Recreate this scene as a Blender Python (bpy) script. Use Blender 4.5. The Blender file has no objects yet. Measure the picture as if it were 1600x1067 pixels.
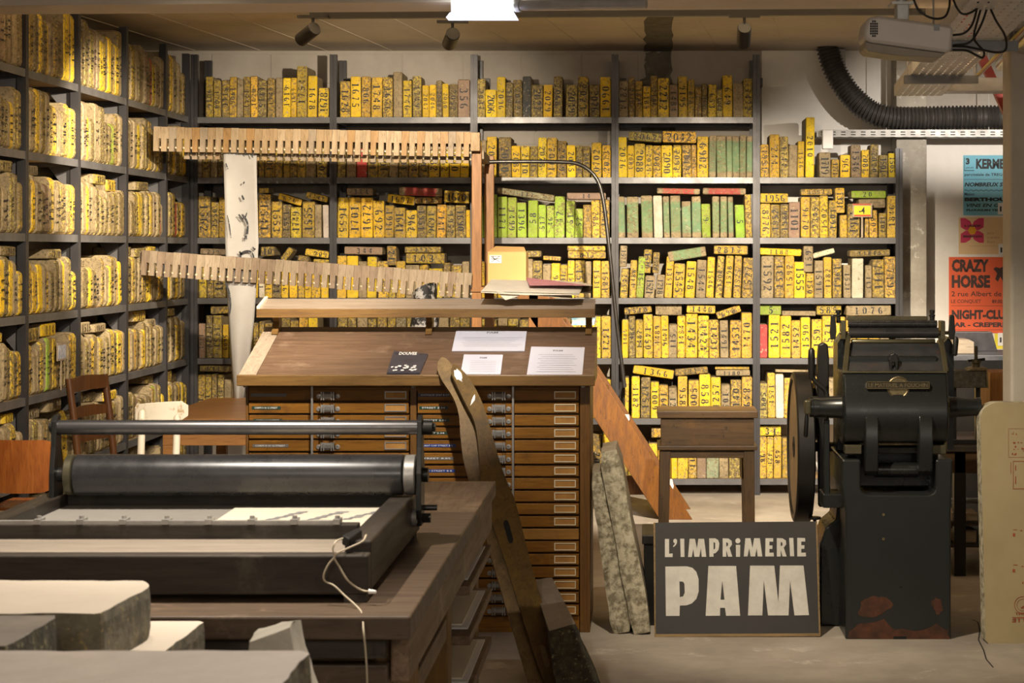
import bpy, math, random
from mathutils import Vector, Matrix, noise

# ------------------------------------------------------------------ camera
SC = bpy.context.scene
COL = SC.collection
F = 3050.0                      # focal length in pixels of the 1600 px wide frame
VX, VY, CH = 1005.0, 390.0, 1.66  # vanishing point of the shelves, eye height
cam_d = bpy.data.cameras.new('camera')
cam = bpy.data.objects.new('camera', cam_d)
COL.objects.link(cam)
cam.location = (0, 0, CH)
cam.rotation_euler = (math.pi / 2, 0, 0)
cam_d.sensor_width = 36.0
cam_d.lens = F / 1600 * 36.0
cam_d.shift_x = -(VX - 800) / 1600
cam_d.shift_y = -(533.5 - VY) / 1600
cam_d.clip_end = 100
cam_d.dof.use_dof = True
cam_d.dof.focus_distance = 10.6
cam_d.dof.aperture_fstop = 11
SC.camera = cam

# ------------------------------------------------------------------ world, exposure
W = bpy.data.worlds.new('world')
SC.world = W
W.use_nodes = True
bg = W.node_tree.nodes['Background']
bg.inputs[0].default_value = (1.0, 0.89, 0.76, 1)
bg.inputs[1].default_value = 0.16
SC.view_settings.view_transform = 'Standard'
SC.view_settings.look = 'None'
SC.view_settings.gamma = 1
SC.view_settings.use_curve_mapping = False
SC.view_settings.exposure = 0.68

# spot heads on the ceiling tracks: (x, y, z of the joint), target, watts, cone deg, blend
WARM = (1.0, 0.85, 0.64)
WHITE = (1.0, 0.91, 0.79)
SPOTS = [  # on the far track, the three that the photograph shows first
    ((-1.60, 9.46, 2.76), (-3.10, 11.1, 1.95), 470, 52, .7, WARM),
    ((-0.92, 9.42, 2.73), (-1.60, 12.1, 1.95), 430, 58, .7, WARM),
    ((0.485, 9.36, 2.75), (0.50, 13.0, 0.75), 880, 60, .7, WARM),
    ((2.60, 10.2, 2.75), (2.15, 13.7, 1.45), 300, 58, .7, WHITE),  # added lamp out of view at the right, brightens the posters
    # added lamps on an unseen nearer track, above the frame
    ((-1.3, 6.9, 2.75), (-2.55, 10.3, 1.0), 330, 60, .8, WARM),
    ((-0.55, 6.9, 2.75), (-1.15, 9.0, 1.25), 190, 58, .8, WHITE),
    ((-0.05, 6.9, 2.75), (0.88, 8.6, 0.45), 170, 62, .8, WARM),
    ((0.35, 6.9, 2.75), (0.60, 12.8, 0.0), 420, 27, .7, WHITE),
    # added lamps on an unseen nearest track, over the bench
    ((-1.3, 4.6, 2.75), (-1.1, 5.2, 0.9), 135, 90, .8, WHITE),
    ((-0.5, 4.6, 2.75), (-1.1, 3.6, 0.9), 125, 95, .9, WHITE),
]
# two added fill lamps behind the camera, no source known: place, watts
FILL_LAMPS = [((-1.3, 0.8, 2.25), 36), ((1.5, 1.4, 2.25), 36)]
for loc_, watts in FILL_LAMPS:
    ld = bpy.data.lights.new('added_fill_lamp', 'POINT')
    ld.energy = watts
    ld.shadow_soft_size = .28
    ld.color = (1.0, .91, .80)
    lo = bpy.data.objects.new('added_fill_lamp', ld)
    COL.objects.link(lo)
    lo.location = loc_
# invented strip light hidden behind the cross beam, added to brighten the ceiling
ld = bpy.data.lights.new('added_fill_strip', 'AREA')
ld.shape = 'RECTANGLE'
ld.size = 5.6
ld.size_y = .05
ld.energy = 34
ld.color = (1.0, .80, .55)
lo = bpy.data.objects.new('added_fill_strip', ld)
COL.objects.link(lo)
lo.location = (0.0, 9.14, 2.93)
lo.rotation_euler = (math.radians(180 - 20), 0, math.radians(-3.2))

# ------------------------------------------------------------------ geometry helpers
OFF = {}


def sx(px, Y):
    return (px - VX) * Y / F


def sz(py, Y):
    return CH - (py - VY) * Y / F


def P(px, py, Y):
    return Vector((sx(px, Y), Y, sz(py, Y)))


class MB:
    """collects faces of one mesh, in world coordinates"""

    def __init__(s):
        s.v = []
        s.f = []
        s.m = []
        s.mi = 0

    def add(s, vs, fs, mi=None):
        b = len(s.v)
        s.v += [Vector(p) for p in vs]
        s.f += [[b + i for i in f] for f in fs]
        s.m += [s.mi if mi is None else mi] * len(fs)
        return s

    def box(s, x0, x1, y0, y1, z0, z1, mi=None):
        vs = [(x, y, z) for z in (z0, z1) for y in (y0, y1) for x in (x0, x1)]
        return s.add(vs, [(0, 2, 3, 1), (4, 5, 7, 6), (0, 1, 5, 4), (2, 6, 7, 3), (0, 4, 6, 2), (1, 3, 7, 5)], mi)

    def hexa(s, bot, top, mi=None):
        """bot and top: four points each, counter-clockwise from above"""
        vs = list(bot) + list(top)
        return s.add(vs, [(3, 2, 1, 0), (4, 5, 6, 7), (0, 1, 5, 4), (1, 2, 6, 5), (2, 3, 7, 6), (3, 0, 4, 7)], mi)

    def obox(s, c, ux, uy, uz, mi=None):
        """centre and three half-axis vectors"""
        c, ux, uy, uz = Vector(c), Vector(ux), Vector(uy), Vector(uz)
        vs = [c + ux * a + uy * b + uz * d for d in (-1, 1) for b in (-1, 1) for a in (-1, 1)]
        return s.add(vs, [(0, 2, 3, 1), (4, 5, 7, 6), (0, 1, 5, 4), (2, 6, 7, 3), (0, 4, 6, 2), (1, 3, 7, 5)], mi)

    def beam(s, p0, p1, wa, wb, up=(0, 0, 1), mi=None):
        """bar from p0 to p1, wa wide sideways, wb thick along up"""
        p0, p1 = Vector(p0), Vector(p1)
        d = (p1 - p0)
        n = d.normalized()
        side = n.cross(Vector(up))
        if side.length < 1e-4:
            side = n.cross(Vector((0, 1, 0)))
        side.normalize()
        u = side.cross(n)
        return s.obox((p0 + p1) / 2, n * d.length / 2, side * wa / 2, u * wb / 2, mi)

    def cyl(s, p0, p1, r0, r1=None, seg=20, caps=True, mi=None):
        p0, p1 = Vector(p0), Vector(p1)
        r1 = r0 if r1 is None else r1
        n = (p1 - p0).normalized()
        a = n.orthogonal().normalized()
        b = n.cross(a)
        vs = []
        for p, r in ((p0, r0), (p1, r1)):
            for i in range(seg):
                t = 2 * math.pi * i / seg
                vs.append(p + (a * math.cos(t) + b * math.sin(t)) * r)
        fs = [(i, (i + 1) % seg, seg + (i + 1) % seg, seg + i) for i in range(seg)]
        if caps:
            fs += [tuple(range(seg - 1, -1, -1)), tuple(range(seg, 2 * seg))]
        return s.add(vs, fs, mi)

    def lathe(s, p0, axis, prof, seg=32, mi=None):
        """prof: (distance along axis, radius)"""
        p0, n = Vector(p0), Vector(axis).normalized()
        a = n.orthogonal().normalized()
        b = n.cross(a)
        vs = []
        for d, r in prof:
            for i in range(seg):
                t = 2 * math.pi * i / seg
                vs.append(p0 + n * d + (a * math.cos(t) + b * math.sin(t)) * r)
        fs = []
        for k in range(len(prof) - 1):
            for i in range(seg):
                j = (i + 1) % seg
                fs.append((k * seg + i, k * seg + j, (k + 1) * seg + j, (k + 1) * seg + i))
        if tuple(prof[0]) == tuple(prof[-1]):
            return s.add(vs, fs, mi)
        if prof[0][1] > 1e-6:
            fs.append(tuple(range(seg - 1, -1, -1)))
        if prof[-1][1] > 1e-6:
            q = (len(prof) - 1) * seg
            fs.append(tuple(range(q, q + seg)))
        return s.add(vs, fs, mi)

    def tube(s, pts, r, seg=10, mi=None):
        pts = [Vector(p) for p in pts]
        rr = r if isinstance(r, (list, tuple)) else [r] * len(pts)
        n0 = (pts[1] - pts[0]).normalized()
        a = n0.orthogonal().normalized()
        vs = []
        for i, p in enumerate(pts):
            t = (pts[min(i + 1, len(pts) - 1)] - pts[max(i - 1, 0)]).normalized()
            a = (a - t * a.dot(t)).normalized()
            b = t.cross(a)
            for k in range(seg):
                q = 2 * math.pi * k / seg
                vs.append(p + (a * math.cos(q) + b * math.sin(q)) * rr[i])
        fs = []
        for i in range(len(pts) - 1):
            for k in range(seg):
                j = (k + 1) % seg
                fs.append((i * seg + k, i * seg + j, (i + 1) * seg + j, (i + 1) * seg + k))
        q = (len(pts) - 1) * seg
        fs += [tuple(range(seg - 1, -1, -1)), tuple(range(q, q + seg))]
        return s.add(vs, fs, mi)

    def prism(s, poly, o, u, v, w, mi=None):
        """2-D polygon in the u, v frame at o, extruded by the vector w"""
        o, u, v, w = Vector(o), Vector(u), Vector(v), Vector(w)
        a = [o + u * x + v * y for x, y in poly]
        b = [p + w for p in a]
        n = len(a)
        fs = [tuple(range(n - 1, -1, -1)), tuple(range(n, 2 * n))]
        fs += [(i, (i + 1) % n, n + (i + 1) % n, n + i) for i in range(n)]
        return s.add(a + b, fs, mi)

    def flat(s, poly, o, u, v, mi=None):
        o, u, v = Vector(o), Vector(u), Vector(v)
        return s.add([o + u * x + v * y for x, y in poly], [tuple(range(len(poly)))], mi)

    def sphere(s, c, r, seg=12, rings=8, mi=None):
        c = Vector(c)
        return s.lathe(c - Vector((0, 0, r)), (0, 0, 1),
                       [(r - r * math.cos(math.pi * i / rings), max(1e-4, r * math.sin(math.pi * i / rings))) for i in range(rings + 1)], seg, mi)

    def mesh(s, name, mats, off=Vector((0, 0, 0))):
        me = bpy.data.meshes.new(name)
        me.from_pydata([tuple(p - off) for p in s.v], [], s.f)
        for m in (mats if isinstance(mats, (list, tuple)) else [mats]):
            me.materials.append(m)
        if any(s.m):
            me.polygons.foreach_set('material_index', s.m)
        return me

    def build(s, name, mats, parent=None, base=None, bevel=0, smooth=0, kind=None, label=None):
        off = OFF[parent] if parent is not None else Vector(base if base is not None else (0, 0, 0))
        me = s.mesh(name, mats, off)
        import bmesh
        bm = bmesh.new()
        bm.from_mesh(me)
        bmesh.ops.recalc_face_normals(bm, faces=bm.faces)
        bm.to_mesh(me)
        bm.free()
        o = bpy.data.objects.new(name, me)
        COL.objects.link(o)
        OFF[o] = off
        if parent is not None:
            o.parent = parent
        else:
            o.location = off
        if bevel:
            md = o.modifiers.new('bevel', 'BEVEL')
            md.width = bevel
            md.segments = 2
            md.limit_method = 'ANGLE'
            md.angle_limit = math.radians(40)
        if smooth:
            me.polygons.foreach_set('use_smooth', [True] * len(me.polygons))
            try:
                me.set_sharp_from_angle(angle=math.radians(smooth))
            except Exception:
                pass
        if kind:
            o['kind'] = kind
        if label:
            o['label'] = label
        return o


def tag(o, label, cat, group=None, kind=None):
    o['label'] = label
    o['category'] = cat
    if group:
        o['group'] = group
    if kind:
        o['kind'] = kind
    return o


def thing(name, base, label, cat, group=None):
    o = bpy.data.objects.new(name, None)
    o.empty_display_size = .05
    COL.objects.link(o)
    o.location = base
    OFF[o] = Vector(base)
    return tag(o, label, cat, group)


def struct(o):
    o['kind'] = 'structure'
    return o


def copy_part(src, parent, delta):
    """a copy of a part (sharing its mesh) moved by delta, with its own sub-parts"""
    c = src.copy()
    COL.objects.link(c)
    c.parent = parent
    c.location = Vector(src.location) + Vector(delta)
    OFF[c] = OFF[src]
    for ch in list(src.children):
        if ch.name.startswith('label_tape'):
            continue
        d = ch.copy()
        COL.objects.link(d)
        d.parent = c
        d.location = ch.location
    return c


def arc(cx, cy, rx, ry, a0, a1, n):
    return [(cx + rx * math.cos(math.radians(a0 + (a1 - a0) * i / n)), cy + ry * math.sin(math.radians(a0 + (a1 - a0) * i / n))) for i in range(n + 1)]


def spline(pts, n=6):
    """Catmull-Rom through the points"""
    pts = [Vector(p) for p in pts]
    q = [2 * pts[0] - pts[1]] + pts + [2 * pts[-1] - pts[-2]]
    out = []
    for i in range(1, len(q) - 2):
        for k in range(n):
            t = k / n
            a, b, c, d = q[i - 1], q[i], q[i + 1], q[i + 2]
            out.append(.5 * ((2 * b) + (c - a) * t + (2 * a - 5 * b + 4 * c - d) * t * t + (3 * b - a - 3 * c + d) * t ** 3))
    out.append(pts[-1])
    return out


# ------------------------------------------------------------------ lettering (built-in font, as mesh)
FONTC = {}


def text_mesh(txt, bold=0.0, shear=0.0):
    key = (txt, bold, shear)
    if key not in FONTC:
        cu = bpy.data.curves.new('lettering', 'FONT')
        cu.body = txt
        cu.size = 1
        cu.offset = bold
        cu.shear = shear
        cu.resolution_u = 2
        o = bpy.data.objects.new('lettering', cu)
        COL.objects.link(o)
        bpy.context.view_layer.update()
        ev = o.evaluated_get(bpy.context.evaluated_depsgraph_get())
        me = ev.to_mesh()
        vs = [tuple(v.co) for v in me.vertices]
        fs = [tuple(p.vertices) for p in me.polygons]
        ev.to_mesh_clear()
        bpy.data.objects.remove(o)
        bpy.data.curves.remove(cu)
        xs = [v[0] for v in vs] or [0, 1]
        ys = [v[1] for v in vs] or [0, 1]
        FONTC[key] = (vs, fs, min(xs), max(xs), min(ys), max(ys))
    return FONTC[key]


def put_text(mb, txt, o, u, v, w, h, bold=0.0, shear=0.0, mi=None):
    """text fitted into the w x h box whose lower left corner is o"""
    vs, fs, x0, x1, y0, y1 = text_mesh(txt, bold, shear)
    o, u, v = Vector(o), Vector(u), Vector(v)
    kx, ky = w / max(1e-6, x1 - x0), h / max(1e-6, y1 - y0)
    mb.add([o + u * ((x - x0) * kx) + v * ((y - y0) * ky) for x, y, z in vs], fs, mi)


# ------------------------------------------------------------------ materials
def nodes_of(name):
    m = bpy.data.materials.new(name)
    m.use_nodes = True
    nt = m.node_tree
    b = nt.nodes['Principled BSDF']
    return m, nt, b


class NT:
    def __init__(s, nt):
        s.nt = nt

    def n(s, t, **kw):
        x = s.nt.nodes.new(t)
        for k, v in kw.items():
            setattr(x, k, v)
        return x

    def l(s, a, b):
        s.nt.links.new(a, b)

    def coord(s, scale=(1, 1, 1), world=False):
        if world:
            g = s.n('ShaderNodeNewGeometry')
            src = g.outputs['Position']
        else:
            tc = s.n('ShaderNodeTexCoord')
            oi = s.n('ShaderNodeObjectInfo')
            ad = s.n('ShaderNodeVectorMath', operation='ADD')
            mu = s.n('ShaderNodeMath', operation='MULTIPLY')
            s.l(oi.outputs['Random'], mu.inputs[0])
            mu.inputs[1].default_value = 17.0
            s.l(tc.outputs['Object'], ad.inputs[0])
            s.l(mu.outputs[0], ad.inputs[1])
            src = ad.outputs[0]
        mp = s.n('ShaderNodeMapping')
        mp.inputs['Scale'].default_value = scale
        s.l(src, mp.inputs['Vector'])
        return mp.outputs[0]

    def noise(s, vec, scale, detail=4, rough=.6, dist=0):
        x = s.n('ShaderNodeTexNoise')
        x.inputs['Scale'].default_value = scale
        x.inputs['Detail'].default_value = detail
        x.inputs['Roughness'].default_value = rough
        x.inputs['Distortion'].default_value = dist
        s.l(vec, x.inputs['Vector'])
        return x.outputs[0]

    def ramp(s, fac, stops):
        x = s.n('ShaderNodeValToRGB')
        e = x.color_ramp.elements
        while len(e) < len(stops):
            e.new(.5)
        for i, (p, c) in enumerate(stops):
            e[i].position = p
            e[i].color = (c, c, c, 1) if isinstance(c, (int, float)) else (*c, 1)
        s.l(fac, x.inputs[0])
        return x.outputs[0]

    def mix(s, fac, a, b, mode='MIX'):
        x = s.n('ShaderNodeMix', data_type='RGBA', blend_type=mode)
        for sock, val in ((x.inputs[0], fac), (x.inputs[6], a), (x.inputs[7], b)):
            if isinstance(val, (int, float)):
                sock.default_value = val
            elif isinstance(val, tuple):
                sock.default_value = (*val, 1) if len(val) == 3 else val
            else:
                s.l(val, sock)
        return x.outputs[2]

    def math(s, op, a, b=0.0):
        x = s.n('ShaderNodeMath', operation=op)
        for sock, val in ((x.inputs[0], a), (x.inputs[1], b)):
            if isinstance(val, (int, float)):
                sock.default_value = val
            else:
                s.l(val, sock)
        return x.outputs[0]

    def bump(s, h, strength, dist, bsdf):
        x = s.n('ShaderNodeBump')
        x.inputs['Strength'].default_value = strength
        x.inputs['Distance'].default_value = dist
        s.l(h, x.inputs['Height'])
        s.l(x.outputs[0], bsdf.inputs['Normal'])


def m_plain(name, c, rough=.6, metal=0, c2=None, scale=8, c3=None, bump=0, bscale=60, spec=.5, world=False, lo=.35, hi=.65):
    m, nt, b = nodes_of(name)
    k = NT(nt)
    b.inputs['Roughness'].default_value = rough
    b.inputs['Metallic'].default_value = metal
    b.inputs['Specular IOR Level'].default_value = spec
    if c2 is None:
        c2 = tuple(x * .82 for x in c)
    v = k.coord(world=world)
    n1 = k.noise(v, scale, 5, .65)
    col = k.mix(k.ramp(n1, [(lo, 0.0), (hi, 1.0)]), c, c2)
    if c3 is not None:
        n2 = k.noise(v, scale * 2.3, 6, .75)
        col = k.mix(k.ramp(n2, [(.58, 0.0), (.66, 1.0)]), col, c3)
    k.l(col, b.inputs['Base Color'])
    r = k.math('MULTIPLY_ADD', n1, .25)
    nt.nodes[-1].inputs[2].default_value = max(.02, rough - .12)
    k.l(r, b.inputs['Roughness'])
    if bump:
        k.bump(k.noise(v, bscale, 4, .6), bump, .004, b)
    return m


def m_wood(name, c, c2, c3=None, rough=.5, axis=0, freq=14, wear=None, spec=.4, stretch=12):
    """grain runs along the given axis"""
    m, nt, b = nodes_of(name)
    k = NT(nt)
    s = [stretch * 1.0] * 3
    s[axis] = 1.0
    v = k.coord(tuple(s))
    n1 = k.noise(v, freq / stretch * 2.2, 6, .62, .6)
    n2 = k.noise(v, freq / stretch * 9, 3, .6)
    col = k.mix(k.ramp(n1, [(.33, 0.0), (.66, 1.0)]), c, c2)
    col = k.mix(k.ramp(n2, [(.52, 0.0), (.75, .75)]), col, tuple(x * .55 for x in c2))
    v2 = k.coord()
    if c3 is not None:
        n3 = k.noise(v2, 5, 6, .7)
        col = k.mix(k.ramp(n3, [(.56, 0.0), (.68, .85)]), col, c3)
    if wear is not None:
        n4 = k.noise(v2, 22, 5, .8)
        col = k.mix(k.ramp(n4, [(.62, 0.0), (.68, 1.0)]), col, wear)
    k.l(col, b.inputs['Base Color'])
    b.inputs['Specular IOR Level'].default_value = spec
    r = k.math('MULTIPLY_ADD', n1, .25)
    nt.nodes[-1].inputs[2].default_value = max(.05, rough - .12)
    k.l(r, b.inputs['Roughness'])
    k.bump(n1, .25, .003, b)
    return m


def m_emit(name, c, strength):
    m, nt, b = nodes_of(name)
    b.inputs['Base Color'].default_value = (*c, 1)
    b.inputs['Emission Color'].default_value = (*c, 1)
    b.inputs['Emission Strength'].default_value = strength
    return m


def m_stone_paint():
    """litho stone: raw stone with worn paint on its spine (corner colour 'paint', float 'wear', uv v along the spine)"""
    m, nt, b = nodes_of('painted litho stone')
    k = NT(nt)
    v = k.coord(world=True)
    big = k.noise(v, 9, 5, .65)
    mid = k.noise(v, 60, 5, .75)
    fin = k.noise(v, 170, 3, .7)
    raw = k.mix(k.ramp(big, [(.35, 0.0), (.65, 1.0)]), (.38, .295, .165), (.235, .175, .095))
    raw = k.mix(k.ramp(mid, [(.50, 0.0), (.64, .9)]), raw, (.11, .085, .05))
    at = k.n('ShaderNodeAttribute', attribute_name='paint')
    we = k.n('ShaderNodeAttribute', attribute_name='wear')
    uv = k.n('ShaderNodeUVMap', uv_map='UVMap')
    sep = k.n('ShaderNodeSeparateXYZ')
    k.l(uv.outputs[0], sep.inputs[0])
    # dark specks and chips
    paint = at.outputs['Color']
    paint = k.mix(k.ramp(big, [(.40, 0.0), (.68, .5)]), paint, (.45, .43, .40), 'MULTIPLY')
    fd = k.ramp(k.noise(v, 17, 4, .7), [(.42, 0.0), (.62, 1.0)])
    paint = k.mix(k.math('MULTIPLY', fd, k.math('MULTIPLY', we.outputs['Fac'], .5)), paint, (.42, .31, .14))
    th = k.math('MULTIPLY_ADD', we.outputs['Fac'], -.24)
    nt.nodes[-1].inputs[2].default_value = .64
    sp = k.math('SUBTRACT', k.math('ADD', k.math('MULTIPLY', mid, .6), k.math('MULTIPLY', fin, .4)), th)
    spk = k.math('MULTIPLY', sp, 26.0)
    spk = k.n('ShaderNodeClamp')
    k.l(nt.nodes[-2].outputs[0], spk.inputs[0])
    dark = k.mix(k.ramp(fin, [(.42, 0.0), (.6, 1.0)]), (.045, .032, .012), (.26, .19, .09))
    spine = k.mix(spk.outputs[0], paint, dark)
    chip = k.ramp(k.noise(v, 55, 4, .75), [(.36, 1.0), (.40, 0.0)])
    spine = k.mix(k.math('MULTIPLY', chip, .8), spine, (.46, .38, .26))
    # where the spine is painted at all: alpha 1 whole, 0.5 only the middle, 0 raw
    e = k.math('ABSOLUTE', k.math('SUBTRACT', sep.outputs['Y'], .5))
    e = k.math('ADD', e, k.math('MULTIPLY', k.math('SUBTRACT', mid, .5), .22))
    lim = k.math('MULTIPLY_ADD', at.outputs['Alpha'], .52)
    nt.nodes[-1].inputs[2].default_value = .10
    msk = k.math('MULTIPLY', k.math('SUBTRACT', lim, e), 30.0)
    cl = k.n('ShaderNodeClamp')
    k.l(msk, cl.inputs[0])
    has = k.math('GREATER_THAN', at.outputs['Alpha'], .1)
    msk = k.math('MULTIPLY', cl.outputs[0], has)
    col = k.mix(msk, raw, spine)
    k.l(col, b.inputs['Base Color'])
    b.inputs['Roughness'].default_value = .62
    b.inputs['Specular IOR Level'].default_value = .35
    k.bump(k.math('ADD', mid, k.math('MULTIPLY', fin, .5)), .55, .006, b)
    return m


def m_ink(name, c, keep=.62):
    """printed or stencilled ink, worn through in places"""
    m, nt, b = nodes_of(name)
    k = NT(nt)
    b.inputs['Base Color'].default_value = (*c, 1)
    b.inputs['Roughness'].default_value = .6
    n = k.noise(k.coord(world=True), 150, 3, .7)
    n2 = k.noise(k.coord(world=True), 30, 3, .7)
    a = k.ramp(k.math('ADD', k.math('MULTIPLY', n, .5), k.math('MULTIPLY', n2, .5)), [(keep - .06, 1.0), (keep, 0.0)])
    k.l(a, b.inputs['Alpha'])
    return m


M = {}
M['stone'] = m_stone_paint()
M['ink'] = m_ink('stencil ink', (.010, .011, .016), .60)
M['print'] = m_plain('print ink', (.02, .02, .022), .7, c2=(.03, .03, .032))
M['steel'] = m_plain('raw steel shelf', (.15, .148, .155), .40, .35, c2=(.10, .098, .102), scale=6)
M['postm'] = m_plain('dark steel post', (.048, .046, .05), .42, .35, c2=(.034, .032, .035), scale=5)
M['ply'] = m_wood('shelf board', (.50, .34, .17), (.38, .25, .11), rough=.6)
M['wall'] = m_plain('painted wall', (.42, .38, .335), .85, c2=(.35, .315, .275), scale=3, bump=.35, bscale=25, world=True)
M['wallw'] = m_plain('white wall', (.80, .77, .73), .85, c2=(.72, .69, .65), scale=3, bump=.2, bscale=25, world=True)
M['conc'] = m_plain('bare concrete', (.16, .145, .115), .9, c2=(.10, .09, .07), scale=9, c3=(.22, .20, .16), bump=.7, bscale=40, world=True)
M['pil'] = m_plain('weathered concrete', (.42, .385, .33), .9, c2=(.30, .275, .235), scale=6, c3=(.62, .59, .54), bump=.5, bscale=40, world=True)
M['floor'] = m_plain('worn concrete floor', (.40, .355, .30), .62, c2=(.27, .235, .20), scale=1.7, c3=(.46, .42, .37), bump=.12, bscale=14, world=True)
M['ceil'] = m_plain('board-marked concrete ceiling', (.64, .56, .45), .85, c2=(.54, .47, .375), scale=2.2, bump=.25, bscale=12, world=True)
M['beam'] = m_plain('plastered beam', (.80, .71, .60), .8, c2=(.74, .65, .54), scale=2, world=True)
M['black'] = m_plain('black lacquered metal', (.014, .013, .012), .42, .2, c2=(.02, .018, .015), scale=6)
M['grey'] = m_plain('grey steel', (.22, .22, .22), .45, .5)
M['galv'] = m_plain('galvanised steel', (.50, .485, .46), .38, .25, c2=(.40, .385, .365), scale=12)
M['white'] = m_plain('white plastic', (.78, .76, .74), .45, c2=(.72, .70, .68))
M['proj'] = m_plain('off-white plastic housing', (.60, .55, .50), .4, c2=(.56, .51, .46), scale=3)
M['dark'] = m_plain('dark void', (.006, .006, .006), .9)
M['paperw'] = m_plain('white paper', (.80, .78, .76), .8, c2=(.76, .74, .72), scale=4)
M['paperc'] = m_plain('cream paper', (.78, .70, .55), .8, c2=(.72, .64, .50), scale=4)
M['case'] = m_wood('type case oak', (.27, .118, .016), (.18, .074, .010), rough=.48, axis=0, c3=(.10, .045, .010), spec=.25)
M['case2'] = m_wood('pale worn oak', (.38, .19, .04), (.26, .125, .028), rough=.42, axis=0, c3=(.13, .06, .016))
M['casev'] = m_wood('type case oak upright', (.19, .09, .02), (.125, .055, .013), rough=.42, axis=2, c3=(.07, .035, .010))
M['desk'] = m_wood('worn desk wood', (.19, .118, .075), (.11, .066, .042), rough=.36, axis=0, c3=(.25, .17, .115), freq=18)
M['deskedge'] = m_wood('desk edge wood', (.20, .11, .032), (.13, .066, .019), rough=.42, axis=0)
M['ladder'] = m_wood('orange ladder wood', (.185, .072, .011), (.11, .040, .008), rough=.45, axis=2, c3=(.10, .04, .010), wear=(.06, .025, .01), stretch=6)
M['ladpost'] = m_wood('orange post wood', (.29, .125, .03), (.19, .08, .02), rough=.5, axis=2, c3=(.20, .09, .03))
M['drybar'] = m_wood('pale beech block', (.31, .215, .115), (.22, .145, .07), rough=.6, axis=2, stretch=5)
M['drybar2'] = m_wood('bleached beech block', (.275, .215, .15), (.20, .15, .10), rough=.65, axis=2, stretch=5)
M['stool'] = m_wood('dark stained stool wood', (.105, .058, .020), (.066, .035, .013), rough=.42, axis=0, c3=(.14, .068, .016), wear=(.02, .013, .008))
M['stoolv'] = m_wood('dark stained leg wood', (.095, .053, .02), (.06, .033, .013), rough=.4, axis=2, wear=(.02, .013, .008))
M['chair'] = m_wood('dark chair wood', (.095, .037, .012), (.06, .022, .008), rough=.35, axis=2)
M['ply2'] = m_wood('orange bent plywood', (.40, .13, .028), (.27, .075, .016), rough=.28, axis=2, stretch=7)
M['table'] = m_wood('orange brown table wood', (.36, .17, .055), (.26, .115, .035), rough=.4, axis=0)
M['cream'] = m_plain('chipped cream paint', (.66, .60, .49), .5, c2=(.60, .53, .42), scale=6, c3=(.38, .26, .13))
M['bench'] = m_wood('worn press bench wood', (.115, .078, .05), (.065, .043, .028), rough=.42, axis=0, c3=(.18, .125, .08), spec=.3, wear=(.05, .035, .025))
M['benchy'] = m_wood('worn bench side wood', (.24, .16, .10), (.14, .09, .055), rough=.5, axis=1, c3=(.33, .225, .14), spec=.3, wear=(.03, .02, .015))
M['benchv'] = m_wood('bench leg wood', (.25, .135, .03), (.15, .08, .02), rough=.55, axis=2, c3=(.07, .045, .02))
M['iron'] = m_plain('dark cast iron', (.045, .043, .040), .38, .75, c2=(.028, .027, .025), scale=10)
M['bright'] = m_plain('worn bright steel', (.46, .44, .41), .34, .55, c2=(.30, .285, .265), scale=14)
M['rubber'] = m_plain('inked rubber roller', (.020, .019, .020), .28, 0, c2=(.032, .030, .031), scale=12)
M['frame'] = m_wood('blackened frame wood', (.048, .038, .029), (.026, .020, .015), rough=.45, axis=1, c3=(.08, .064, .05), spec=.3)
M['framex'] = m_wood('blackened frame wood across', (.05, .040, .030), (.027, .021, .016), rough=.48, axis=0, c3=(.085, .07, .053), spec=.3)
M['ledge'] = m_wood('bare pine ledge', (.42, .34, .25), (.34, .265, .19), rough=.6, axis=0)
M['zinc'] = m_plain('dull zinc bed', (.38, .35, .31), .5, .1, c2=(.32, .295, .26), scale=4)
M['slab'] = m_plain('polished stone face', (.60, .52, .42), .5, c2=(.55, .47, .375), scale=5, c3=None)
M['slabrough'] = m_plain('rough stone side', (.155, .135, .09), .85, c2=(.07, .06, .042), scale=18, c3=(.30, .23, .09), bump=.9, bscale=55)
M['slabrough2'] = m_plain('crusty grey stone', (.55, .50, .37), .85, c2=(.20, .175, .115), scale=30, lo=.40, hi=.60, c3=(.60, .54, .40), bump=.9, bscale=45)
M['mossy'] = m_plain('speckled dark stone', (.085, .072, .038), .9, c2=(.035, .030, .020), scale=26, c3=(.33, .28, .14), bump=.9, bscale=60)
M['wallblock'] = M['wall']
M['press'] = m_plain('black enamelled cast iron', (.015, .017, .017), .28, .1, c2=(.010, .012, .012), scale=7, c3=None, spec=.6)
M['pressr'] = m_plain('rusting black cast iron', (.019, .022, .022), .32, .1, c2=(.013, .015, .015), scale=4, spec=.6)
M['rust'] = m_plain('rust', (.105, .035, .014), .8, c2=(.045, .020, .011), scale=22)
M['brass'] = m_plain('tarnished brass', (.30, .24, .13), .42, .8, c2=(.17, .135, .075), scale=40)
M['olive'] = m_plain('oily olive metal', (.13, .115, .07), .35, .6, c2=(.09, .08, .045), scale=12)
M['card'] = m_plain('cardboard', (.50, .31, .12), .8, c2=(.46, .28, .105), scale=3)

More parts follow.
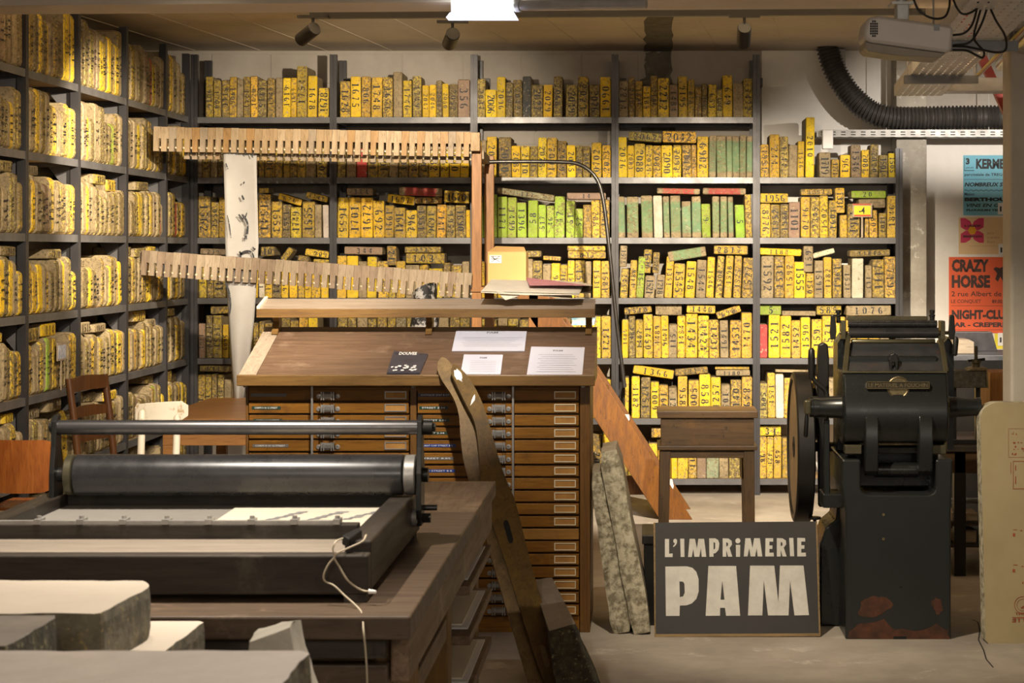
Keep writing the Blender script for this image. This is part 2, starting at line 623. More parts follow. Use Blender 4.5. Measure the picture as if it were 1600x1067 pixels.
# ------------------------------------------------------------------ the room
ZC = 3.06
YB = 13.75
XL = -3.5
XR = 4.4
struct(MB().box(XL - .2, XR + .2, -2.0, YB + .2, -.15, 0).build('floor', M['floor'], base=(0, 6, 0)))
struct(MB().box(XL - .2, XR + .2, -2.0, YB + .2, ZC, ZC + .15).build('ceiling', M['ceil'], base=(0, 6, ZC)))
struct(MB().box(XL - .2, XL, -2.0, YB + .2, 0, ZC).build('wall_left', M['wall'], base=(XL, 6, 0)))
wb = struct(MB().box(XL, XR, YB, YB + .2, 0, ZC).build('wall_back', M['wall'], base=(0, YB, 0)))
struct(MB().box(XR, XR + .2, -2.0, YB + .2, 0, ZC).build('wall_right', M['wallw'], base=(XR, 6, 0)))
# painted-over blocks of the back wall above the rack
rnd = random.Random(5)
z = 2.40
row = 0
while z < ZC - .03:
    h = min(.215, ZC - .004 - z)
    x = XL + .02 - (.21 if row % 2 else 0)
    while x < -.05:
        w = .43 + rnd.uniform(-.03, .05)
        x0, x1 = max(x, XL + .005), min(x + w - .008, .02)
        if x1 - x0 > .06:
            MB().box(x0, x1, YB - .004 - rnd.uniform(0, .004), YB + .01, z, z + h - .008).build('wall_block', M['wall'], wb, bevel=.003)
        x += w
    z += h
    row += 1
# board marks of the ceiling: shallow ridges left by the formwork
for i in range(13):
    x = -3.4 + i * .46
    MB().obox((x, 11.4, ZC - .001), (.004, .0, 0), (.25, 2.3, 0), (0, 0, .003)).build('board_mark', M['ceil'], bpy.data.objects['ceiling'])


def ragged(pts, amp, n, seed):
    r = random.Random(seed)
    out = []
    for i in range(len(pts)):
        a, b = Vector(pts[i]), Vector(pts[(i + 1) % len(pts)])
        for k in range(n):
            p = a.lerp(b, k / n)
            out.append((p.x + r.uniform(-amp, amp), p.y + r.uniform(-amp, amp)))
    return out


# strip of bare concrete showing on the back wall and ceiling
x0, x1 = sx(1005, YB), sx(1053, YB)
poly = ragged([(x0, 2.2), (x1 - .01, 2.2), (x1 + .02, 2.75), (x1 - .02, 2.86), (x1 - .02, 3.05), (x0 + .01, 3.05), (x0 + .02, 2.9), (x0 - .03, 2.83)], .012, 6, 3)
struct(MB().prism(poly, (0, YB - .010, 0), (1, 0, 0), (0, 0, 1), (0, .012, 0)).build('trim_1', M['conc'], base=((x0 + x1) / 2, YB, 2.2)))
poly = ragged([(x0 + .02, 11.2), (x1 - .05, 11.2), (x1 - .02, YB - .02), (x0 + .01, YB - .02)], .014, 10, 4)
struct(MB().prism(poly, (0, 0, ZC - .006), (1, 0, 0), (0, 1, 0), (0, 0, .008)).build('trim_2', M['conc'], base=((x0 + x1) / 2, 12, ZC)))

# cross beam, slightly out of square with the shelves
yl, yr = 9.08, 8.64
bm_ = MB()
A = [(-3.5, yl - .32), (4.4, yr - .38), (4.4, yr), (-3.5, yl)]
bm_.hexa([(x, y, 2.75) for x, y in A], [(x, y, ZC) for x, y in A])
struct(bm_.build('trim_3', M['beam'], base=(0, 8.8, 2.75)))
# concrete pilaster at the end of the rack, and the whiter wall beyond it
struct(MB().box(1.745, 1.955, 13.46, YB, 0, ZC).build('trim_4', M['pil'], base=(1.85, 13.6, 0), bevel=.006))
struct(MB().box(1.957, XR, YB - .015, YB, 0, 2.56).build('trim_5', M['wallw'], base=(3, YB, 0)))
# plastered upper wall right of the rack
struct(MB().box(sx(1190, YB), 1.745, YB - .012, YB, 0, ZC).build('trim_6', M['wallw'], base=(1.3, YB, 0)))
# square column close to the right edge of the frame
pc = struct(MB().box(1.61, 1.98, 8.55, 8.75, 0, 2.749).build('trim_7', M['pil'], base=(1.78, 8.75, 0), bevel=.012))
pc.data.materials[0] = m_plain('painted column', (.60, .55, .47), .75, c2=(.52, .47, .39), scale=5, c3=(.56, .52, .46), bump=.3, bscale=50, world=True)
MB().box(1.602, 2.0, 8.54, 8.76, 2.575, 2.615).build('steel_collar', M['grey'], pc)
# hairline crack in the floor beside the press
cr = [(1519, 968), (1528, 972), (1531, 985), (1529, 1000), (1537, 1016), (1541, 1030), (1552, 1043)]
pts = []
for a, b in cr:
    Y = CH * F / (b - VY)
    pts.append((sx(a, Y), Y))
mb = MB()
for i in range(len(pts) - 1):
    a, b = Vector((*pts[i], .0006)), Vector((*pts[i + 1], .0006))
    n = (b - a).cross(Vector((0, 0, 1))).normalized() * .0028
    mb.add([a - n, b - n, b + n, a + n], [(0, 1, 2, 3)])
mb.build('floor_crack', M['dark'], bpy.data.objects['floor'])

# ------------------------------------------------------------------ steel racks
RZ = [2.556 - i * .4077 for i in range(7)]      # top of each shelf, from the top down
PX = [sx(p, 13.2) for p in (303, 520.5, 740.5, 961, 1182, 1405)]
rack = thing('storage_rack', (-.6, 13.45, 0), 'grey steel shelving rack along the rear wall, loaded with numbered stones', 'shelving')
for i, x in enumerate(PX):
    top = 2.345 if i == 5 else 2.98
    for (ya, yb, nm) in ((13.2, 13.245, 'post'), (13.62, 13.665, 'post')):
        mb = MB().box(x - .024, x - .003, ya, yb, 0, top).box(x + .003, x + .024, ya, yb, 0, top)
        mb.box(x - .02, x + .02, ya + .008, yb - .004, 0, top - .004)
        mb.build(nm, M['postm'], rack)
        if ya > 13.5 and i not in (5,):
            MB().box(x + .026, x + .07, yb - .004, YB - .009, 2.80, 2.86).cyl((x + .048, yb - .012, 2.83), (x + .048, yb, 2.83), .012).build('wall_clip', M['black'], rack)


def shelf_mesh(w, d, name):
    mb = MB().box(0, w, 0, .003, -.040, 0).box(0, w, d - .003, d, -.040, 0)
    mb.box(0, .003, .003, d - .003, -.040, 0).box(w - .003, w, .003, d - .003, -.040, 0)
    mb.box(0.003, w - .003, .003, .022, -.003, 0)
    return mb


for b in range(5):
    x0, x1 = PX[b] + .024, PX[b + 1] - .024
    w = x1 - x0
    for r in range(7):
        if b == 4 and r == 0:
            continue
        mb = shelf_mesh(w, .455, 'shelf')
        mb.v = [p + Vector((x0, 13.203, RZ[r])) for p in mb.v]
        s = mb.build('shelf', M['steel'], rack)
        MB().box(x0 + .004, x1 - .004, 13.226, 13.655, RZ[r] - .016, RZ[r] - .001).build('shelf_board', M['ply'], s)
LY = [8.75, 9.70, 10.60, 11.58, 12.54, 13.16]
LX = -3.06
lrack = thing('storage_rack', (-3.27, 11, 0), 'grey steel shelving rack along the left wall, loaded with rounded stones', 'shelving')
for y in LY:
    for xa, xb in ((LX - .045, LX), (-3.49, -3.45)):
        MB().box(xa, xb, y - .022, y - .002, 0, 2.98).box(xa, xb, y + .002, y + .022, 0, 2.98).box(xa + .004, xb - .008, y - .018, y + .018, 0, 2.976).build('post', M['postm'], lrack)
    for r in range(1, 7):
        zc = RZ[r - 1] - .04
        MB().add([(LX - .045, y - .002, zc), (LX - .17, y - .002, zc), (LX - .045, y - .002, zc - .16),
                  (LX - .045, y + .002, zc), (LX - .17, y + .002, zc), (LX - .045, y + .002, zc - .16)],
                 [(0, 1, 2), (5, 4, 3), (0, 3, 4, 1), (1, 4, 5, 2), (2, 5, 3, 0)]).build('gusset_plate', M['steel'], lrack)
for b in range(5):
    y0, y1 = LY[b] + .022, LY[b + 1] - .022
    w = y1 - y0
    for r in range(7):
        mb = shelf_mesh(w, .42, 'shelf')
        mb.v = [Vector((LX - .003 - p.y, y0 + p.x, RZ[r] + p.z)) for p in mb.v]
        s = mb.build('shelf', M['steel'], lrack)
        MB().box(LX - .415, LX - .026, y0 + .004, y1 - .004, RZ[r] - .016, RZ[r] - .001).build('shelf_board', M['ply'], s)
# ------------------------------------------------------------------ litho stones
def stroke(pts):
    """variable-width pen stroke -> polygon quads"""
    vs, fs = [], []
    n = len(pts)
    for i, (x, y, w) in enumerate(pts):
        a = pts[max(i - 1, 0)]
        b = pts[min(i + 1, n - 1)]
        dx, dy = b[0] - a[0], b[1] - a[1]
        L = math.hypot(dx, dy) or 1
        nx, ny = -dy / L * w / 2, dx / L * w / 2
        vs += [(x + nx, y + ny), (x - nx, y - ny)]
    for i in range(n - 1):
        fs.append((2 * i, 2 * i + 1, 2 * i + 3, 2 * i + 2))
    return vs, fs


def pen(cx, cy, rx, ry, a0, a1, w0, w1, n=7):
    out = []
    for i in range(n + 1):
        a = math.radians(a0 + (a1 - a0) * i / n)
        k = abs(math.cos(a))
        out.append((cx + rx * math.cos(a), cy + ry * math.sin(a), w0 + (w1 - w0) * k))
    return out


TH, TN = .20, .07
DIG = {
    '0': [pen(.3, .5, .21, .45, 100, 260, TN, TH), pen(.3, .5, .21, .45, 80, -80, TN, TH)],
    '1': [[(.32, .05, TH), (.32, .95, TH)], [(.14, .03, TN), (.5, .03, TN)], [(.15, .82, TN), (.25, .95, TN)]],
    '2': [pen(.29, .73, .2, .22, 165, -40, TN, TH, 8), [(.42, .55, .13), (.24, .3, .1), (.1, .1, TN)], [(.08, .08, .14), (.52, .1, .13)]],
    '3': [pen(.28, .74, .19, .21, 150, -70, TN, TH, 8), pen(.28, .27, .22, .24, 75, -150, TN, TH, 8)],
    '4': [[(.4, .05, .17), (.4, .45, .17)], [(.4, .55, .17), (.4, .95, .17)], [(.05, .3, TN), (.56, .3, TN)], [(.07, .33, TN), (.34, .92, .09)]],
    '5': [[(.14, .93, .12), (.5, .93, .12)], [(.14, .9, TN), (.12, .56, TN)], pen(.27, .3, .22, .26, 130, -150, TN, TH, 9)],
    '6': [pen(.31, .5, .22, .45, 75, 255, TN, TH, 9), pen(.32, .27, .18, .22, 110, -80, TN, .17, 7)],
    '7': [[(.08, .91, .14), (.5, .91, .14)], [(.48, .82, TN), (.34, .5, .13), (.27, .05, .19)]],
    '8': [pen(.3, .73, .17, .21, 100, 260, TN, .15, 6), pen(.3, .73, .17, .21, 80, -80, TN, .15, 6), pen(.3, .26, .21, .24, 100, 260, TN, TH, 6), pen(.3, .26, .21, .24, 80, -80, TN, TH, 6)],
    '9': [pen(.29, .5, .22, .45, 75, -105, TN, TH, 9), pen(.28, .73, .18, .22, 100, 290, TN, .17, 7)],
}
DIGM = {}
for d_, st in DIG.items():
    vs, fs = [], []
    for s_ in st:
        a, b = stroke(s_)
        k0 = len(vs)
        vs += a
        fs += [tuple(k0 + i for i in f) for f in b]
    DIGM[d_] = (vs, fs)


def number_geo(txt, adv, size):
    """flat number, centred on the origin, reading along +x"""
    vs, fs = [], []
    n = len(txt)
    for i, ch in enumerate(txt):
        if ch not in DIGM:
            continue
        a, b = DIGM[ch]
        k0 = len(vs)
        cx = (i - (n - 1) / 2) * adv
        vs += [((x - .3) * size + cx, (y - .5) * size) for x, y in a]
        fs += [tuple(k0 + j for j in f) for f in b]
    return vs, fs


TONE = {  # paint colour, coverage (1 whole, .5 middle, 0 raw), wear, words
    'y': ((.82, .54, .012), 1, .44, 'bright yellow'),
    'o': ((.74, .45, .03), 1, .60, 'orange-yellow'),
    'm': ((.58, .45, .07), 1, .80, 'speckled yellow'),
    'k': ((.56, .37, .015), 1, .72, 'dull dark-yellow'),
    'b': ((.42, .35, .25), 0, .7, 'bare beige'),
    'w': ((.62, .56, .46), 1, .35, 'whitish'),
    'g': ((.31, .48, .035), 1, .42, 'lime-green'),
    'l': ((.22, .32, .03), 1, .45, 'dark lime'),
    'G': ((.17, .28, .14), .54, .42, 'sage-green'),
    'R': ((.42, .05, .05), .55, .4, 'red-banded'),
    'r': ((.60, .06, .06), .86, .25, 'red'),
    'p': ((.30, .20, .145), 1, .5, 'pinkish-brown'),
    'd': ((.05, .055, .06), 1, .3, 'charcoal'),
    't': ((.27, .31, .22), 1, .6, 'grey-green'),
}


def stone_geo(w, h, d, seed, rad=.03, flat=False):
    """rounded slab; x = thickness w, y = depth d (spine at y=0), z = height h. returns verts, faces, spine flags, uvs"""
    r = random.Random(seed)
    rad = min(rad, h * .3, d * .3)
    prof = []
    n = 3
    rf = rad if not flat else .006
    for (cy, cz, a0, q) in ((d - rad, rad, -90, rad), (d - rad, h - rad, 0, rad), (rf, h - rf, 90, rf), (rf, rf, 180, rf)):
        for i in range(n + 1):
            a = math.radians(a0 + 90 * i / n)
            prof.append((cy + q * math.cos(a), cz + q * math.sin(a)))
    c = min(.005, w * .12)
    rings = [(-w / 2, c), (-w / 2 + c, 0), (w / 2 - c, 0), (w / 2, c)]
    vs = []
    N = len(prof)
    jit = [(r.uniform(-1, 1) * .0022, r.uniform(-1, 1) * .0022) for _ in range(N)]
    tw = r.uniform(-.004, .004)
    for x, ins in rings:
        for i, (y, zz) in enumerate(prof):
            yy = y + (ins if y < d / 2 else -ins) + jit[i][0] + (r.uniform(-.001, .001))
            z2 = zz + (ins if zz < h / 2 else -ins) + (jit[i][1] if zz > h * .2 else 0)
            z2 = max(z2, 0.0)
            vs.append(Vector((x + tw * (zz / h - .5) + r.uniform(-.0008, .0008), yy, z2)))
    fs, sp = [], []
    for k in range(3):
        for i in range(N):
            j = (i + 1) % N
            fs.append((k * N + i, (k + 1) * N + i, (k + 1) * N + j, k * N + j))
            ym = (prof[i][0] + prof[j][0]) / 2
            sp.append(ym < rf * .62)
    fs.append(tuple(range(N)))
    sp.append(False)
    fs.append(tuple(range(4 * N - 1, 3 * N - 1, -1)))
    sp.append(False)
    return vs, fs, sp


class Stones:
    def __init__(s):
        s.items = []

    def add(s, **k):
        s.items.append(k)


ST = Stones()
seedc = [100]


def conv(row):
    """parse one shelf of the rear rack: 'ox oy scale base | x0 x1 top tone number' in enlarged-crop units"""
    head, body = row.split('#')
    hb = head.split()
    bay, r = int(hb[0][1]), int(hb[0][3])
    ox, oy, kk = float(hb[1]), float(hb[2]), float(hb[3])
    base = float(hb[4])
    lean = float(hb[5]) if len(hb) > 5 else 0.0
    vis = float(hb[6]) if len(hb) > 6 else 1.0
    Y0 = 13.215
    k = Y0 / F / kk
    nup = nlie = 0
    for it in body.split('|'):
        q = it.split()
        if not q:
            continue
        seedc[0] += 1
        rr = random.Random(seedc[0])
        yj = rr.uniform(0, .028)
        if q[0] == 'T':      # lying on top: top-left, top-right corner, thickness
            x0, y0, x1, y1, th = map(float, q[1:6])
            tone, num = q[6], (q[7] if len(q) > 7 else '')
            a = Vector(((x0 / kk + ox - VX) * Y0 / F, 0, CH - (y0 / kk + oy - VY) * Y0 / F))
            b = Vector(((x1 / kk + ox - VX) * Y0 / F, 0, CH - (y1 / kk + oy - VY) * Y0 / F))
            L = (b - a).length
            ang = math.atan2(b.z - a.z, b.x - a.x)
            t = th * k
            nlie += 1
            ST.add(kind='lie', rack='rear', bay=bay, row=r, n=nlie, w=t, h=L, d=.17 + rr.uniform(0, .09), tone=tone, num=num,
                   pos=Vector((a.x, Y0 + yj + .012, a.z)), ang=ang, seed=seedc[0], area=L * t / k / k / kk / kk * vis)
        else:
            bz = RZ[r]
            if q[0] == 'U':
                x0, x1, top, bot = map(float, q[1:5])
                tone, num = q[5], (q[6] if len(q) > 6 else '')
                bz = CH - (bot / kk + oy - VY) * Y0 / F
                h = (bot - top) * k
            else:
                x0, x1, top = map(float, q[:3])
                tone, num = q[3], (q[4] if len(q) > 4 else '')
                h = (base - top) * k
            h = max(.05, h)
            off = lean * h / .27 * k
            wd = (x1 - x0) * k - abs(off) * .8 - .0018
            xm = ((x0 + x1) / 2 / kk + ox - VX) * Y0 / F
            nup += 1
            ST.add(kind='up', rack='rear', bay=bay, row=r, n=nup, w=max(.02, wd), h=h, d=min(.36, max(.17, h * rr.uniform(.85, 1.25))), tone=tone, num=num,
                   pos=Vector((xm - off / 2, Y0 + yj, bz)), ang=math.atan2(-off, h), seed=seedc[0], raised=q[0] == 'U',
                   area=(x1 - x0) * (h / k) / kk / kk * vis)


ROWS = [
 "B0R0 300 90 6.667 620#135 215 195 k 9016|220 297 235 k 1709|300 378 230 k ^1715|380 455 195 k 1906|457 525 220 b|527 605 195 k 1741|606 680 190 o ^1620|682 772 230 m 1715|780 858 210 k ^1740|862 935 205 b|937 1022 205 y ^1919|1024 1088 205 y ^1699|1090 1197 90 k ^1754|1203 1300 190 y 1678|1308 1425 310 y ^1678",
 "B1R0 520 90 6.667 620#68 178 240 o 1628|182 290 195 y 1675|293 390 195 o 806|395 510 200 o 1748|515 620 200 o 1676|628 722 150 b|726 820 235 y 1746|830 922 190 m 1749|926 998 280 y 2047|1000 1072 275 y 2046|1072 1140 235 m 2048|1140 1207 270 y 2050|1208 1298 270 m 2052|1300 1425 225 p 356",
 "B2R0 740 90 6.667 610#32 120 205 m 2037|122 238 320 y 2006|240 330 190 y 2096|334 410 245 m ^2015|412 505 220 k 2042|508 600 180 d|600 722 270 m 2027|726 822 270 y 2029|832 925 180 m 2068|962 1080 270 m 2049|1085 1195 185 k 2023|1207 1315 270 m 2026|1318 1433 190 y ^1990",
 "B3R0 960 90 6.667 605#42 145 225 b 2214|148 213 185 k 2710|215 295 225 k 1886|297 375 280 y 1185|375 450 170 k 2186|452 570 195 y 2212|572 662 265 p 1484|666 760 175 o 9195|763 837 210 k 878|840 910 285 k|912 972 255 m 168|975 1062 260 y 653|1063 1127 310 m ^1301|1128 1230 165 y 649|1235 1344 250 b|1345 1440 195 k 7472",
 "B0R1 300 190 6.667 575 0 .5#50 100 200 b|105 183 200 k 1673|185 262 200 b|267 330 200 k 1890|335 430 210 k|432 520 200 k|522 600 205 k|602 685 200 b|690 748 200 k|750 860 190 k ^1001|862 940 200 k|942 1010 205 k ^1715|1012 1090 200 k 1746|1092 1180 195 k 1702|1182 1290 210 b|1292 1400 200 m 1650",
 "B1R1 290 60 3.404 735 0 .5#805 850 555 m|855 904 550 p|905 962 545 r|965 1020 550 k 1201|1022 1080 545 k ^1056|1082 1130 560 b|1132 1185 550 k 1701|1187 1240 555 k 1784|1242 1290 545 k 2002|1292 1350 550 y 2082|1352 1400 545 y 2062|1402 1460 550 y 2010|1462 1508 545 y 2021",
 "B2R1 740 190 6.667 570#40 76 190 y|77 133 180 b|135 240 145 y 2006|258 393 150 k 2000|395 487 240 y 2085|489 582 240 y 2110|584 668 240 k 2415|670 760 155 y 2028|762 865 155 y 2091|870 968 190 k 2419|970 1063 235 y 2085|1065 1135 235 k 2017|1137 1213 240 k 2068|1226 1333 205 y ^0702|1338 1430 235 y ^2073",
 "B3R1 960 190 6.667 568#38 132 145 y 2076|135 205 230 y 2083|207 320 215 y 2088|322 398 232 y 2079|400 488 232 y 2087|490 605 230 y 2090|607 697 230 y 2093|705 802 230 o 2019|803 857 230 o 2025|862 978 138 y ^2069|985 1062 130 G|1065 1166 130 G|1168 1228 130 G|1230 1305 135 G|1307 1375 125 G|1378 1440 135 G|T 155 95 495 125 92 m 2062|T 503 98 853 98 118 o 2042",
 "B4R1 1180 175 6.667 668#55 145 325 o 1951|150 256 218 o 244|258 347 240 m 1744|350 440 330 b|443 515 285 y 1576|527 620 40 y 2010|668 790 405 b 1719|797 878 480 k 1271|887 992 430 y 961|1000 1105 325 p 1546|1110 1195 380 y 7087|1197 1285 325 k 2020|1290 1386 430 k 1501|1390 1470 410 y 1505",
 "B0R2 300 280 6.667 603#60 185 170 k 1562|190 270 230 k ^1550|272 335 180 k 1541|340 420 200 y|424 510 190 k|514 600 210 y|604 684 200 k|690 815 150 o 1541|820 930 225 o 1553|932 1022 255 m 1561|1025 1135 285 y ^1749|1140 1270 220 k ^1555|1272 1345 260 b|1355 1420 260 w|T 903 143 1142 213 66 y 626|T 1193 127 1415 187 60 o 7741|T 690 88 790 90 55 k",
 "B1R2 520 280 6.667 600#45 160 180 y 1655|163 287 180 y ^1701|289 415 180 y ^1672|418 537 215 y 692|538 635 265 k 1991|636 755 290 k 1641|757 875 315 y ^796|877 974 265 k 1951|975 1075 268 k 1696|1080 1178 255 o 7141|1180 1271 265 m 1952|1272 1384 262 m 1690|1385 1428 310 y|T 135 92 410 92 75 p 374|T 568 152 848 182 88 y 1697|T 690 82 1135 95 85 R|T 850 190 1130 184 65 o 1127|T 1160 118 1425 130 122 y 1670",
 "B2R2 740 280 6.667 603#45 98 170 g|102 198 160 g|200 245 150 g|248 350 175 g 1171|352 446 185 g 1499|448 548 235 g 1396|565 668 215 g ^58|672 752 258 g ^517|758 838 268 g ^46|840 950 170 g ^42|962 1053 215 g ^51|1055 1138 300 g ^52|1140 1225 260 k|1227 1315 210 o 286|1318 1415 208 o 761|T 245 80 840 165 66 t 117|T 970 140 1375 140 68 p 14",
 "B3R2 960 280 6.667 600 8#38 120 170 G|135 262 175 G|285 410 160 G|412 512 162 w|514 587 168 G|589 704 162 G|706 809 218 G|811 915 168 G|912 1012 245 g 9|1025 1105 168 G|1108 1188 168 G|1190 1252 172 G|1262 1366 258 g 5|1368 1443 150 o ^20|T 445 93 890 98 56 R|T 922 90 1370 93 64 R",
 "B4R2 1180 280 6.667 603#55 160 250 o 8776|162 258 258 k ^1952|260 350 258 k ^1986|352 470 230 p 1101|478 575 175 o 9170|578 671 178 o ^2345|672 760 165 y ^1502|765 855 215 k ^1601|887 964 365 o|966 1095 250 k 1161|1145 1189 300 o|1190 1275 315 o 809|1290 1368 345 k 1107|1375 1468 168 o ^1846|T 55 148 345 146 98 y 1956|T 480 105 805 95 63 o 1371|T 1005 122 1365 118 75 g 20|T 1080 208 1358 203 92 b|U 835 935 92 350 o 1331",
 "B0R3 300 375 6.667 595 0 .5#60 140 250 k 17|145 215 250 k 156|218 345 245 k 1741|350 430 260 k|434 520 250 y|524 600 255 k|604 682 260 y|685 748 250 w 171|750 825 240 y 1711|830 925 250 m 1721|928 1003 245 y 1756|1005 1090 250 y|1093 1168 240 o|1170 1238 250 y 1769|1240 1337 245 y|1338 1420 250 y|T 80 88 340 95 60 p 239|T 712 70 850 70 95 k 10|T 915 190 1000 70 60 k|T 1180 85 1425 125 70 y 90|T 1100 160 1210 170 60 k|T 1260 200 1425 205 38 k",
 "B1R3 520 375 6.667 595 0 .5#40 138 155 o|140 260 158 y|262 352 215 b|353 455 165 y|458 575 212 o|578 652 275 k|655 750 212 o|752 898 255 b|900 990 250 k|995 1145 290 y|1150 1225 230 k|1232 1340 255 k|1342 1420 215 b|T 115 70 515 72 80 p 344|U 560 660 65 265 k 21|T 745 70 1120 70 62 k 273|T 755 135 1155 138 108 k 103",
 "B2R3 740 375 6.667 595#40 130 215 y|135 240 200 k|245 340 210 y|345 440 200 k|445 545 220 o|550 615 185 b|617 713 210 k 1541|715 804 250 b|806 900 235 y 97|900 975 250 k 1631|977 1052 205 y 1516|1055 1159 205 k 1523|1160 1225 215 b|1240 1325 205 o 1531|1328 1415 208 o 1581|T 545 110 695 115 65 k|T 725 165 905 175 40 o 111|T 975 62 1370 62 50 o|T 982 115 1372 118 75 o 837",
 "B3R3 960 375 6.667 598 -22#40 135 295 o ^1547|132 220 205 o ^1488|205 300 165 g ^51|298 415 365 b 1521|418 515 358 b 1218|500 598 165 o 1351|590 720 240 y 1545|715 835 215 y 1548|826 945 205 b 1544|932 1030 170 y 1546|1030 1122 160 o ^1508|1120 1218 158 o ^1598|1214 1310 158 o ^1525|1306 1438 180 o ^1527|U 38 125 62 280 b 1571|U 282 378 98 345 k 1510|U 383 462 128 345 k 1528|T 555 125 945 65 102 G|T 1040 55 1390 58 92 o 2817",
 "B4R3 1180 375 6.667 605#62 195 165 b 1592|200 305 170 o ^1531|310 407 172 o ^1592|408 528 230 y 1555|530 614 350 y 150|616 710 215 b 1591|715 798 180 o ^1782|808 905 195 k ^1961|922 1000 260 b 1531|1010 1132 190 w|1150 1221 265 b 113|1222 1345 205 k ^1117|1350 1465 175 o 719|U 505 605 65 335 b ^159|T 52 83 490 96 70 y 1188|T 600 140 825 85 52 w|T 990 110 1410 97 66 k 17845",
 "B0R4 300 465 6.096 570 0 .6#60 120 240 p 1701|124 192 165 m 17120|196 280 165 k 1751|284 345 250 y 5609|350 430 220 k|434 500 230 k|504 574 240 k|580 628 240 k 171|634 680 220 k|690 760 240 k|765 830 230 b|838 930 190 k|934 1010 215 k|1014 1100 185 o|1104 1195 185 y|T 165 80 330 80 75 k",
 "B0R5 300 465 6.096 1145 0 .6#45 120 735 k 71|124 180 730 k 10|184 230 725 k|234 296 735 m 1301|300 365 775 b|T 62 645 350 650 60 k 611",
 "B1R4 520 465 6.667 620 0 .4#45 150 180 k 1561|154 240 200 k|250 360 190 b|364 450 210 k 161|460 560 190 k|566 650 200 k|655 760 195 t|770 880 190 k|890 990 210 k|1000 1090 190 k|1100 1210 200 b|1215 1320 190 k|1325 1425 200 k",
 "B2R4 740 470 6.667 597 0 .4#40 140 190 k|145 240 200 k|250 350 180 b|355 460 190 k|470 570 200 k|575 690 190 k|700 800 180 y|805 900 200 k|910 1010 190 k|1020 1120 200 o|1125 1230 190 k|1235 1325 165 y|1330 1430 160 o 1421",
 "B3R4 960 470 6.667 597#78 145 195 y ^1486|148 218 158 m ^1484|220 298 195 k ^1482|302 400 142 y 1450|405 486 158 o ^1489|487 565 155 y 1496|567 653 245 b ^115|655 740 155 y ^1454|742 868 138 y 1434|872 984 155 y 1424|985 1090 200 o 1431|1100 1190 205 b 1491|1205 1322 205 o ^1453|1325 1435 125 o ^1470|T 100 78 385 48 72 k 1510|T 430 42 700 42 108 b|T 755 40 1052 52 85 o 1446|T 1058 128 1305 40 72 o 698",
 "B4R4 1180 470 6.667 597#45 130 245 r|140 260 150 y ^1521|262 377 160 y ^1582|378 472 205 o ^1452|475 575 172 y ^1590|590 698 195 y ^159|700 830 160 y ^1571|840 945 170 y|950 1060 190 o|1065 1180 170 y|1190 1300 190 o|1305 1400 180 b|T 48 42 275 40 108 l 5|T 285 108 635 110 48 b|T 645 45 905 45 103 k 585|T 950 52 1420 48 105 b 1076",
 "B2R5 740 560 6.667 625 0 .4#1230 1330 240 k|1335 1430 220 y",
 "B3R5 960 560 6.667 625#110 150 200 y|178 265 190 y 1182|275 375 200 k 1251|378 465 245 y 1009|468 562 280 o ^1991|565 655 305 b 125|660 762 190 o 9581|772 882 230 o ^1005|885 1003 165 y 8589|1005 1110 195 y ^1257|1113 1208 275 b 105|1210 1322 228 o ^140|1325 1435 192 o 849|T 205 62 625 132 92 y 1366|T 630 115 970 88 68 k 237|T 1060 122 1412 122 62 b 1180|T 1050 88 1410 85 30 k",
 "B4R5 1180 560 6.667 625 0 .7#48 129 265 m ^1805|130 212 155 o ^1571|215 300 165 w|305 400 210 o|410 500 190 b|510 600 220 o|610 720 200 y|730 850 210 b|860 960 190 o|970 1080 210 y|1090 1200 200 o|1210 1330 190 y|1340 1440 210 o|T 215 118 560 125 28 b",
 "B2R6 740 650 6.667 655 0 .6#1230 1335 200 k 20|1340 1430 190 y 121",
 "B3R6 960 650 6.667 655 0 .6#45 140 300 k|145 250 280 o|255 350 300 k|355 450 290 y|455 588 300 o|590 655 300 y|658 768 290 o|770 858 300 o 11|860 958 310 p|960 1090 300 t|1092 1190 300 b|1195 1310 290 m|1320 1430 300 o|T 385 130 800 130 95 o 1",
 "B4R6 940 460 2.963 855#730 764 662 o 98|766 796 664 o 421|798 834 660 o 458|838 880 670 k|884 930 660 o|936 980 672 b|T 732 612 832 612 44 y 31",
]
for r_ in ROWS:
    conv(r_)

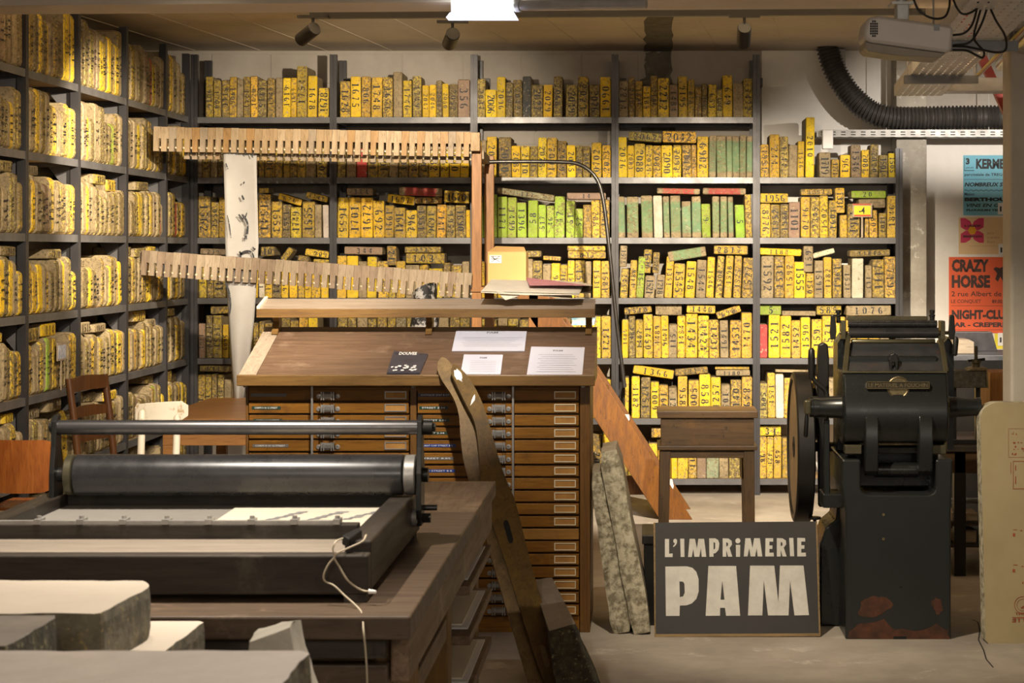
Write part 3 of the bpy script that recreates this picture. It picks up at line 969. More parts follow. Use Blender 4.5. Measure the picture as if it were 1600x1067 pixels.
# left rack: rounder stones standing spine-out, partly stacked
PAL = 'yyymmmmkkobbbb'
for b in range(5):
    for r in range(7):
        rr = random.Random(1000 + b * 17 + r)
        y = LY[b] + .028 + rr.uniform(0, .01)
        end = LY[b + 1] - .028
        n = nl = 0
        cap = .40 if r == 0 else (.335 if r in (1,) else .30)
        hh = cap * rr.uniform(.82, .98)
        tops = []
        while True:
            w = rr.uniform(.042, .072)
            if y + w > end:
                if end - y < .026:
                    break
                w = end - y
            if rr.random() < .45:
                hh = cap * rr.uniform(.72, 1.0)
            h = min(cap, hh * rr.uniform(.94, 1.04))
            tone = rr.choice(PAL)
            q = rr.random()
            if q < .02:
                tone = 'r'
            elif q < .035:
                tone = 'g'
            elif q < .05:
                tone = 'p'
            num = str(rr.randint(100, 1999)) if rr.random() < .75 else ''
            n += 1
            seedc[0] += 1
            Yc = y + w / 2
            ST.add(kind='up', rack='left', bay=b, row=r, n=n, w=w - .0015, h=h, d=rr.uniform(.24, .36), tone=tone, num=(('^' if rr.random() < .6 else '') + num) if num else '',
                   pos=Vector((LX - .006 - rr.uniform(0, .02), Yc, RZ[r])), ang=0, seed=seedc[0], raised=False,
                   area=(F * 3.07 * w / Yc / Yc) * h * F / Yc if Yc > 9.3 else 60)
            tops.append((y, y + w, RZ[r] + h))
            y += w
        if r >= 2:
            yy = LY[b] + .05 + rr.uniform(0, .1)
            while yy < end - .22:
                L = rr.uniform(.17, .27)
                zt = max([t for a, c, t in tops if c > yy and a < yy + L] or [RZ[r] + .2])
                t = min(.07, RZ[r - 1] - .048 - zt)
                if t > .032 and rr.random() < .72 and yy + L < end:
                    nl += 1
                    seedc[0] += 1
                    t = min(t, rr.uniform(.045, .07))
                    Yc = yy + L / 2
                    ST.add(kind='lie', rack='left', bay=b, row=r, n=nl, w=t, h=L, d=rr.uniform(.16, .24), tone=rr.choice('ymkbbob'), num=str(rr.randint(100, 1999)),
                           pos=Vector((LX - .02 - rr.uniform(0, .04), yy, zt + t)), ang=0, seed=seedc[0], area=(F * 3.07 * L / Yc / Yc) * t * F / Yc)
                yy += L + rr.uniform(.01, .12)

ORD = ['first', 'second', 'third', 'fourth', 'fifth', 'sixth', 'seventh', 'eighth', 'ninth', 'tenth', 'eleventh', 'twelfth', 'thirteenth', 'fourteenth',
       'fifteenth', 'sixteenth', 'seventeenth', 'eighteenth', 'nineteenth', 'twentieth']
RN = ['top', 'second', 'third', 'fourth', 'fifth', 'sixth', 'bottom']
ST.items.sort(key=lambda q: -q['area'])
KEEP = 305
rest_v, rest_f, rest_m, rest_col, rest_uv, rest_wear = [], [], [], [], [], []


def place(vs, it):
    """local stone frame -> world offsets from the stone's origin"""
    a = it['ang']
    out = []
    ca, sa = math.cos(a), math.sin(a)
    for p in vs:
        x, y, zz = p
        if it['kind'] == 'lie':
            # height runs along the shelf, thickness hangs down from the top corner
            lx, lz = zz, -(it['w'] / 2 - x)
            q = (lx * ca - lz * sa, y, lx * sa + lz * ca)
        else:
            q = (x * ca + zz * sa, y, zz * ca - x * sa)
        if it['rack'] == 'left':
            q = (-q[1], q[0], q[2])
        out.append(Vector(q))
    return out


def stone_parts(it):
    vs, fs, sp = stone_geo(it['w'], it['h'], it['d'], it['seed'], .030 if it['rack'] == 'left' else .022, flat=it['rack'] == 'rear')
    num = it['num']
    nv, nf = [], []
    if num:
        up = num.startswith('^')
        t = num.lstrip('^')
        size = min(it['w'] * .70, .056)
        adv = min(it['h'] * (.78 if it['kind'] == 'lie' else .68) / len(t), size * (1.12 if it['kind'] == 'lie' else .95))
        pv, nf = number_geo(t, adv, size)
        rr = random.Random(it['seed'] + 7)
        oc = rr.uniform(-.05, .05) * it['h']
        for x, y in pv:
            if it['kind'] == 'lie':
                nv.append(Vector((y, -.0040, it['h'] * .5 + x + oc)))
            elif up:
                nv.append(Vector((-y, -.0040, it['h'] * .5 + x + oc)))
            else:
                nv.append(Vector((y, -.0040, it['h'] * .5 - x + oc)))
    return vs, fs, sp, nv, nf


def paint_layers(me, fs, sp, vs, it):
    pass


for idx, it in enumerate(ST.items):
    vs, fs, sp, nv, nf = stone_parts(it)
    c, cov, wear, words = TONE[it['tone']]
    rr = random.Random(it['seed'] * 3 + 1)
    g = rr.uniform(.8, 1.12)
    c = tuple(min(.9, max(0, x * g * rr.uniform(.93, 1.07))) for x in c)
    wear = min(1, max(.1, wear + rr.uniform(-.15, .15)))
    if it['rack'] == 'left' and cov == 1:
        wear = min(1, wear + .12)
    cols, uvs, wrs = [], [], []
    for f, s_ in zip(fs, sp):
        for i in f:
            cols.append((*c, cov if s_ else 0.0))
            uvs.append((.5, vs[i].z / it['h']))
    pv = place(vs, it)
    pn = place(nv, it) if nv else []
    if idx < KEEP:
        me = bpy.data.meshes.new('litho_stone')
        me.from_pydata(pv, [], fs)
        me.materials.append(M['stone'])
        ca_ = me.color_attributes.new('paint', 'FLOAT_COLOR', 'CORNER')
        ca_.data.foreach_set('color', [x for q in cols for x in q])
        ul = me.uv_layers.new(name='UVMap')
        ul.data.foreach_set('uv', [x for q in uvs for x in q])
        wa = me.attributes.new('wear', 'FLOAT', 'POINT')
        wa.data.foreach_set('value', [wear] * len(vs))
        o = bpy.data.objects.new('litho_stone', me)
        COL.objects.link(o)
        o.location = it['pos']
        OFF[o] = it['pos']
        num = it['num'].lstrip('^')
        w_ = words + ' stone' + (' marked ' + num if num and it['rack'] == 'rear' else '')
        rk = 'rear' if it['rack'] == 'rear' else 'left-wall'
        how = ORD[it['n'] - 1] + (' lying flat' if it['kind'] == 'lie' else '') + ' from left'
        tag(o, f"{w_}, {how}, {RN[it['row']]} shelf, {ORD[it['bay']]} bay, {rk} rack", 'stone',
            ('stones on the rear rack' if it['rack'] == 'rear' else 'stones on the left-wall rack'))
        if pn:
            mn = bpy.data.meshes.new('painted_number')
            mn.from_pydata(pn, [], nf)
            mn.materials.append(M['ink'])
            q = bpy.data.objects.new('painted_number', mn)
            COL.objects.link(q)
            q.parent = o
    else:
        b0 = len(rest_v)
        rest_v += [p + it['pos'] for p in pv]
        rest_f += [tuple(b0 + i for i in f) for f in fs]
        rest_m += [0] * len(fs)
        rest_col += cols
        rest_uv += uvs
        rest_wear += [wear] * len(pv)
        if pn:
            b0 = len(rest_v)
            rest_v += [p + it['pos'] for p in pn]
            rest_f += [tuple(b0 + i for i in f) for f in nf]
            rest_m += [1] * len(nf)
            k_ = sum(len(f) for f in nf)
            rest_col += [(0, 0, 0, 1)] * k_
            rest_uv += [(.5, .5)] * k_
            rest_wear += [0] * len(pn)
me = bpy.data.meshes.new('litho_stones')
me.from_pydata(rest_v, [], rest_f)
me.materials.append(M['stone'])
me.materials.append(M['ink'])
me.polygons.foreach_set('material_index', rest_m)
ca_ = me.color_attributes.new('paint', 'FLOAT_COLOR', 'CORNER')
ca_.data.foreach_set('color', [x for q in rest_col for x in q])
ul = me.uv_layers.new(name='UVMap')
ul.data.foreach_set('uv', [x for q in rest_uv for x in q])
wa = me.attributes.new('wear', 'FLOAT', 'POINT')
wa.data.foreach_set('value', rest_wear)
o = bpy.data.objects.new('litho_stones', me)
COL.objects.link(o)
tag(o, 'mass of smaller yellow and beige numbered stones filling the remaining rack shelves', 'stones', kind='stuff')
print('STONES', len(ST.items))
# ------------------------------------------------------------------ ceiling tracks and spot heads
def track(name, p0, p1, label):
    t = thing(name, ((p0[0] + p1[0]) / 2, (p0[1] + p1[1]) / 2, p0[2]), label, 'track')
    MB().beam(p0, p1, .036, .034).build('rail', M['black'], t)
    a, b = Vector(p0), Vector(p1)
    for k in (.05, .35, .65, .95):
        q = a.lerp(b, k)
        MB().cyl(q + Vector((0, 0, .017)), (q.x, q.y, ZC), .006, seg=8).build('drop_rod', M['black'], t)
    return t


track('light_track', (-1.62, 9.50, 2.80), (1.35, 9.34, 2.80), 'thin black ceiling light track running below the plastered beam')
track('light_track', (-1.8, 6.9, 2.80), (1.4, 6.9, 2.80), 'black ceiling light track above the frame, nearer than the beam')  # this and the next two tracks are unseen, added to carry lamps
track('light_track', (2.1, 10.2, 2.80), (3.2, 10.2, 2.80), 'short black light track out of frame to the right of the column')
track('light_track', (-1.8, 4.6, 2.80), (1.4, 4.6, 2.80), 'black ceiling light track above the proof press, out of the frame')
SPL = ['black cylinder spotlight tilted left, leftmost below the beam', 'black cylinder spotlight beside the lit exit box', 'black cylinder spotlight on the track above the stool', 'black cylinder spotlight out of frame to the right of the column']
for i, (loc, tgt, watts, cone, blend, colr) in enumerate(SPOTS):
    loc, tgt = Vector(loc), Vector(tgt)
    d = (tgt - loc).normalized()
    lab = SPL[i] if i < 4 else 'black cylinder spotlight above the frame, aimed at the ' + ['chairs on the left', 'sloping desk', 'painted sign', 'floor behind the stool', 'proof press', 'nearest stone slabs'][i - 4]
    t = thing('spotlight', loc, lab, 'spotlight', 'spotlights on the ceiling tracks')
    c = loc - Vector((0, 0, .035))
    r = .034
    back, front = c - d * .018, c + d * .115
    body = MB().lathe(back, d, [(0, r * .9), (.004, r), (.133, r), (.133, r * .86), (.105, r * .80)], 28)
    body.build('head', M['black'], t, smooth=35)
    MB().cyl(loc + Vector((0, 0, .03)), c, .007, seg=10).box(loc.x - .075, loc.x + .075, loc.y - .015, loc.y + .015, loc.z + .022, loc.z + .036).build('arm', M['black'], t)
    ld = bpy.data.lights.new('spot_lamp', 'SPOT')
    ld.energy = watts
    ld.color = colr
    ld.spot_size = math.radians(cone)
    ld.spot_blend = blend
    ld.shadow_soft_size = .025
    lo = bpy.data.objects.new('spot_lamp', ld)
    COL.objects.link(lo)
    lo.parent = t
    lo.location = (front + d * .006) - loc
    lo.rotation_euler = d.to_track_quat('-Z', 'Y').to_euler()
bt_ = MB().beam((-2.8, 9.14 + .155, 2.915), (2.8, 9.14 - .155, 2.915), .06, .012).build('added_fill_strip', M['black'], base=(0, 9.14, 2.91))  # housing for the invented strip light that brightens the ceiling
tag(bt_, 'slim cove light batten along the back of the plastered beam', 'light')
# ------------------------------------------------------------------ type cabinet with sloping desk top
YF = 8.47
cab = thing('type_cabinet', (-.975, 8.76, 0), 'large oak printer’s type cabinet with sloping desk top and many shallow drawers'.replace('’s', ''), 'cabinet')
X0, X1 = sx(384, YF), sx(922, YF)
YBK = 9.0
ztop = 1.076
xc0, xc1 = sx(640, YF), sx(652, YF)
mb = MB().box(X0 + .012, X1 - .012, YF + .03, YBK, .06, ztop)
mb.build('carcass', M['casev'], cab)
MB().box(X0, sx(388.5, YF), YF - .004, YBK, .0, ztop).build('side_panel', M['casev'], cab, bevel=.003)
MB().box(sx(906, YF), X1, YF - .004, YBK, .0, ztop).build('side_panel', M['casev'], cab, bevel=.003)
MB().box(xc0 + .003, xc1 - .003, YF - .004, YF + .04, .06, ztop).build('centre_stile', M['casev'], cab, bevel=.002)
MB().box(sx(389, YF), sx(905, YF), YF + .002, YF + .04, sz(611, YF), ztop).build('top_rail', M['case'], cab)
MB().box(sx(389, YF), sx(905, YF), YF + .002, YF + .04, .0, sz(963, YF)).build('plinth', M['case'], cab)
for px in (913, 918):
    MB().box(sx(px, YF), sx(px + 1.5, YF), YF - .009, YF - .003, .02, ztop - .02).build('bead', M['casev'], cab)
for px in (383.5, 645.5, 911):
    MB().lathe((sx(px, YF), YF - .004, sz(602, YF)), (0, -1, 0), [(0, .010), (.004, .010), (.004, .006), (.001, .006)], 14).build('bolt_ring', M['bright'], cab, smooth=40)
for px, yb in ((487.5, 800), (801.5, 790)):
    MB().beam((sx(px, 8.44), 8.44, sz(yb, 8.44)), (sx(px, 8.44), 8.44, sz(600, 8.44)), .010, .006, up=(0, 1, 0)).build('locking_rod', M['bright'], cab, bevel=.0015)


def pull(cx, cz, y):
    mb = MB()
    w = .078 / 2
    sec = [(-.016, 0), (-.016, -.006), (-.006, -.020), (.008, -.022), (.015, -.012), (.015, 0)]
    vs = []
    for x in (-w + .010, w - .010):
        vs += [(cx + x, y + b, cz + a) for a, b in sec]
    n = len(sec)
    mb.add(vs, [tuple(range(n - 1, -1, -1)), tuple(range(n, 2 * n))] + [(i, (i + 1) % n, n + (i + 1) % n, n + i) for i in range(n)])
    for s in (-1, 1):
        for q in (.0, .010):
            mb.box(cx + s * (w - .012 - q) - .002, cx + s * (w - .012 - q) + .002, y - .024, y, cz - .018, cz + .017)
        mb.lathe((cx + s * (w + .002), y, cz - .003), (0, -1, 0), [(0, .0105), (.004, .0105), (.005, .004), (.002, .004)], 12)
    return mb


def label_frame(cx, cz, y):
    w, h, t = .047, .0165, .0042
    mb = MB()
    mb.box(cx - w, cx + w, y - .004, y, cz + h - t, cz + h).box(cx - w, cx + w, y - .004, y, cz - h, cz - h + t)
    mb.box(cx - w, cx - w + t, y - .004, y, cz - h + t, cz + h - t).box(cx + w - t, cx + w, y - .004, y, cz - h + t, cz + h - t)
    return mb


TAPE = {'n': m_plain('navy label tape', (.03, .04, .10), .35), 'g': m_plain('dark green label tape', (.02, .05, .035), .35),
        'b': m_plain('blue label tape', (.02, .06, .30), .35), 's': m_plain('grey label tape', (.16, .15, .14), .4)}
CARDS = m_plain('yellowed label card', (.44, .22, .05), .7, c2=(.34, .16, .04), scale=20)
tl = {0: 's', 1: 'g', 2: 'g', 4: 's'}
tr = {0: 'n', 1: 'g', 2: 'g', 3: 'g', 4: 'b', 5: 's', 6: 'b'}
TXT = {(1, 0): 'ANTIQUE 2747 8 CP', (1, 1): 'STREET 2.34', (1, 2): 'STREET 2.34', (1, 3): 'STREET 2.34', (1, 4): 'LANT CAP STREET 8 8', (1, 5): 'STREET 8.85', (1, 6): 'CAP STREET 8 8'}
first = {}
for col, (pa, pb, hx, fx) in enumerate(((389.5, 639, 513.5, 618.5), (653, 904.5, 780, 883))):
    for k in range(18):
        cz = sz(617 + 19.72 * k, YF)
        jit = random.Random(col * 50 + k).uniform(-.004, .005)
        lite = col == 1 and k == 11
        dz = Vector((0, jit, cz - sz(617, YF)))
        if lite or col not in first:
            d = MB().box(sx(pa, YF), sx(pb, YF), YF - .009, YF + .32, cz - .0235, cz + .0228)
            d = d.build('drawer', M['case2'] if lite else M['case'], cab, bevel=.002)
            if lite:
                d.location = (0, jit, 0)
                continue
            first[col] = d
            pull(sx(hx, YF), cz - .002, YF - .009).build('handle', M['bright'], d, smooth=35)
            label_frame(sx(fx, YF), cz, YF - .009).build('label_holder', m_plain('gilt label frame', (.74, .65, .46), .4, .0) if col else M['bright'], d)
            MB().box(sx(fx, YF) - .045, sx(fx, YF) + .045, YF - .0105, YF - .008, cz - .0145, cz + .0145).build('label_card', CARDS, d)
        else:
            d = copy_part(first[col], cab, dz)
            if col == 1 and k > 11:
                for ch in list(d.children):
                    if ch.name.startswith('handle'):
                        pass
        tp = (tl, tr)[col].get(k)
        if tp:
            a = sx(pa + (3 if col == 0 else .5) + (k * 7 % 5), YF)
            L = .155 if tp in 'nbs' else .125
            if k == 0 and col == 1:
                L = .15
            zz = sz(617, YF)   # the drawer's own frame is that of the first row
            t = MB().box(a, a + L, YF - .0105, YF - .008, zz - .0065, zz + .0065).build('label_tape', TAPE[tp], d)
            mb = MB()
            put_text(mb, TXT.get((col, k), 'CORPS 8 10 12 STREET'), (a + .012, YF - .0112, zz - .0035), (1, 0, 0), (0, 0, 1), L - .026, .007, .004)
            tx = mb.build('embossed_text', M['paperw'], cab)
            tx.location = dz
# sloping top
ZD0, YD0, YD1, ZD1 = 1.118, 8.405, 9.01, 1.303
DS = (ZD1 - ZD0) / (YD1 - YD0)
XD0, XD1 = sx(372, 8.40), sx(928, 8.40)


def on_desk(px, py, lift=.0015):
    Y = (CH - ZD0 + DS * YD0 - lift) / (DS + (py - VY) / F)
    return Vector((sx(px, Y), Y, ZD0 + DS * (Y - YD0) + lift))


mb = MB().hexa([(XD0 + .05, YD0 + .004, ztop), (XD1, YD0 + .004, ztop), (XD1, YD1, ztop), (XD0 + .05, YD1, ztop)],
               [(XD0 + .075, YD0 + .004, ZD0), (XD1, YD0 + .004, ZD0), (XD1, YD1, ZD1), (XD0 + .075, YD1, ZD1)])
mb.build('desk_top', M['desk'], cab)
mb = MB().hexa([(XD0, YD0 + .004, ztop), (XD0 + .05, YD0 + .004, ztop), (XD0 + .05, YD1, ztop), (XD0, YD1, ztop)],
               [(XD0, YD0 + .004, ZD0 + .001), (XD0 + .074, YD0 + .004, ZD0 + .001), (XD0 + .074, YD1, ZD1 + .001), (XD0, YD1, ZD1 + .001)])
mb.build('end_board', m_wood('pale end board', (.42, .34, .26), (.33, .26, .195), rough=.45, axis=1), cab)
MB().box(XD0 - .004, XD1 + .004, YD0 - .02, YD0 + .004, ztop - .002, ZD0 + .004).build('front_edge', M['deskedge'], cab, bevel=.004)
# raised tray shelf along the back of the desk
xs0, xs1 = sx(402.5, 8.86), sx(929, 8.86)
mb = MB().hexa([(xs0, 8.86, 1.372), (xs1, 8.86, 1.372), (xs1, 9.04, 1.405), (xs0, 9.04, 1.405)],
               [(xs0, 8.86, 1.390), (xs1, 8.86, 1.390), (xs1, 9.04, 1.432), (xs0, 9.04, 1.432)])
sh = mb.build('tray_shelf', m_wood('bleached shelf wood', (.40, .32, .25), (.30, .235, .18), rough=.4, axis=0), cab)
MB().box(xs0 - .003, xs1 + .003, 8.845, 8.861, 1.352, 1.392).build('front_strip', M['deskedge'], sh, bevel=.002)
MB().hexa([(xs0 - .002, 8.848, 1.36), (xs0 + .012, 8.848, 1.36), (xs0 + .012, 9.045, 1.40), (xs0 - .002, 9.045, 1.40)],
          [(xs0 - .002, 8.848, 1.402), (xs0 + .012, 8.848, 1.402), (xs0 + .012, 9.045, 1.444), (xs0 - .002, 9.045, 1.444)]).build('end_strip', M['paperc'], sh)
for px in (432, 671, 920):
    x = sx(px, 8.95)
    prof = [(8.86, 1.255), (8.90, 1.262), (8.94, 1.30), (8.965, 1.372), (9.0, 1.40), (9.04, 1.41), (9.04, 1.29), (8.99, 1.29), (8.90, 1.265)]
    MB().prism([(9.0, 1.285), (8.95, 1.275), (8.915, 1.262), (8.895, 1.275), (8.925, 1.30), (8.945, 1.33), (8.90, 1.372), (9.03, 1.40)], (x - .014, 0, 0), (0, 1, 0), (0, 0, 1), (.028, 0, 0)).build('bracket', M['deskedge'], cab)


# papers on the desk
def sheet(name, corners, mat, label, thick=.0012, cat='paper'):
    q = [on_desk(*c, lift=.001) for c in corners]
    up = Vector((0, -DS, 1)).normalized() * thick
    mb = MB().hexa([q[3], q[2], q[1], q[0]], [p + up for p in (q[3], q[2], q[1], q[0])])
    o = mb.build(name, mat, base=q[3])
    tag(o, label, cat)
    o_, u, v = q[3] + up * 1.3, q[2] - q[3], q[0] - q[3]
    return o, o_, u, v


def lines(o, org, u, v, rows, mat, title=None):
    mb = MB()
    L = u.length
    H = v.length
    rr = random.Random(9)
    for (a, b, t) in rows:
        mb.flat([(a, t), (b, t), (b, t + .008), (a, t + .008)], org, u, v)
    if title:
        put_text(mb, title[0], org + u * title[1] + v * title[2], u.normalized(), v.normalized(), title[3] * L, title[4] * H, .03)
    mb.build('printed_text', mat, o)


FAINT = m_plain('faint grey print', (.25, .25, .28), .8)
o, og, u, v = sheet('leaflet', [(615.5, 551.5), (669, 556), (656, 585.5), (604.5, 585.5)], m_plain('dark printed leaflet', (.035, .033, .045), .3, c2=(.06, .058, .075), scale=14), 'dark glossy leaflet lying on the sloping desk', .010, 'leaflet')
mb = MB()
put_text(mb, 'DOUVES', og + u * .2 + v * .78, u.normalized(), v.normalized(), u.length * .55, v.length * .14, .03)
rr = random.Random(4)
for i in range(22):
    a, b = rr.uniform(.04, .8), rr.uniform(.03, .30)
    mb.flat([(a, b), (a + rr.uniform(.03, .12), b), (a + .09, b + .06), (a + .01, b + .05)], og, u, v)
mb.build('printed_text', M['paperw'], o)
BL = m_plain('bluish white sheet', (.62, .62, .72), .75, c2=(.58, .58, .68), scale=3)
rowsA = [(.12 + (i % 3) * .02, .95 - (i % 4) * .05, .62 - i * .085) for i in range(6)]
o, og, u, v = sheet('printed_sheet', [(713, 517), (823, 518.7), (819.5, 549), (706, 549)], BL, 'wide printed sheet propped at the back of the sloping desk', .004)
lines(o, og, u, v, rowsA, FAINT, ('PAM', .44, .82, .16, .10))
o, og, u, v = sheet('printed_sheet', [(725, 555.7), (786, 556), (782.3, 586.5), (719.6, 586)], BL, 'small printed sheet on the desk behind the board tips', .006)
lines(o, og, u, v, [(.2, .85, .1 + i * .09) for i in range(7)], FAINT, ('PAM', .42, .78, .18, .08))
o, og, u, v = sheet('printed_sheet', [(830, 542.5), (913.6, 543.6), (909.8, 586.7), (823, 586.5)], BL, 'large printed sheet at the right end of the sloping desk', .003)
lines(o, og, u, v, [(.16 + (i % 2) * .05, .88 - (i % 3) * .04, .1 + i * .075) for i in range(9)], FAINT, ('PAM', .42, .82, .18, .06))

# sheaf of large papers on the tray shelf
tg = thing('paper_sheaf', (-.5, 8.97, 1.43), 'sheaf of cream and pink papers lying on the raised tray shelf', 'papers')


def leaf(name, pts, mat, t=.0015):
    q = [P(*p) for p in pts]
    c = sum(q, Vector()) / len(q)
    n = len(q)
    up = Vector((0, 0, t))
    MB().add([*q, *[p + up for p in q]], [tuple(range(n)), tuple(range(2 * n - 1, n - 1, -1))] + [(i, (i + 1) % n, n + (i + 1) % n, n + i) for i in range(n)]).build(name, mat, tg)


leaf('sheet', [(776, 456, 8.86), (895, 467, 8.86), (893, 460, 9.10), (780, 452, 9.10)], M['paperc'])
leaf('sheet', [(776, 456, 8.865), (790, 469, 8.86), (812, 462, 8.86), (800, 456, 8.9)], M['paperc'])
leaf('sheet', [(751, 457, 8.85), (820, 461, 8.85), (905, 461, 8.85), (912, 445, 9.15), (825, 446, 9.15), (766, 445, 9.15)], M['paperc'])
leaf('sheet', [(752, 455, 8.86), (905, 459, 8.86), (911, 441, 9.2), (768, 437, 9.2)], m_plain('ivory paper', (.74, .69, .58), .8))
leaf('pink_sheet', [(827, 446, 8.95), (916, 446, 8.95), (866, 439, 9.18), (822, 434, 9.18)], m_plain('pink paper', (.62, .27, .29), .8))
leaf('sheet', [(898, 447, 8.97), (925, 446, 8.97), (916, 443, 9.2), (860, 437, 9.2)], M['paperc'])
leaf('brown_sheet', [(895, 458, 8.99), (924, 458, 8.99), (924, 447, 9.10), (898, 447, 9.10)], m_plain('brown card', (.12, .08, .05), .8))
# ------------------------------------------------------------------ rolling staircase
YN, YFAR = 12.0, 12.48
st = thing('library_steps', (-.4, 12.24, 0), 'orange wooden library steps with tall posts and bent handrail behind the cabinet', 'steps')


def on(px, py, Y=YN):
    return P(px, py, Y)


for Ya in (YN, YFAR):
    k = Ya / YN
    fx, tx = .303, -.60          # foot and head of the upper edge
    w = .20
    poly = [(fx, 0), (tx, 1.40), (tx - w, 1.40), (fx - w, 0)]
    MB().prism(poly, (0, Ya, 0), (1, 0, 0), (0, 0, 1), (0, .03, 0)).build('stringer', M['ladder'], st, bevel=.003)
for i in range(6):
    f = (i + .75) / 6.6
    xu = .303 + (-.60 - .303) * f
    zz = 1.40 * f
    MB().box(xu - .19, xu - .01, YN + .032, YFAR - .002, zz - .025, zz).build('tread', M['ladder'], st, bevel=.002)
MB().box(-1.06, -.60, YN - .01, YFAR + .04, 1.40, 1.43).build('platform', M['ladpost'], st, bevel=.002)
for Ya, pa, ztp in ((YN, 737, 2.30), (YFAR, 757, 2.26)):
    x = sx(pa, Ya)
    MB().box(x, x + .06, Ya, Ya + .045, 0, ztp).build('post', M['ladpost'], st, bevel=.003)
    MB().box(x + .35, x + .41, Ya, Ya + .045, 0, 1.40).build('lower_post', M['ladpost'], st, bevel=.003)
xq = sx(741, YN)
MB().beam((xq + .03, YN + .05, 2.245), (sx(759, YFAR), YFAR, 2.23), .05, .05).build('top_crosspiece', M['drybar2'], st)
MB().box(-.55, .02, YFAR - .05, YFAR - .02, .10, .22).build('base_board', M['ladder'], st)
rail = spline([(sx(757, YFAR) + .03, YFAR - .01, sz(253, YFAR)), (sx(800, YFAR), YFAR - .01, sz(252.5, YFAR)), (sx(870, YFAR), YFAR - .01, sz(253, YFAR)), (sx(905, YFAR), YFAR - .01, sz(257, YFAR)),
               (sx(930, YFAR), YFAR - .01, sz(276, YFAR)), (sx(942, YFAR), YFAR - .01, sz(310, YFAR)), (sx(952, YFAR), YFAR - .01, sz(390, YFAR)), (sx(961, YFAR), YFAR - .01, sz(480, YFAR)), (sx(968, YFAR), YFAR - .01, sz(540, YFAR)), (sx(976, YFAR), YFAR - .01, sz(605, YFAR))], 6)
MB().tube(rail, .013, 12).build('handrail', m_plain('worn tube steel', (.085, .08, .075), .35, .7, c2=(.04, .037, .034), scale=9), st, smooth=50)
MB().lathe((sx(759, YFAR) + .012, YFAR - .002, sz(253, YFAR)), (0, -1, 0), [(0, .022), (.008, .022), (.012, .012)], 14).build('bolt', M['iron'], st, smooth=40)
# odds and ends left on the treads
for i, (px, py, w, h, mt, lab) in enumerate(((940, 552, .10, .06, 'paperc', 'pale cardboard tub on the upper treads of the library steps'),
                                             (993, 658, .11, .035, 'paperw', 'folded white paper on the middle treads of the library steps'),
                                             (1040, 748, .10, .05, 'paperw', 'white paper packet on the lowest treads of the library steps'))):
    f = None
    z = sz(py, 12.2)
    kk = max(0, min(5, round(z / 1.40 * 6.6 - .75)))
    f = (kk + .75) / 6.6
    xu = .303 - .903 * f
    zz = 1.40 * f
    mb = MB().hexa([(xu - .15, 12.08, zz), (xu - .02, 12.08, zz), (xu - .02, 12.34, zz), (xu - .15, 12.34, zz)],
                   [(xu - .16, 12.07, zz + h), (xu - .01, 12.09, zz + h * .8), (xu - .015, 12.35, zz + h), (xu - .16, 12.34, zz + h * 1.1)])
    tag(mb.build('paper_bundle', M[mt], base=(xu - .08, 12.2, zz), bevel=.003), lab, 'paper')
kk = 4
f = (kk + .75) / 6.6
xu, zz = .303 - .903 * f, 1.40 * f
mb = MB()
rr = random.Random(12)
vs = []
n, m_ = 12, 8
for j in range(m_ + 1):
    for i in range(n):
        a = 2 * math.pi * i / n
        t = math.pi * j / m_
        q = Vector((math.cos(a) * math.sin(t) * .085, math.sin(a) * math.sin(t) * .11, (1 - math.cos(t)) * .045))
        vs.append(q * (1 + rr.uniform(-.22, .22)) + Vector((xu - .07, 12.2, zz + .002)))
mb.add(vs, [(j * n + i, j * n + (i + 1) % n, (j + 1) * n + (i + 1) % n, (j + 1) * n + i) for j in range(m_) for i in range(n)])
tag(mb.build('crumpled_newspaper', m_plain('crumpled newsprint', (.62, .62, .64), .8, c2=(.36, .36, .40), scale=50), base=(xu - .07, 12.2, zz)), 'crumpled printed newspaper ball on the library steps', 'paper')

# cardboard box on the platform
bx0, bx1 = sx(762, 12.05), sx(822, 12.05)
bt = thing('cardboard_box', ((bx0 + bx1) / 2, 12.2, 1.43), 'brown cardboard box with crossed-out label on the steps platform', 'box')
MB().box(bx0, bx1, 12.05, 12.3, 1.431, sz(394, 12.05)).build('carton', M['card'], bt, bevel=.003)
zt = sz(394, 12.05)
MB().add([(bx0, 12.05, zt), (bx1, 12.05, zt), (bx1 - .02, 12.17, zt + .03), (bx0 + .04, 12.18, zt + .035), (bx0, 12.05, zt + .003), (bx1, 12.05, zt + .003), (bx1 - .02, 12.17, zt + .033), (bx0 + .04, 12.18, zt + .038)],
         [(0, 1, 2, 3), (7, 6, 5, 4), (0, 4, 5, 1), (1, 5, 6, 2), (2, 6, 7, 3), (3, 7, 4, 0)]).build('flap', M['card'], bt)
lx, lz = sx(765, 12.05), sz(411, 12.05)
lb = MB().box(lx, lx + .073, 12.047, 12.05, lz, lz + .048).build('label', M['paperw'], bt)
mb = MB()
for a, b in (((.005, .043), (.068, .043)), ((.01, .04), (.062, .008)), ((.01, .006), (.06, .040)), ((.005, .024), (.07, .028)), ((.02, .043), (.03, .02))):
    p, q = Vector((lx + a[0], 12.0462, lz + a[1])), Vector((lx + b[0], 12.0462, lz + b[1]))
    nn = Vector((-(q - p).z, 0, (q - p).x)).normalized() * .0018
    mb.add([p - nn, q - nn, q + nn, p + nn], [(0, 1, 2, 3)])
mb.build('pen_marks', M['print'], lb)

# ------------------------------------------------------------------ ball drying rack
dr = thing('drying_rack', (-2.05, 12.0, 1.9), 'wooden ball drying rack, two slotted bars spanning from left shelves to the tall post', 'drying rack')


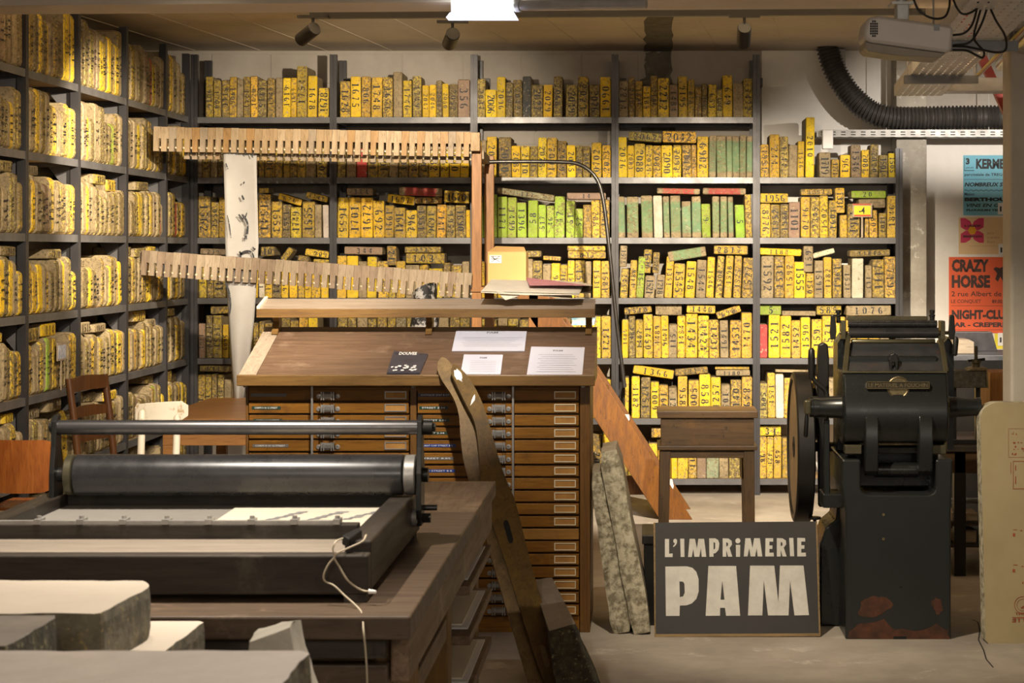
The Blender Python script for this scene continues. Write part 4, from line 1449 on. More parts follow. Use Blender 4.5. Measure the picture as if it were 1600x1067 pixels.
def slat_mesh(h, pitch, slot):
    """one block: full width above, narrower below so that a slot stays open"""
    w = pitch - .0012
    mb = MB()
    d = .03
    mb.prism([(0, 0), (w - slot, 0), (w - slot, h * .52), (w, h * .52), (w, h), (0, h)], (0, 0, -h), (1, 0, 0), (0, 0, 1), (0, d, 0))
    return mb


def bar(p0, p1, h, n, mat, depth_off, name, marble):
    p0, p1 = Vector(p0), Vector(p1)
    pitch = (p1 - p0).length / n
    u = (p1 - p0).normalized()
    ang = math.atan2(u.z, u.x)
    mm = [slat_mesh(h, pitch, pitch * .30).mesh('slat', m) for m in mat]
    balls = MB()
    rr = random.Random(n)
    for i in range(n):
        o = bpy.data.objects.new(name, rr.choice(mm))
        COL.objects.link(o)
        o.parent = dr
        q = p0 + u * (i * pitch)
        o.location = q - OFF[dr] + Vector((0, depth_off + rr.uniform(-.001, .001), rr.uniform(-.002, .002)))
        o.rotation_euler = (0, -ang, 0)
        c = q + u * pitch * .845 + Vector((0, depth_off + .003, -h * .84))
        balls.sphere(c, pitch * .17, 8, 6)
    balls.build('marbles', marble, dr, kind='stuff', smooth=60)
    return pitch


M['drybar3'] = m_wood('honey beech block', (.30, .175, .065), (.22, .12, .04), rough=.55, axis=2, stretch=5)
M['drybar4'] = m_wood('scuffed beech block', (.36, .27, .17), (.26, .185, .105), rough=.6, axis=2, stretch=5, c3=(.30, .19, .09))
MAR = m_plain('glass marbles', (.45, .38, .26), .15, c2=(.36, .30, .2))
ya = 11.93
bar(P(240, 198, ya), P(737, 206.5, ya), .150, 41, [M['drybar'], M['drybar3'], M['drybar2'], M['drybar4']], 0, 'slat', MAR)
yb_ = 12.05
MB().beam(P(240, 207, 11.98), P(737, 215, 11.98), .04, .05).build('spine', M['drybar2'], dr)
bar(P(288, 208, 12.03), P(737, 215, 12.03), .160, 37, [M['drybar2'], M['drybar']], .0, 'slat', MAR)
p0, p1 = P(222, 391, ya), P(738, 427, ya)
bar(p0, p1, .152, 42, [M['drybar2'], M['drybar2'], m_wood('greyed beech block', (.22, .16, .11), (.155, .11, .073), rough=.7, axis=2, stretch=5)], 0, 'slat', MAR)
MB().beam(P(200, 397, 11.99), P(738, 434, 11.99), .04, .045).build('spine', M['drybar2'], dr)
MB().box(sx(735.5, ya), sx(750, ya), ya - .012, ya + .06, sz(236, ya), sz(207, ya)).build('end_block', M['drybar'], dr, bevel=.003)

# long paper hanging through the rack
pp = thing('hanging_print', P(376, 600, 11.98), 'long white proof with black drawing hanging through the drying rack', 'paper')
col_l = [(349, 224), (349.5, 260), (351, 310), (352, 380), (354, 440), (357, 500), (361, 560), (364, 600), (366, 640)]
col_r = [(401, 236), (401, 260), (402, 310), (404, 380), (401, 440), (397, 500), (390, 560), (384, 600), (380, 640)]
mb = MB()
nx = 10
vs = []
for (a, b), (c, d) in zip(col_l, col_r):
    for i in range(nx + 1):
        t = i / nx
        px, py = a + (c - a) * t, b + (d - b) * t
        fold = max(0, (py - 400) / 240)
        Yp = 11.985 - .05 * fold * math.sin(t * math.pi * 1.3) + .012 * math.sin(t * 3 + py * .02)
        vs.append(P(px, py, Yp))
R_ = len(col_l)
mb.add(vs, [(j * (nx + 1) + i, j * (nx + 1) + i + 1, (j + 1) * (nx + 1) + i + 1, (j + 1) * (nx + 1) + i) for j in range(R_ - 1) for i in range(nx)])
PAPG = m_plain('proof paper', (.35, .335, .32), .85, c2=(.31, .295, .28), scale=4)
sh_ = mb.build('sheet', PAPG, pp, smooth=60)
md = sh_.modifiers.new('thickness', 'SOLIDIFY')
md.thickness = .001
# brushed drawing on it
mb = MB()
ink = []
for strokes_ in ([(378, 335, 3), (384, 343, 3.5), (387, 352, 3), (386, 366, 4)], [(373, 335, 2.5), (380, 344, 2)], [(386, 332, 2), (383, 340, 2)], [(384, 368, 4), (384, 374, 4.5)],
                 [(378, 410, 2), (376, 398, 3), (383, 393, 3.5), (391, 393, 3), (396, 400, 2.5), (396, 408, 2)], [(374, 393, 3), (378, 398, 3)], [(394, 386, 2.5), (399, 390, 3)], [(380, 287, 2), (382, 284, 2.5)], [(378, 305, 2.5), (381, 312, 3)],
                 [(352, 440, 2), (357, 455, 4), (360, 475, 3), (359, 490, 2)], [(355, 336, 1), (358, 350, 2), (361, 372, 1)], [(353, 255, 1.5), (356, 264, 2)], [(392, 240, 1.5), (395, 246, 2)], [(381, 239, 1.5), (386, 242, 1.5)]):
    sp_ = [Vector((a, b, c)) for a, b, c in strokes_]
    vs2, fs2 = stroke([(p.x, p.y, p.z) for p in (spline(sp_, 5) if len(sp_) > 2 else sp_)])
    b0 = len(mb.v)
    mb.add([P(x, y, 11.952 - .05 * max(0, (y - 400) / 240)) for x, y in vs2], fs2)
mb.build('ink_drawing', M['ink'], pp)

# speckled sack standing on the table behind the cabinet
sk = []
rr = random.Random(14)
n, m_ = 14, 9
for j in range(m_ + 1):
    t = j / m_
    for i in range(n):
        a = 2 * math.pi * i / n
        r_ = .088 * (1 - .25 * t * t) * (1 + rr.uniform(-.12, .12))
        sk.append(Vector((sx(663, 10.75) + math.cos(a) * r_, 10.78 + math.sin(a) * r_ * .9, .752 + t * (sz(450, 10.7) - .752 + .03 * math.cos(a + .6) * (1 if j == m_ else 0)))))
mb = MB().add(sk, [(j * n + i, j * n + (i + 1) % n, (j + 1) * n + (i + 1) % n, (j + 1) * n + i) for j in range(m_) for i in range(n)])
mb.add(sk[-n:], [tuple(range(n))]).add(sk[:n], [tuple(range(n - 1, -1, -1))])
tag(mb.build('paper_sack', m_plain('black and white printed sack', (.02, .02, .02), .6, c2=(.58, .56, .54), scale=26, lo=.5, hi=.58), base=(sx(663, 10.75), 10.78, .752), smooth=40), 'black and white speckled sack standing behind the cabinet shelf', 'sack')
tag(MB().hexa([P(893, 508, 12.15), P(928, 508, 12.15), P(930, 505, 12.3), P(895, 505, 12.3)], [P(894, 503, 12.15), P(930, 498, 12.15), P(932, 495, 12.3), P(893, 497, 12.3)]).build('folded_paper', m_plain('blue and white print', (.70, .70, .72), .7, c2=(.10, .35, .50), scale=14), base=P(910, 508, 12.2)), 'blue and white folded paper on the top treads of the library steps', 'paper')

# ------------------------------------------------------------------ dark stool
YS = 10.8
sl = thing('wooden_stool', (sx(1105, YS), YS + .17, 0), 'dark worn wooden box-seat stool standing before the rear rack', 'stool')
ws = .34
MB().box(sx(1027, YS), sx(1184, YS), YS - .02, YS + ws, sz(653, YS), sz(642, YS)).build('seat_top', M['stool'], sl, bevel=.004)
MB().box(sx(1033, YS), sx(1178, YS), YS, YS + ws - .02, sz(696, YS), sz(653, YS)).build('seat_box', M['stool'], sl, bevel=.002)
MB().box(sx(1027, YS), sx(1183, YS), YS - .02, YS + ws, sz(703, YS), sz(696, YS)).build('ledge', M['stool'], sl, bevel=.004)
MB().box(sx(1033, YS), sx(1178, YS), YS + .008, YS + .03, sz(716, YS), sz(703, YS)).build('apron', M['stool'], sl, bevel=.002)
MB().box(sx(1033, YS), sx(1178, YS), YS + ws - .05, YS + ws - .03, sz(716, YS), sz(703, YS)).build('apron', M['stool'], sl, bevel=.002)
zl = sz(703, YS)
for px in (1031, 1162):
    for yy in (YS, YS + ws - .075):
        a = sx(px, YS)
        sgn = -.008 if px < 1100 else .008
        MB().hexa([(a + sgn, yy, 0), (a + .055 + sgn, yy, 0), (a + .055 + sgn, yy + .055, 0), (a + sgn, yy + .055, 0)],
                  [(a, yy, zl), (a + .06, yy, zl), (a + .06, yy + .055, zl), (a, yy + .055, zl)]).build('leg', M['stoolv'], sl, bevel=.003)
# ------------------------------------------------------------------ press bench
bn = thing('press_bench', (-1.08, 5.6, 0), 'heavy worn wooden workbench carrying the roller proof press', 'workbench')
ZB = .85
XB0, XB1 = -1.68, -.515
MB().box(XB0, XB1, 4.31, 6.035, ZB - .052, ZB).build('top_board', M['bench'], bn, bevel=.005)
n = 4
for i in range(n):
    a = XB0 + (XB1 - XB0) * i / n
    b = XB0 + (XB1 - XB0) * (i + 1) / n
    MB().box(a + .0015, b - .0015, 6.043, 6.84, ZB - .052, ZB - .001 * (i % 2)).build('plank', M['benchy'], bn, bevel=.003)
MB().box(XB1 - .055, XB1 - .012, 4.40, 6.80, ZB - .165, ZB - .052).build('side_apron', M['benchy'], bn, bevel=.004)
MB().box(XB0 + .02, XB1 - .058, 4.34, 4.38, ZB - .10, ZB - .056).build('front_rail', M['framex'], bn, bevel=.003)
MB().box(XB0 + .02, XB1 - .058, 4.37, 4.42, ZB - .26, ZB - .12).build('front_apron', M['bench'], bn, bevel=.004)
for (ya, yb, w) in ((4.42, 4.98, .05), (5.72, 5.84, .09), (6.70, 6.80, .09)):
    for s, xa in ((1, XB1 - .058), (-1, XB0 + .03 + w)):
        MB().box(xa - w, xa, ya, yb, 0, ZB - .054).build('leg', M['benchv'], bn, bevel=.004)
MB().box(XB1 - .10, XB1 - .06, 4.99, 5.71, .52, .58).build('stretcher', M['benchy'], bn, bevel=.003)
MB().box(XB1 - .16, XB1 - .07, 5.10, 5.24, .58, .74).build('wedge_block', M['framex'], bn, bevel=.004)
for z_ in (.65, .50, .335):
    MB().box(-1.3, XB1 - .004, 5.86, 6.69, z_ - .028, z_).build('lower_shelf', M['benchy'], bn, bevel=.003)
for i, (z_, w) in enumerate(((.652, .5), (.502, .55), (.337, .6))):
    for k in range(2):
        z0 = z_ + .001 + k * .006
        tag(MB().box(-1.1, XB1 - .02 - .02 * k, 5.95 + .03 * k, 6.6 - .05 * k, z0, z0 + .005).build('paper_board', M['paperc'] if k else M['paperw'], base=(-.8, 6.3, z0)),
            ['white', 'cream'][k] + ' sheet of board on the ' + ['upper', 'middle', 'lowest'][i] + ' shelf below the workbench', 'board')
tag(MB().box(-.60, -.54, 6.35, 6.42, .666, .70).build('small_carton', m_plain('green and white carton', (.05, .38, .12), .5, c2=(.7, .75, .7), scale=30), base=(-.57, 6.38, .666)), 'small green carton on the shelf under the workbench', 'carton')

# ------------------------------------------------------------------ roller proof press on the bench
pr = thing('proof_press', (-1.12, 4.98, ZB), 'black roller proof press with long handle bar standing on the workbench', 'press')
XR0, XR1 = -1.66, -.632
MB().box(XR0, XR1, 4.48, 4.535, .868, .958).build('front_board', M['framex'], pr, bevel=.004)
MB().box(XR0, XR0 + .06, 4.48, 5.52, .868, .984).build('side_rail', M['frame'], pr, bevel=.005)
MB().box(XR1 - .062, XR1, 4.536, 5.52, .868, .984).build('side_rail', M['frame'], pr, bevel=.005)
MB().box(XR0 + .06, XR1 - .062, 5.42, 5.50, .90, .995).build('back_rail', M['framex'], pr, bevel=.004)
MB().box(XR0 + .06, XR1 - .062, 4.536, 4.742, .93, .957).build('front_ledge', m_wood('greyed pine ledge', (.25, .205, .16), (.19, .155, .12), rough=.55, axis=0), pr, bevel=.003)
MB().box(XR0 + .06, XR1 - .062, 4.745, 4.79, .93, .992).build('gripper_rail', M['framex'], pr, bevel=.003)
MB().box(XR0 + .06, XR1 - .062, 4.793, 5.42, .92, .950).build('bed_plate', M['zinc'], pr)
for xx in (XR0 + .03, XR1 - .03):
    for yy in (4.51, 5.46):
        MB().box(xx - .025, xx + .025, yy - .028, yy + .03, ZB, .868).build('foot', M['framex'], pr)
gx = XR0 + .09
while gx < XR1 - .12:
    g = MB().box(gx, gx + .09, 4.749, 4.767, .992, 1.0).build('gripper_bar', M['bright'], pr)
    MB().box(gx + .088, gx + .104, 4.743, 4.788, .992, 1.004).cyl((gx + .096, 4.763, 1.004), (gx + .096, 4.763, 1.011), .006, seg=10).build('gripper_clip', M['bright'], pr)
    gx += .104
ZR, YR = 1.042, 5.36
MB().lathe((-1.555, YR, ZR), (1, 0, 0), [(0, .054), (.003, .056), (.895, .056), (.898, .054)], 40).build('roller', M['rubber'], pr, smooth=30)
for xa, xb in ((-1.582, -1.558), (-.654, -.622)):
    MB().lathe((xa, YR, ZR), (1, 0, 0), [(0, .050), (.003, .055), (xb - xa - .003, .055), (xb - xa, .050)], 36).build('roller_collar', M['olive'] if xa < -1 else M['bright'], pr, smooth=30)
MB().cyl((-1.615, YR, ZR), (-.59, YR, ZR), .02, seg=20).build('axle', M['iron'], pr, smooth=40)
for sgn, xp in ((-1, -1.612), (1, -.612)):
    prof = [(YR - .03, .905), (YR + .03, .905), (YR + .042, .95), (YR + .045, 1.06), (YR + .028, 1.12), (YR + .022, 1.19), (YR, 1.207), (YR - .022, 1.19), (YR - .028, 1.12), (YR - .045, 1.05), (YR - .045, .95)]
    MB().prism(prof, (xp - .007, 0, 0), (0, 1, 0), (0, 0, 1), (.014, 0, 0)).build('end_plate', M['iron'], pr, bevel=.002)
    MB().cyl((xp + sgn * .004, YR, 1.172), (xp + (.034 if sgn > 0 else -.012), YR, 1.172), .020, seg=18).cyl((xp + sgn * .01, YR, 1.172), (xp + (.042 if sgn > 0 else -.018), YR, 1.172), .013, seg=6).build('handle_nut', M['iron'], pr, smooth=40)
    MB().cyl((xp - sgn * .004, YR - .012, .925), (xp - sgn * .03, YR - .012, .925), .024, seg=20).build('guide_wheel', M['bright'], pr, smooth=40)
    MB().cyl((xp + sgn * .005, YR - .012, .925), (xp + sgn * .03, YR - .012, .925), .014, seg=6).cyl((xp + sgn * .005, YR + .014, .95), (xp + sgn * .045, YR + .014, .95), .008, seg=10).build('guide_bolt', M['iron'], pr)
MB().cyl((-1.606, YR, 1.172), (-.618, YR, 1.172), .0205, seg=24).build('handle_bar', m_plain('polished bar steel', (.16, .155, .155), .3, .85, c2=(.11, .105, .105), scale=8), pr, smooth=40)


def flat_z(px, py, zz):
    Y = (CH - zz) * F / (py - VY)
    return Vector((sx(px, Y), Y, zz))


q = [flat_z(a, b, .953) for a, b in ((312, 831), (600, 831), (618, 793), (367, 794))]
mb = MB().hexa(q, [p + Vector((0, 0, .0015)) for p in q])
pf = tag(mb.build('proof_sheet', M['paperc'], base=q[0]), 'cream printed sheet lying on the press bed behind the grippers', 'paper')
mb = MB()
u_, v_ = q[1] - q[0], q[3] - q[0]
rr = random.Random(3)
for cx in (.28, .50, .70):
    for k in range(5):
        a = cx + .03 * k + rr.uniform(-.01, .01)
        b = .46 + k * .075
        w = rr.uniform(.05, .08)
        mb.flat([(a, b), (a + w, b + .02), (a + w + .012, b + .065), (a + .012, b + .045)], q[0] + Vector((0, 0, .0025)), u_, v_)
mb.build('printed_text', FAINT, pf)
# wedge and cord at the front corner
tag(MB().hexa([P(534, 851, 4.52), P(546, 857, 4.50), P(566, 843, 4.58), P(560, 838, 4.60)], [p + Vector((0, 0, .022)) for p in (P(534, 851, 4.52), P(546, 857, 4.50), P(566, 843, 4.58), P(560, 838, 4.60))]).build('clamp_wedge', M['iron'], base=P(545, 850, 4.55), bevel=.003), 'small dark clamp wedge at the corner of the proof press', 'clamp')
cp = [P(536, 841, 4.52), P(525, 846, 4.46), P(520, 858, 4.45), P(523, 869, 4.45), P(513, 882, 4.45), P(506, 898, 4.45), P(508, 908, 4.45), P(522, 915, 4.44), P(538, 930, 4.43), P(560, 950, 4.40), P(566, 962, 4.34), P(568, 985, 4.285), P(571, 1015, 4.28), P(573, 1045, 4.28), P(574, 1080, 4.28)]
cp2 = [P(572, 836, 4.53), P(566, 846, 4.47), P(545, 856, 4.45), P(523, 868, 4.45), P(530, 885, 4.45), P(542, 905, 4.45), P(556, 917, 4.455), P(568, 923, 4.46), P(578, 924, 4.45)]
CORD = m_plain('pale electric cord', (.48, .40, .28), .6)
cd = thing('power_cord', P(572, 940, 4.44), 'thin beige cord trailing over the front edge of the proof press', 'cord')
MB().tube(spline(cp, 6), .0022, 8).build('cable', CORD, cd, smooth=60)
MB().tube(spline(cp2, 6), .0022, 8).build('cable', CORD, cd, smooth=60)
MB().cyl(P(576, 924, 4.45), P(588, 925, 4.45), .0055, .004, seg=12).build('plug_tip', M['paperw'], cd, smooth=50)


# ------------------------------------------------------------------ stones on the nearest work table
wt = thing('work_table', (-1.4, 3.4, 0), 'low wooden table at the near left carrying thick stones', 'table')
MB().box(-2.1, -.74, 2.6, 4.2, .725, .77).build('table_top', M['bench'], wt, bevel=.004)
for xx in (-2.05, -.86):
    for yy in (2.68, 4.06):
        MB().box(xx, xx + .08, yy, yy + .08, 0, .725).build('leg', M['benchv'], wt, bevel=.003)


def rough_slab(name, poly, z0, z1, label, side, top=None, seed=0, amp=.0016, chip=.006):
    """stone slab: flat ground top, broken rough sides"""
    rr = random.Random(seed)
    pts = []
    m = len(poly)
    for i in range(m):
        a, b = Vector(poly[i]), Vector(poly[(i + 1) % m])
        k = max(2, int((b - a).length / .035))
        for j in range(k):
            p = a.lerp(b, j / k)
            pts.append((p.x + rr.uniform(-amp, amp), p.y + rr.uniform(-amp, amp)))
    c = Vector((sum(p[0] for p in pts) / len(pts), sum(p[1] for p in pts) / len(pts)))
    N = len(pts)
    nl = 5
    vs = []
    for l in range(nl + 1):
        t = l / nl
        zz = z0 + (z1 - z0) * t
        for x, y in pts:
            p = Vector((x, y))
            d = (c - p).normalized()
            ins = chip * .5 * (1 if l in (0, nl) else 0) + rr.uniform(0, amp)
            q = p + d * ins
            vs.append((q.x, q.y, zz + (rr.uniform(-.002, 0) if l == nl else 0)))
    fs = [(l * N + i, l * N + (i + 1) % N, (l + 1) * N + (i + 1) % N, (l + 1) * N + i) for l in range(nl) for i in range(N)]
    mb = MB().add(vs, fs, 1).add([vs[nl * N + i] for i in range(N)], [tuple(range(N))], 0).add([vs[i] for i in range(N)], [tuple(range(N - 1, -1, -1))], 1)
    o = mb.build(name, [top or M['slab'], side], base=(c.x, c.y, z0))
    return tag(o, label, 'stone')


SIDE = M['slabrough']
pa = [flat_z(a, b, .98) for a, b in ((-150, 905), (225, 906), (236, 911), (233, 918), (165, 955), (150, 958), (-150, 958))]
rough_slab('stone_slab', [(p.x, p.y) for p in pa[::-1]], .876, .98, 'thick pale stone slab nearest the press bench, clipped front corner', SIDE, seed=1)
rough_slab('stone_slab', [(-1.7, 3.56), (-.94, 3.56), (-.925, 4.12), (-.94, 4.135), (-1.7, 4.13)], .77, .875, 'lower stone slab underneath the pale clipped-corner slab', SIDE, seed=2)
rough_slab('stone_slab', [(-2.05, 3.245), (-1.06, 3.25), (-1.05, 3.50), (-1.06, 3.53), (-2.05, 3.53)], .77, 1.0, 'dark-topped stone block wedged between the nearest slab and the pale slab', M['mossy'], seed=3,
           top=m_plain('dark ground stone', (.24, .215, .19), .35, c2=(.17, .15, .135), scale=7))
rough_slab('stone_slab', [(-2.05, 2.62), (-.56, 2.62), (-.545, 2.64), (-.545, 3.20), (-.56, 3.22), (-2.05, 3.22)], .77, 1.0, 'wide smooth stone slab along the bottom edge, nearest to the camera', SIDE, seed=4,
           top=m_plain('smooth ground stone', (.46, .415, .38), .32, c2=(.36, .32, .29), scale=6))
# broken stone chunk standing behind the nearest slab
q0 = [Vector((sx(335, 3.66), 3.66, .771)), Vector((sx(498, 3.60), 3.60, .771)), Vector((sx(515, 3.86), 3.86, .771)), Vector((sx(345, 3.92), 3.92, .771))]
q1 = [P(388, 1004, 3.62), P(452, 980, 3.60), P(468, 966, 3.84), P(402, 984, 3.88)]
mb = MB()
rr = random.Random(8)
L = 6
ring = []
for l in range(L + 1):
    t = l / L
    t2 = 1 - (1 - t) ** 1.7
    row_ = []
    for k in range(4):
        for j in range(5):
            a = q0[k].lerp(q0[(k + 1) % 4], j / 5)
            b = q1[k].lerp(q1[(k + 1) % 4], j / 5)
            p = Vector((a.x + (b.x - a.x) * t2, a.y + (b.y - a.y) * t, a.z + (b.z - a.z) * t))
            row_.append(p + Vector((rr.uniform(-.004, .004), rr.uniform(-.004, .004), rr.uniform(-.003, .003))))
    ring += row_
N = 20
mb.add(ring, [(l * N + i, l * N + (i + 1) % N, (l + 1) * N + (i + 1) % N, (l + 1) * N + i) for l in range(L) for i in range(N)])
mb.add(ring[-N:], [tuple(range(N))]).add(ring[:N], [tuple(range(N - 1, -1, -1))])
o = mb.build('stone_chunk', m_plain('broken pale stone', (.46, .42, .35), .7, c2=(.34, .31, .25), scale=9, bump=.6, bscale=30), base=P(425, 1067, 3.75), smooth=35)
zmin = min(v.co.z for v in o.data.vertices) + o.location.z

tag(o, 'broken wedge of pale stone behind the nearest smooth slab', 'stone')

# ------------------------------------------------------------------ pair of curved boards leaning on the cabinet
def on_lean(px, py, c=0.0):
    Y = (8.794 + c) / (1 + .9 * (py - VY) / F)
    return Vector((sx(px, Y), Y, sz(py, Y)))


def lean_board(name, left, right, c, mat, label, thick=.028):
    L = spline([Vector((a, b, 0)) for a, b in left], 4)
    R = spline([Vector((a, b, 0)) for a, b in right], 4)
    front = [on_lean(p.x, p.y, c) for p in L] + [on_lean(p.x, p.y, c) for p in R]
    nrm = Vector((0, 1, -.9)).normalized() * thick
    n = len(front)
    lift = -min(p.z for p in front)
    mb = MB().add(front + [p + nrm for p in front], [tuple(range(n)), tuple(range(2 * n - 1, n - 1, -1))] + [(i, (i + 1) % n, n + (i + 1) % n, n + i) for i in range(n)])
    b = min(front, key=lambda p: p.z)
    o = mb.build(name, mat, base=(b.x, b.y, 0))
    return tag(o, label, 'board', 'curved boards leaning on the cabinet')


WB = m_wood('olive brown plank', (.17, .098, .024), (.095, .054, .014), rough=.34, axis=2, c3=(.08, .05, .02), freq=10, stretch=7)
WB2 = m_wood('pale worn plank', (.24, .155, .068), (.155, .098, .042), rough=.4, axis=2, c3=(.11, .075, .035), freq=10, stretch=7)
lean_board('curved_board', [(690, 558), (684, 566), (684.5, 580), (691, 595), (708, 621), (717, 648), (719.5, 683), (724.5, 720), (733, 750), (748, 800), (765, 860), (785, 930), (806, 1000), (829, 1080)],
           [(866, 1080), (840, 1000), (812, 930), (785, 860), (768, 800), (757, 751), (752, 700), (747, 660), (737, 640), (724, 612), (713, 585), (703, 566), (696, 559)], .06, WB2, 'curved wooden board with rounded tip, rear of the leaning pair')
cb = lean_board('curved_board', [(708, 568.5), (704.5, 580), (709, 592), (726, 627), (741, 658), (747, 695), (752, 751), (760, 790), (771, 823), (790, 878), (812, 950), (833, 1016), (855, 1080)],
                [(891, 1080), (885, 1062), (858, 975), (833, 893), (806, 786), (797, 765), (782, 724.5), (768, 675), (755.5, 634), (743, 607), (731, 588), (723, 579), (714, 570)], 0, WB, 'curved wooden board with slots, front of the leaning pair')


def lean_patch(name, pts, mat, parent, c=0.0):
    off = Vector((0, -1, .9)).normalized() * .0012
    q = [on_lean(a, b, c) + off for a, b in pts]
    MB().add(q, [tuple(range(len(q)))]).build(name, mat, parent)


for (a, b) in ((794, 831), (851, 1026)):
    pts = [(a + (-4 if s < 0 else 4) * abs(math.cos(t)) + dy * .32, b + dy) for s, t, dy in [(-1, 0, -14), (1, 0, -14), (1, 0, 14), (-1, 0, 14)]]
    pts = [(a - 7.5, b - 13), (a - 5.5, b - 18), (a - 1.5, b - 18), (a + 1, b - 14), (a + 8, b + 12), (a + 6.5, b + 17), (a + 2.5, b + 18), (a, b + 14)]
    lean_patch('hand_slot', pts, M['dark'] if b < 900 else WB2, cb)
lean_patch('paint_splash', ragged([(709, 578), (715, 576), (722, 588), (723, 596), (717, 594), (711, 590)], 1.4, 3, 5), M['paperw'], cb)
lean_patch('paint_splash', ragged([(740, 617), (743, 616), (742, 625), (738, 630), (735, 634), (736, 626)], .9, 2, 6), M['paperw'], cb)

# dark stone block propped behind the boards
def lp3(a, b, t):
    return a + (b - a) * t


bot = [Vector((sx(872, 7.15), 7.15, 0)), Vector((sx(948, 7.15), 7.15, 0)), Vector((sx(930, 7.75), 7.75, 0)), Vector((sx(868, 7.75), 7.75, 0))]
top = [P(858, 986, 7.25), P(899, 974, 7.25), P(862, 902, 7.85), P(832, 906, 7.85)]
per = []
g = []
rr = random.Random(21)
for c in range(10):
    t = c / 9
    for i in range(4):
        for j in range(7):
            a = lp3(bot[i], bot[(i + 1) % 4], j / 7)
            b = lp3(top[i], top[(i + 1) % 4], j / 7)
            p = lp3(a, b, t)
            if 0 < c < 9:
                p = p + Vector((rr.uniform(-.004, .004), rr.uniform(-.004, .004), 0))
            g.append(p)
N = 28
mb = MB().add(g, [(c * N + i, c * N + (i + 1) % N, (c + 1) * N + (i + 1) % N, (c + 1) * N + i) for c in range(9) for i in range(N)], 0)
mb.add(g[-N:], [tuple(range(N))], 1).add(g[:N], [tuple(range(N - 1, -1, -1))], 0)
o = mb.build('stone_block', [M['mossy'], m_plain('worn grey stone top', (.26, .22, .18), .6, c2=(.20, .17, .14))], base=bot[0])
tag(o, 'dark speckled stone block propped behind the curved boards', 'stone')
# ------------------------------------------------------------------ two slabs leaning on the cabinet side
def tilted_slab(name, cx, cy, w, d, h, ang, label, seed, mats):
    """slab with thickness w (x), depth d (y), height h, tilted by ang to the left; cx = x of the lower right edge"""
    rr = random.Random(seed)
    ca, sa = math.cos(ang), math.sin(ang)
    mb = MB()
    nu, nv = 10, 12
    ring = []
    per = []
    for i in range(4):
        pts = [(0, 0), (1, 0), (1, 1), (0, 1)]
        a, b = pts[i], pts[(i + 1) % 4]
        m = 4 if i % 2 == 0 else 7
        for j in range(m):
            t = j / m
            per.append((a[0] + (b[0] - a[0]) * t, a[1] + (b[1] - a[1]) * t))
    N = len(per)
    for l in range(nv + 1):
        t = l / nv
        ins = .010 if l in (0, nv) else 0
        for (a, b) in per:
            x = -w + a * w + (ins if a < .5 else -ins)
            y = b * d + (ins if b < .5 else -ins)
            if b < .5:
                crn = .008 * (abs(a - .5) * 2) ** 4
                y += crn
            z_ = t * h
            x += rr.uniform(-.0035, .0035)
            y += rr.uniform(-.0045, .0045)
            ring.append(Vector((cx + x * ca - z_ * sa, cy + y, z_ * ca + x * sa)))
    fs = [(l * N + i, l * N + (i + 1) % N, (l + 1) * N + (i + 1) % N, (l + 1) * N + i) for l in range(nv) for i in range(N)]
    mi = [1 if .99 < per[i][0] and per[(i + 1) % N][0] > .99 else 0 for i in range(N)] * nv
    for f, m in zip(fs, mi):
        mb.f.append(list(f))
        mb.m.append(m)
    mb.v = ring
    mb.add(ring[-N:], [tuple(range(N))], 1).add(ring[:N], [tuple(range(N - 1, -1, -1))], 0)
    zm = min(p.z for p in mb.v)
    for p in mb.v:
        p.z -= zm
    o = mb.build(name, mats, base=(cx, cy, 0))
    return tag(o, label, 'stone')


RS = [M['slabrough2'], m_plain('sawn stone face', (.36, .31, .23), .6, c2=(.30, .255, .19), scale=6)]
tilted_slab('stone_slab', sx(988, 8.42), 8.42, .088, .40, .70, math.radians(8.0), 'grey crusted stone slab leaning against the cabinet side', 31, RS)
tilted_slab('stone_slab', sx(1019, 8.40), 8.40, .086, .42, .80, math.radians(10.5), 'taller crusted stone slab leaning beside the painted sign', 32, RS)

# ------------------------------------------------------------------ painted sign
def on_sign(cx, cy, lift=0.0):
    px, py = 1010 + cx / 5.079, 800 + cy / 5.079
    Y = (8.8182 - lift) / (1 + .27 * (py - VY) / F)
    return Vector((sx(px, Y), Y, sz(py, Y)))


sg = thing('painted_sign', on_sign(720, 990) - Vector((0, 0, on_sign(720, 990).z)), 'black painted sign board reading L IMPRIMERIE PAM in white', 'sign')
bk = Vector((0, 1, -.27)).normalized()
cor = [(70, 985), (1380, 972), (1350, 74), (64, 84)]


def slabq(name, cs, t, mat, lift, par):
    q = [on_sign(a, b, lift) for a, b in cs]
    r = [p + bk * t for p in q]
    zmin = min(p.z for p in q + r)
    for p in q + r:
        if p.z < .001:
            p.z = .001
    n = len(q)
    return MB().add(q + r, [tuple(range(n)), tuple(range(2 * n - 1, n - 1, -1))] + [(i, (i + 1) % n, n + (i + 1) % n, n + i) for i in range(n)]).build(name, mat, par)


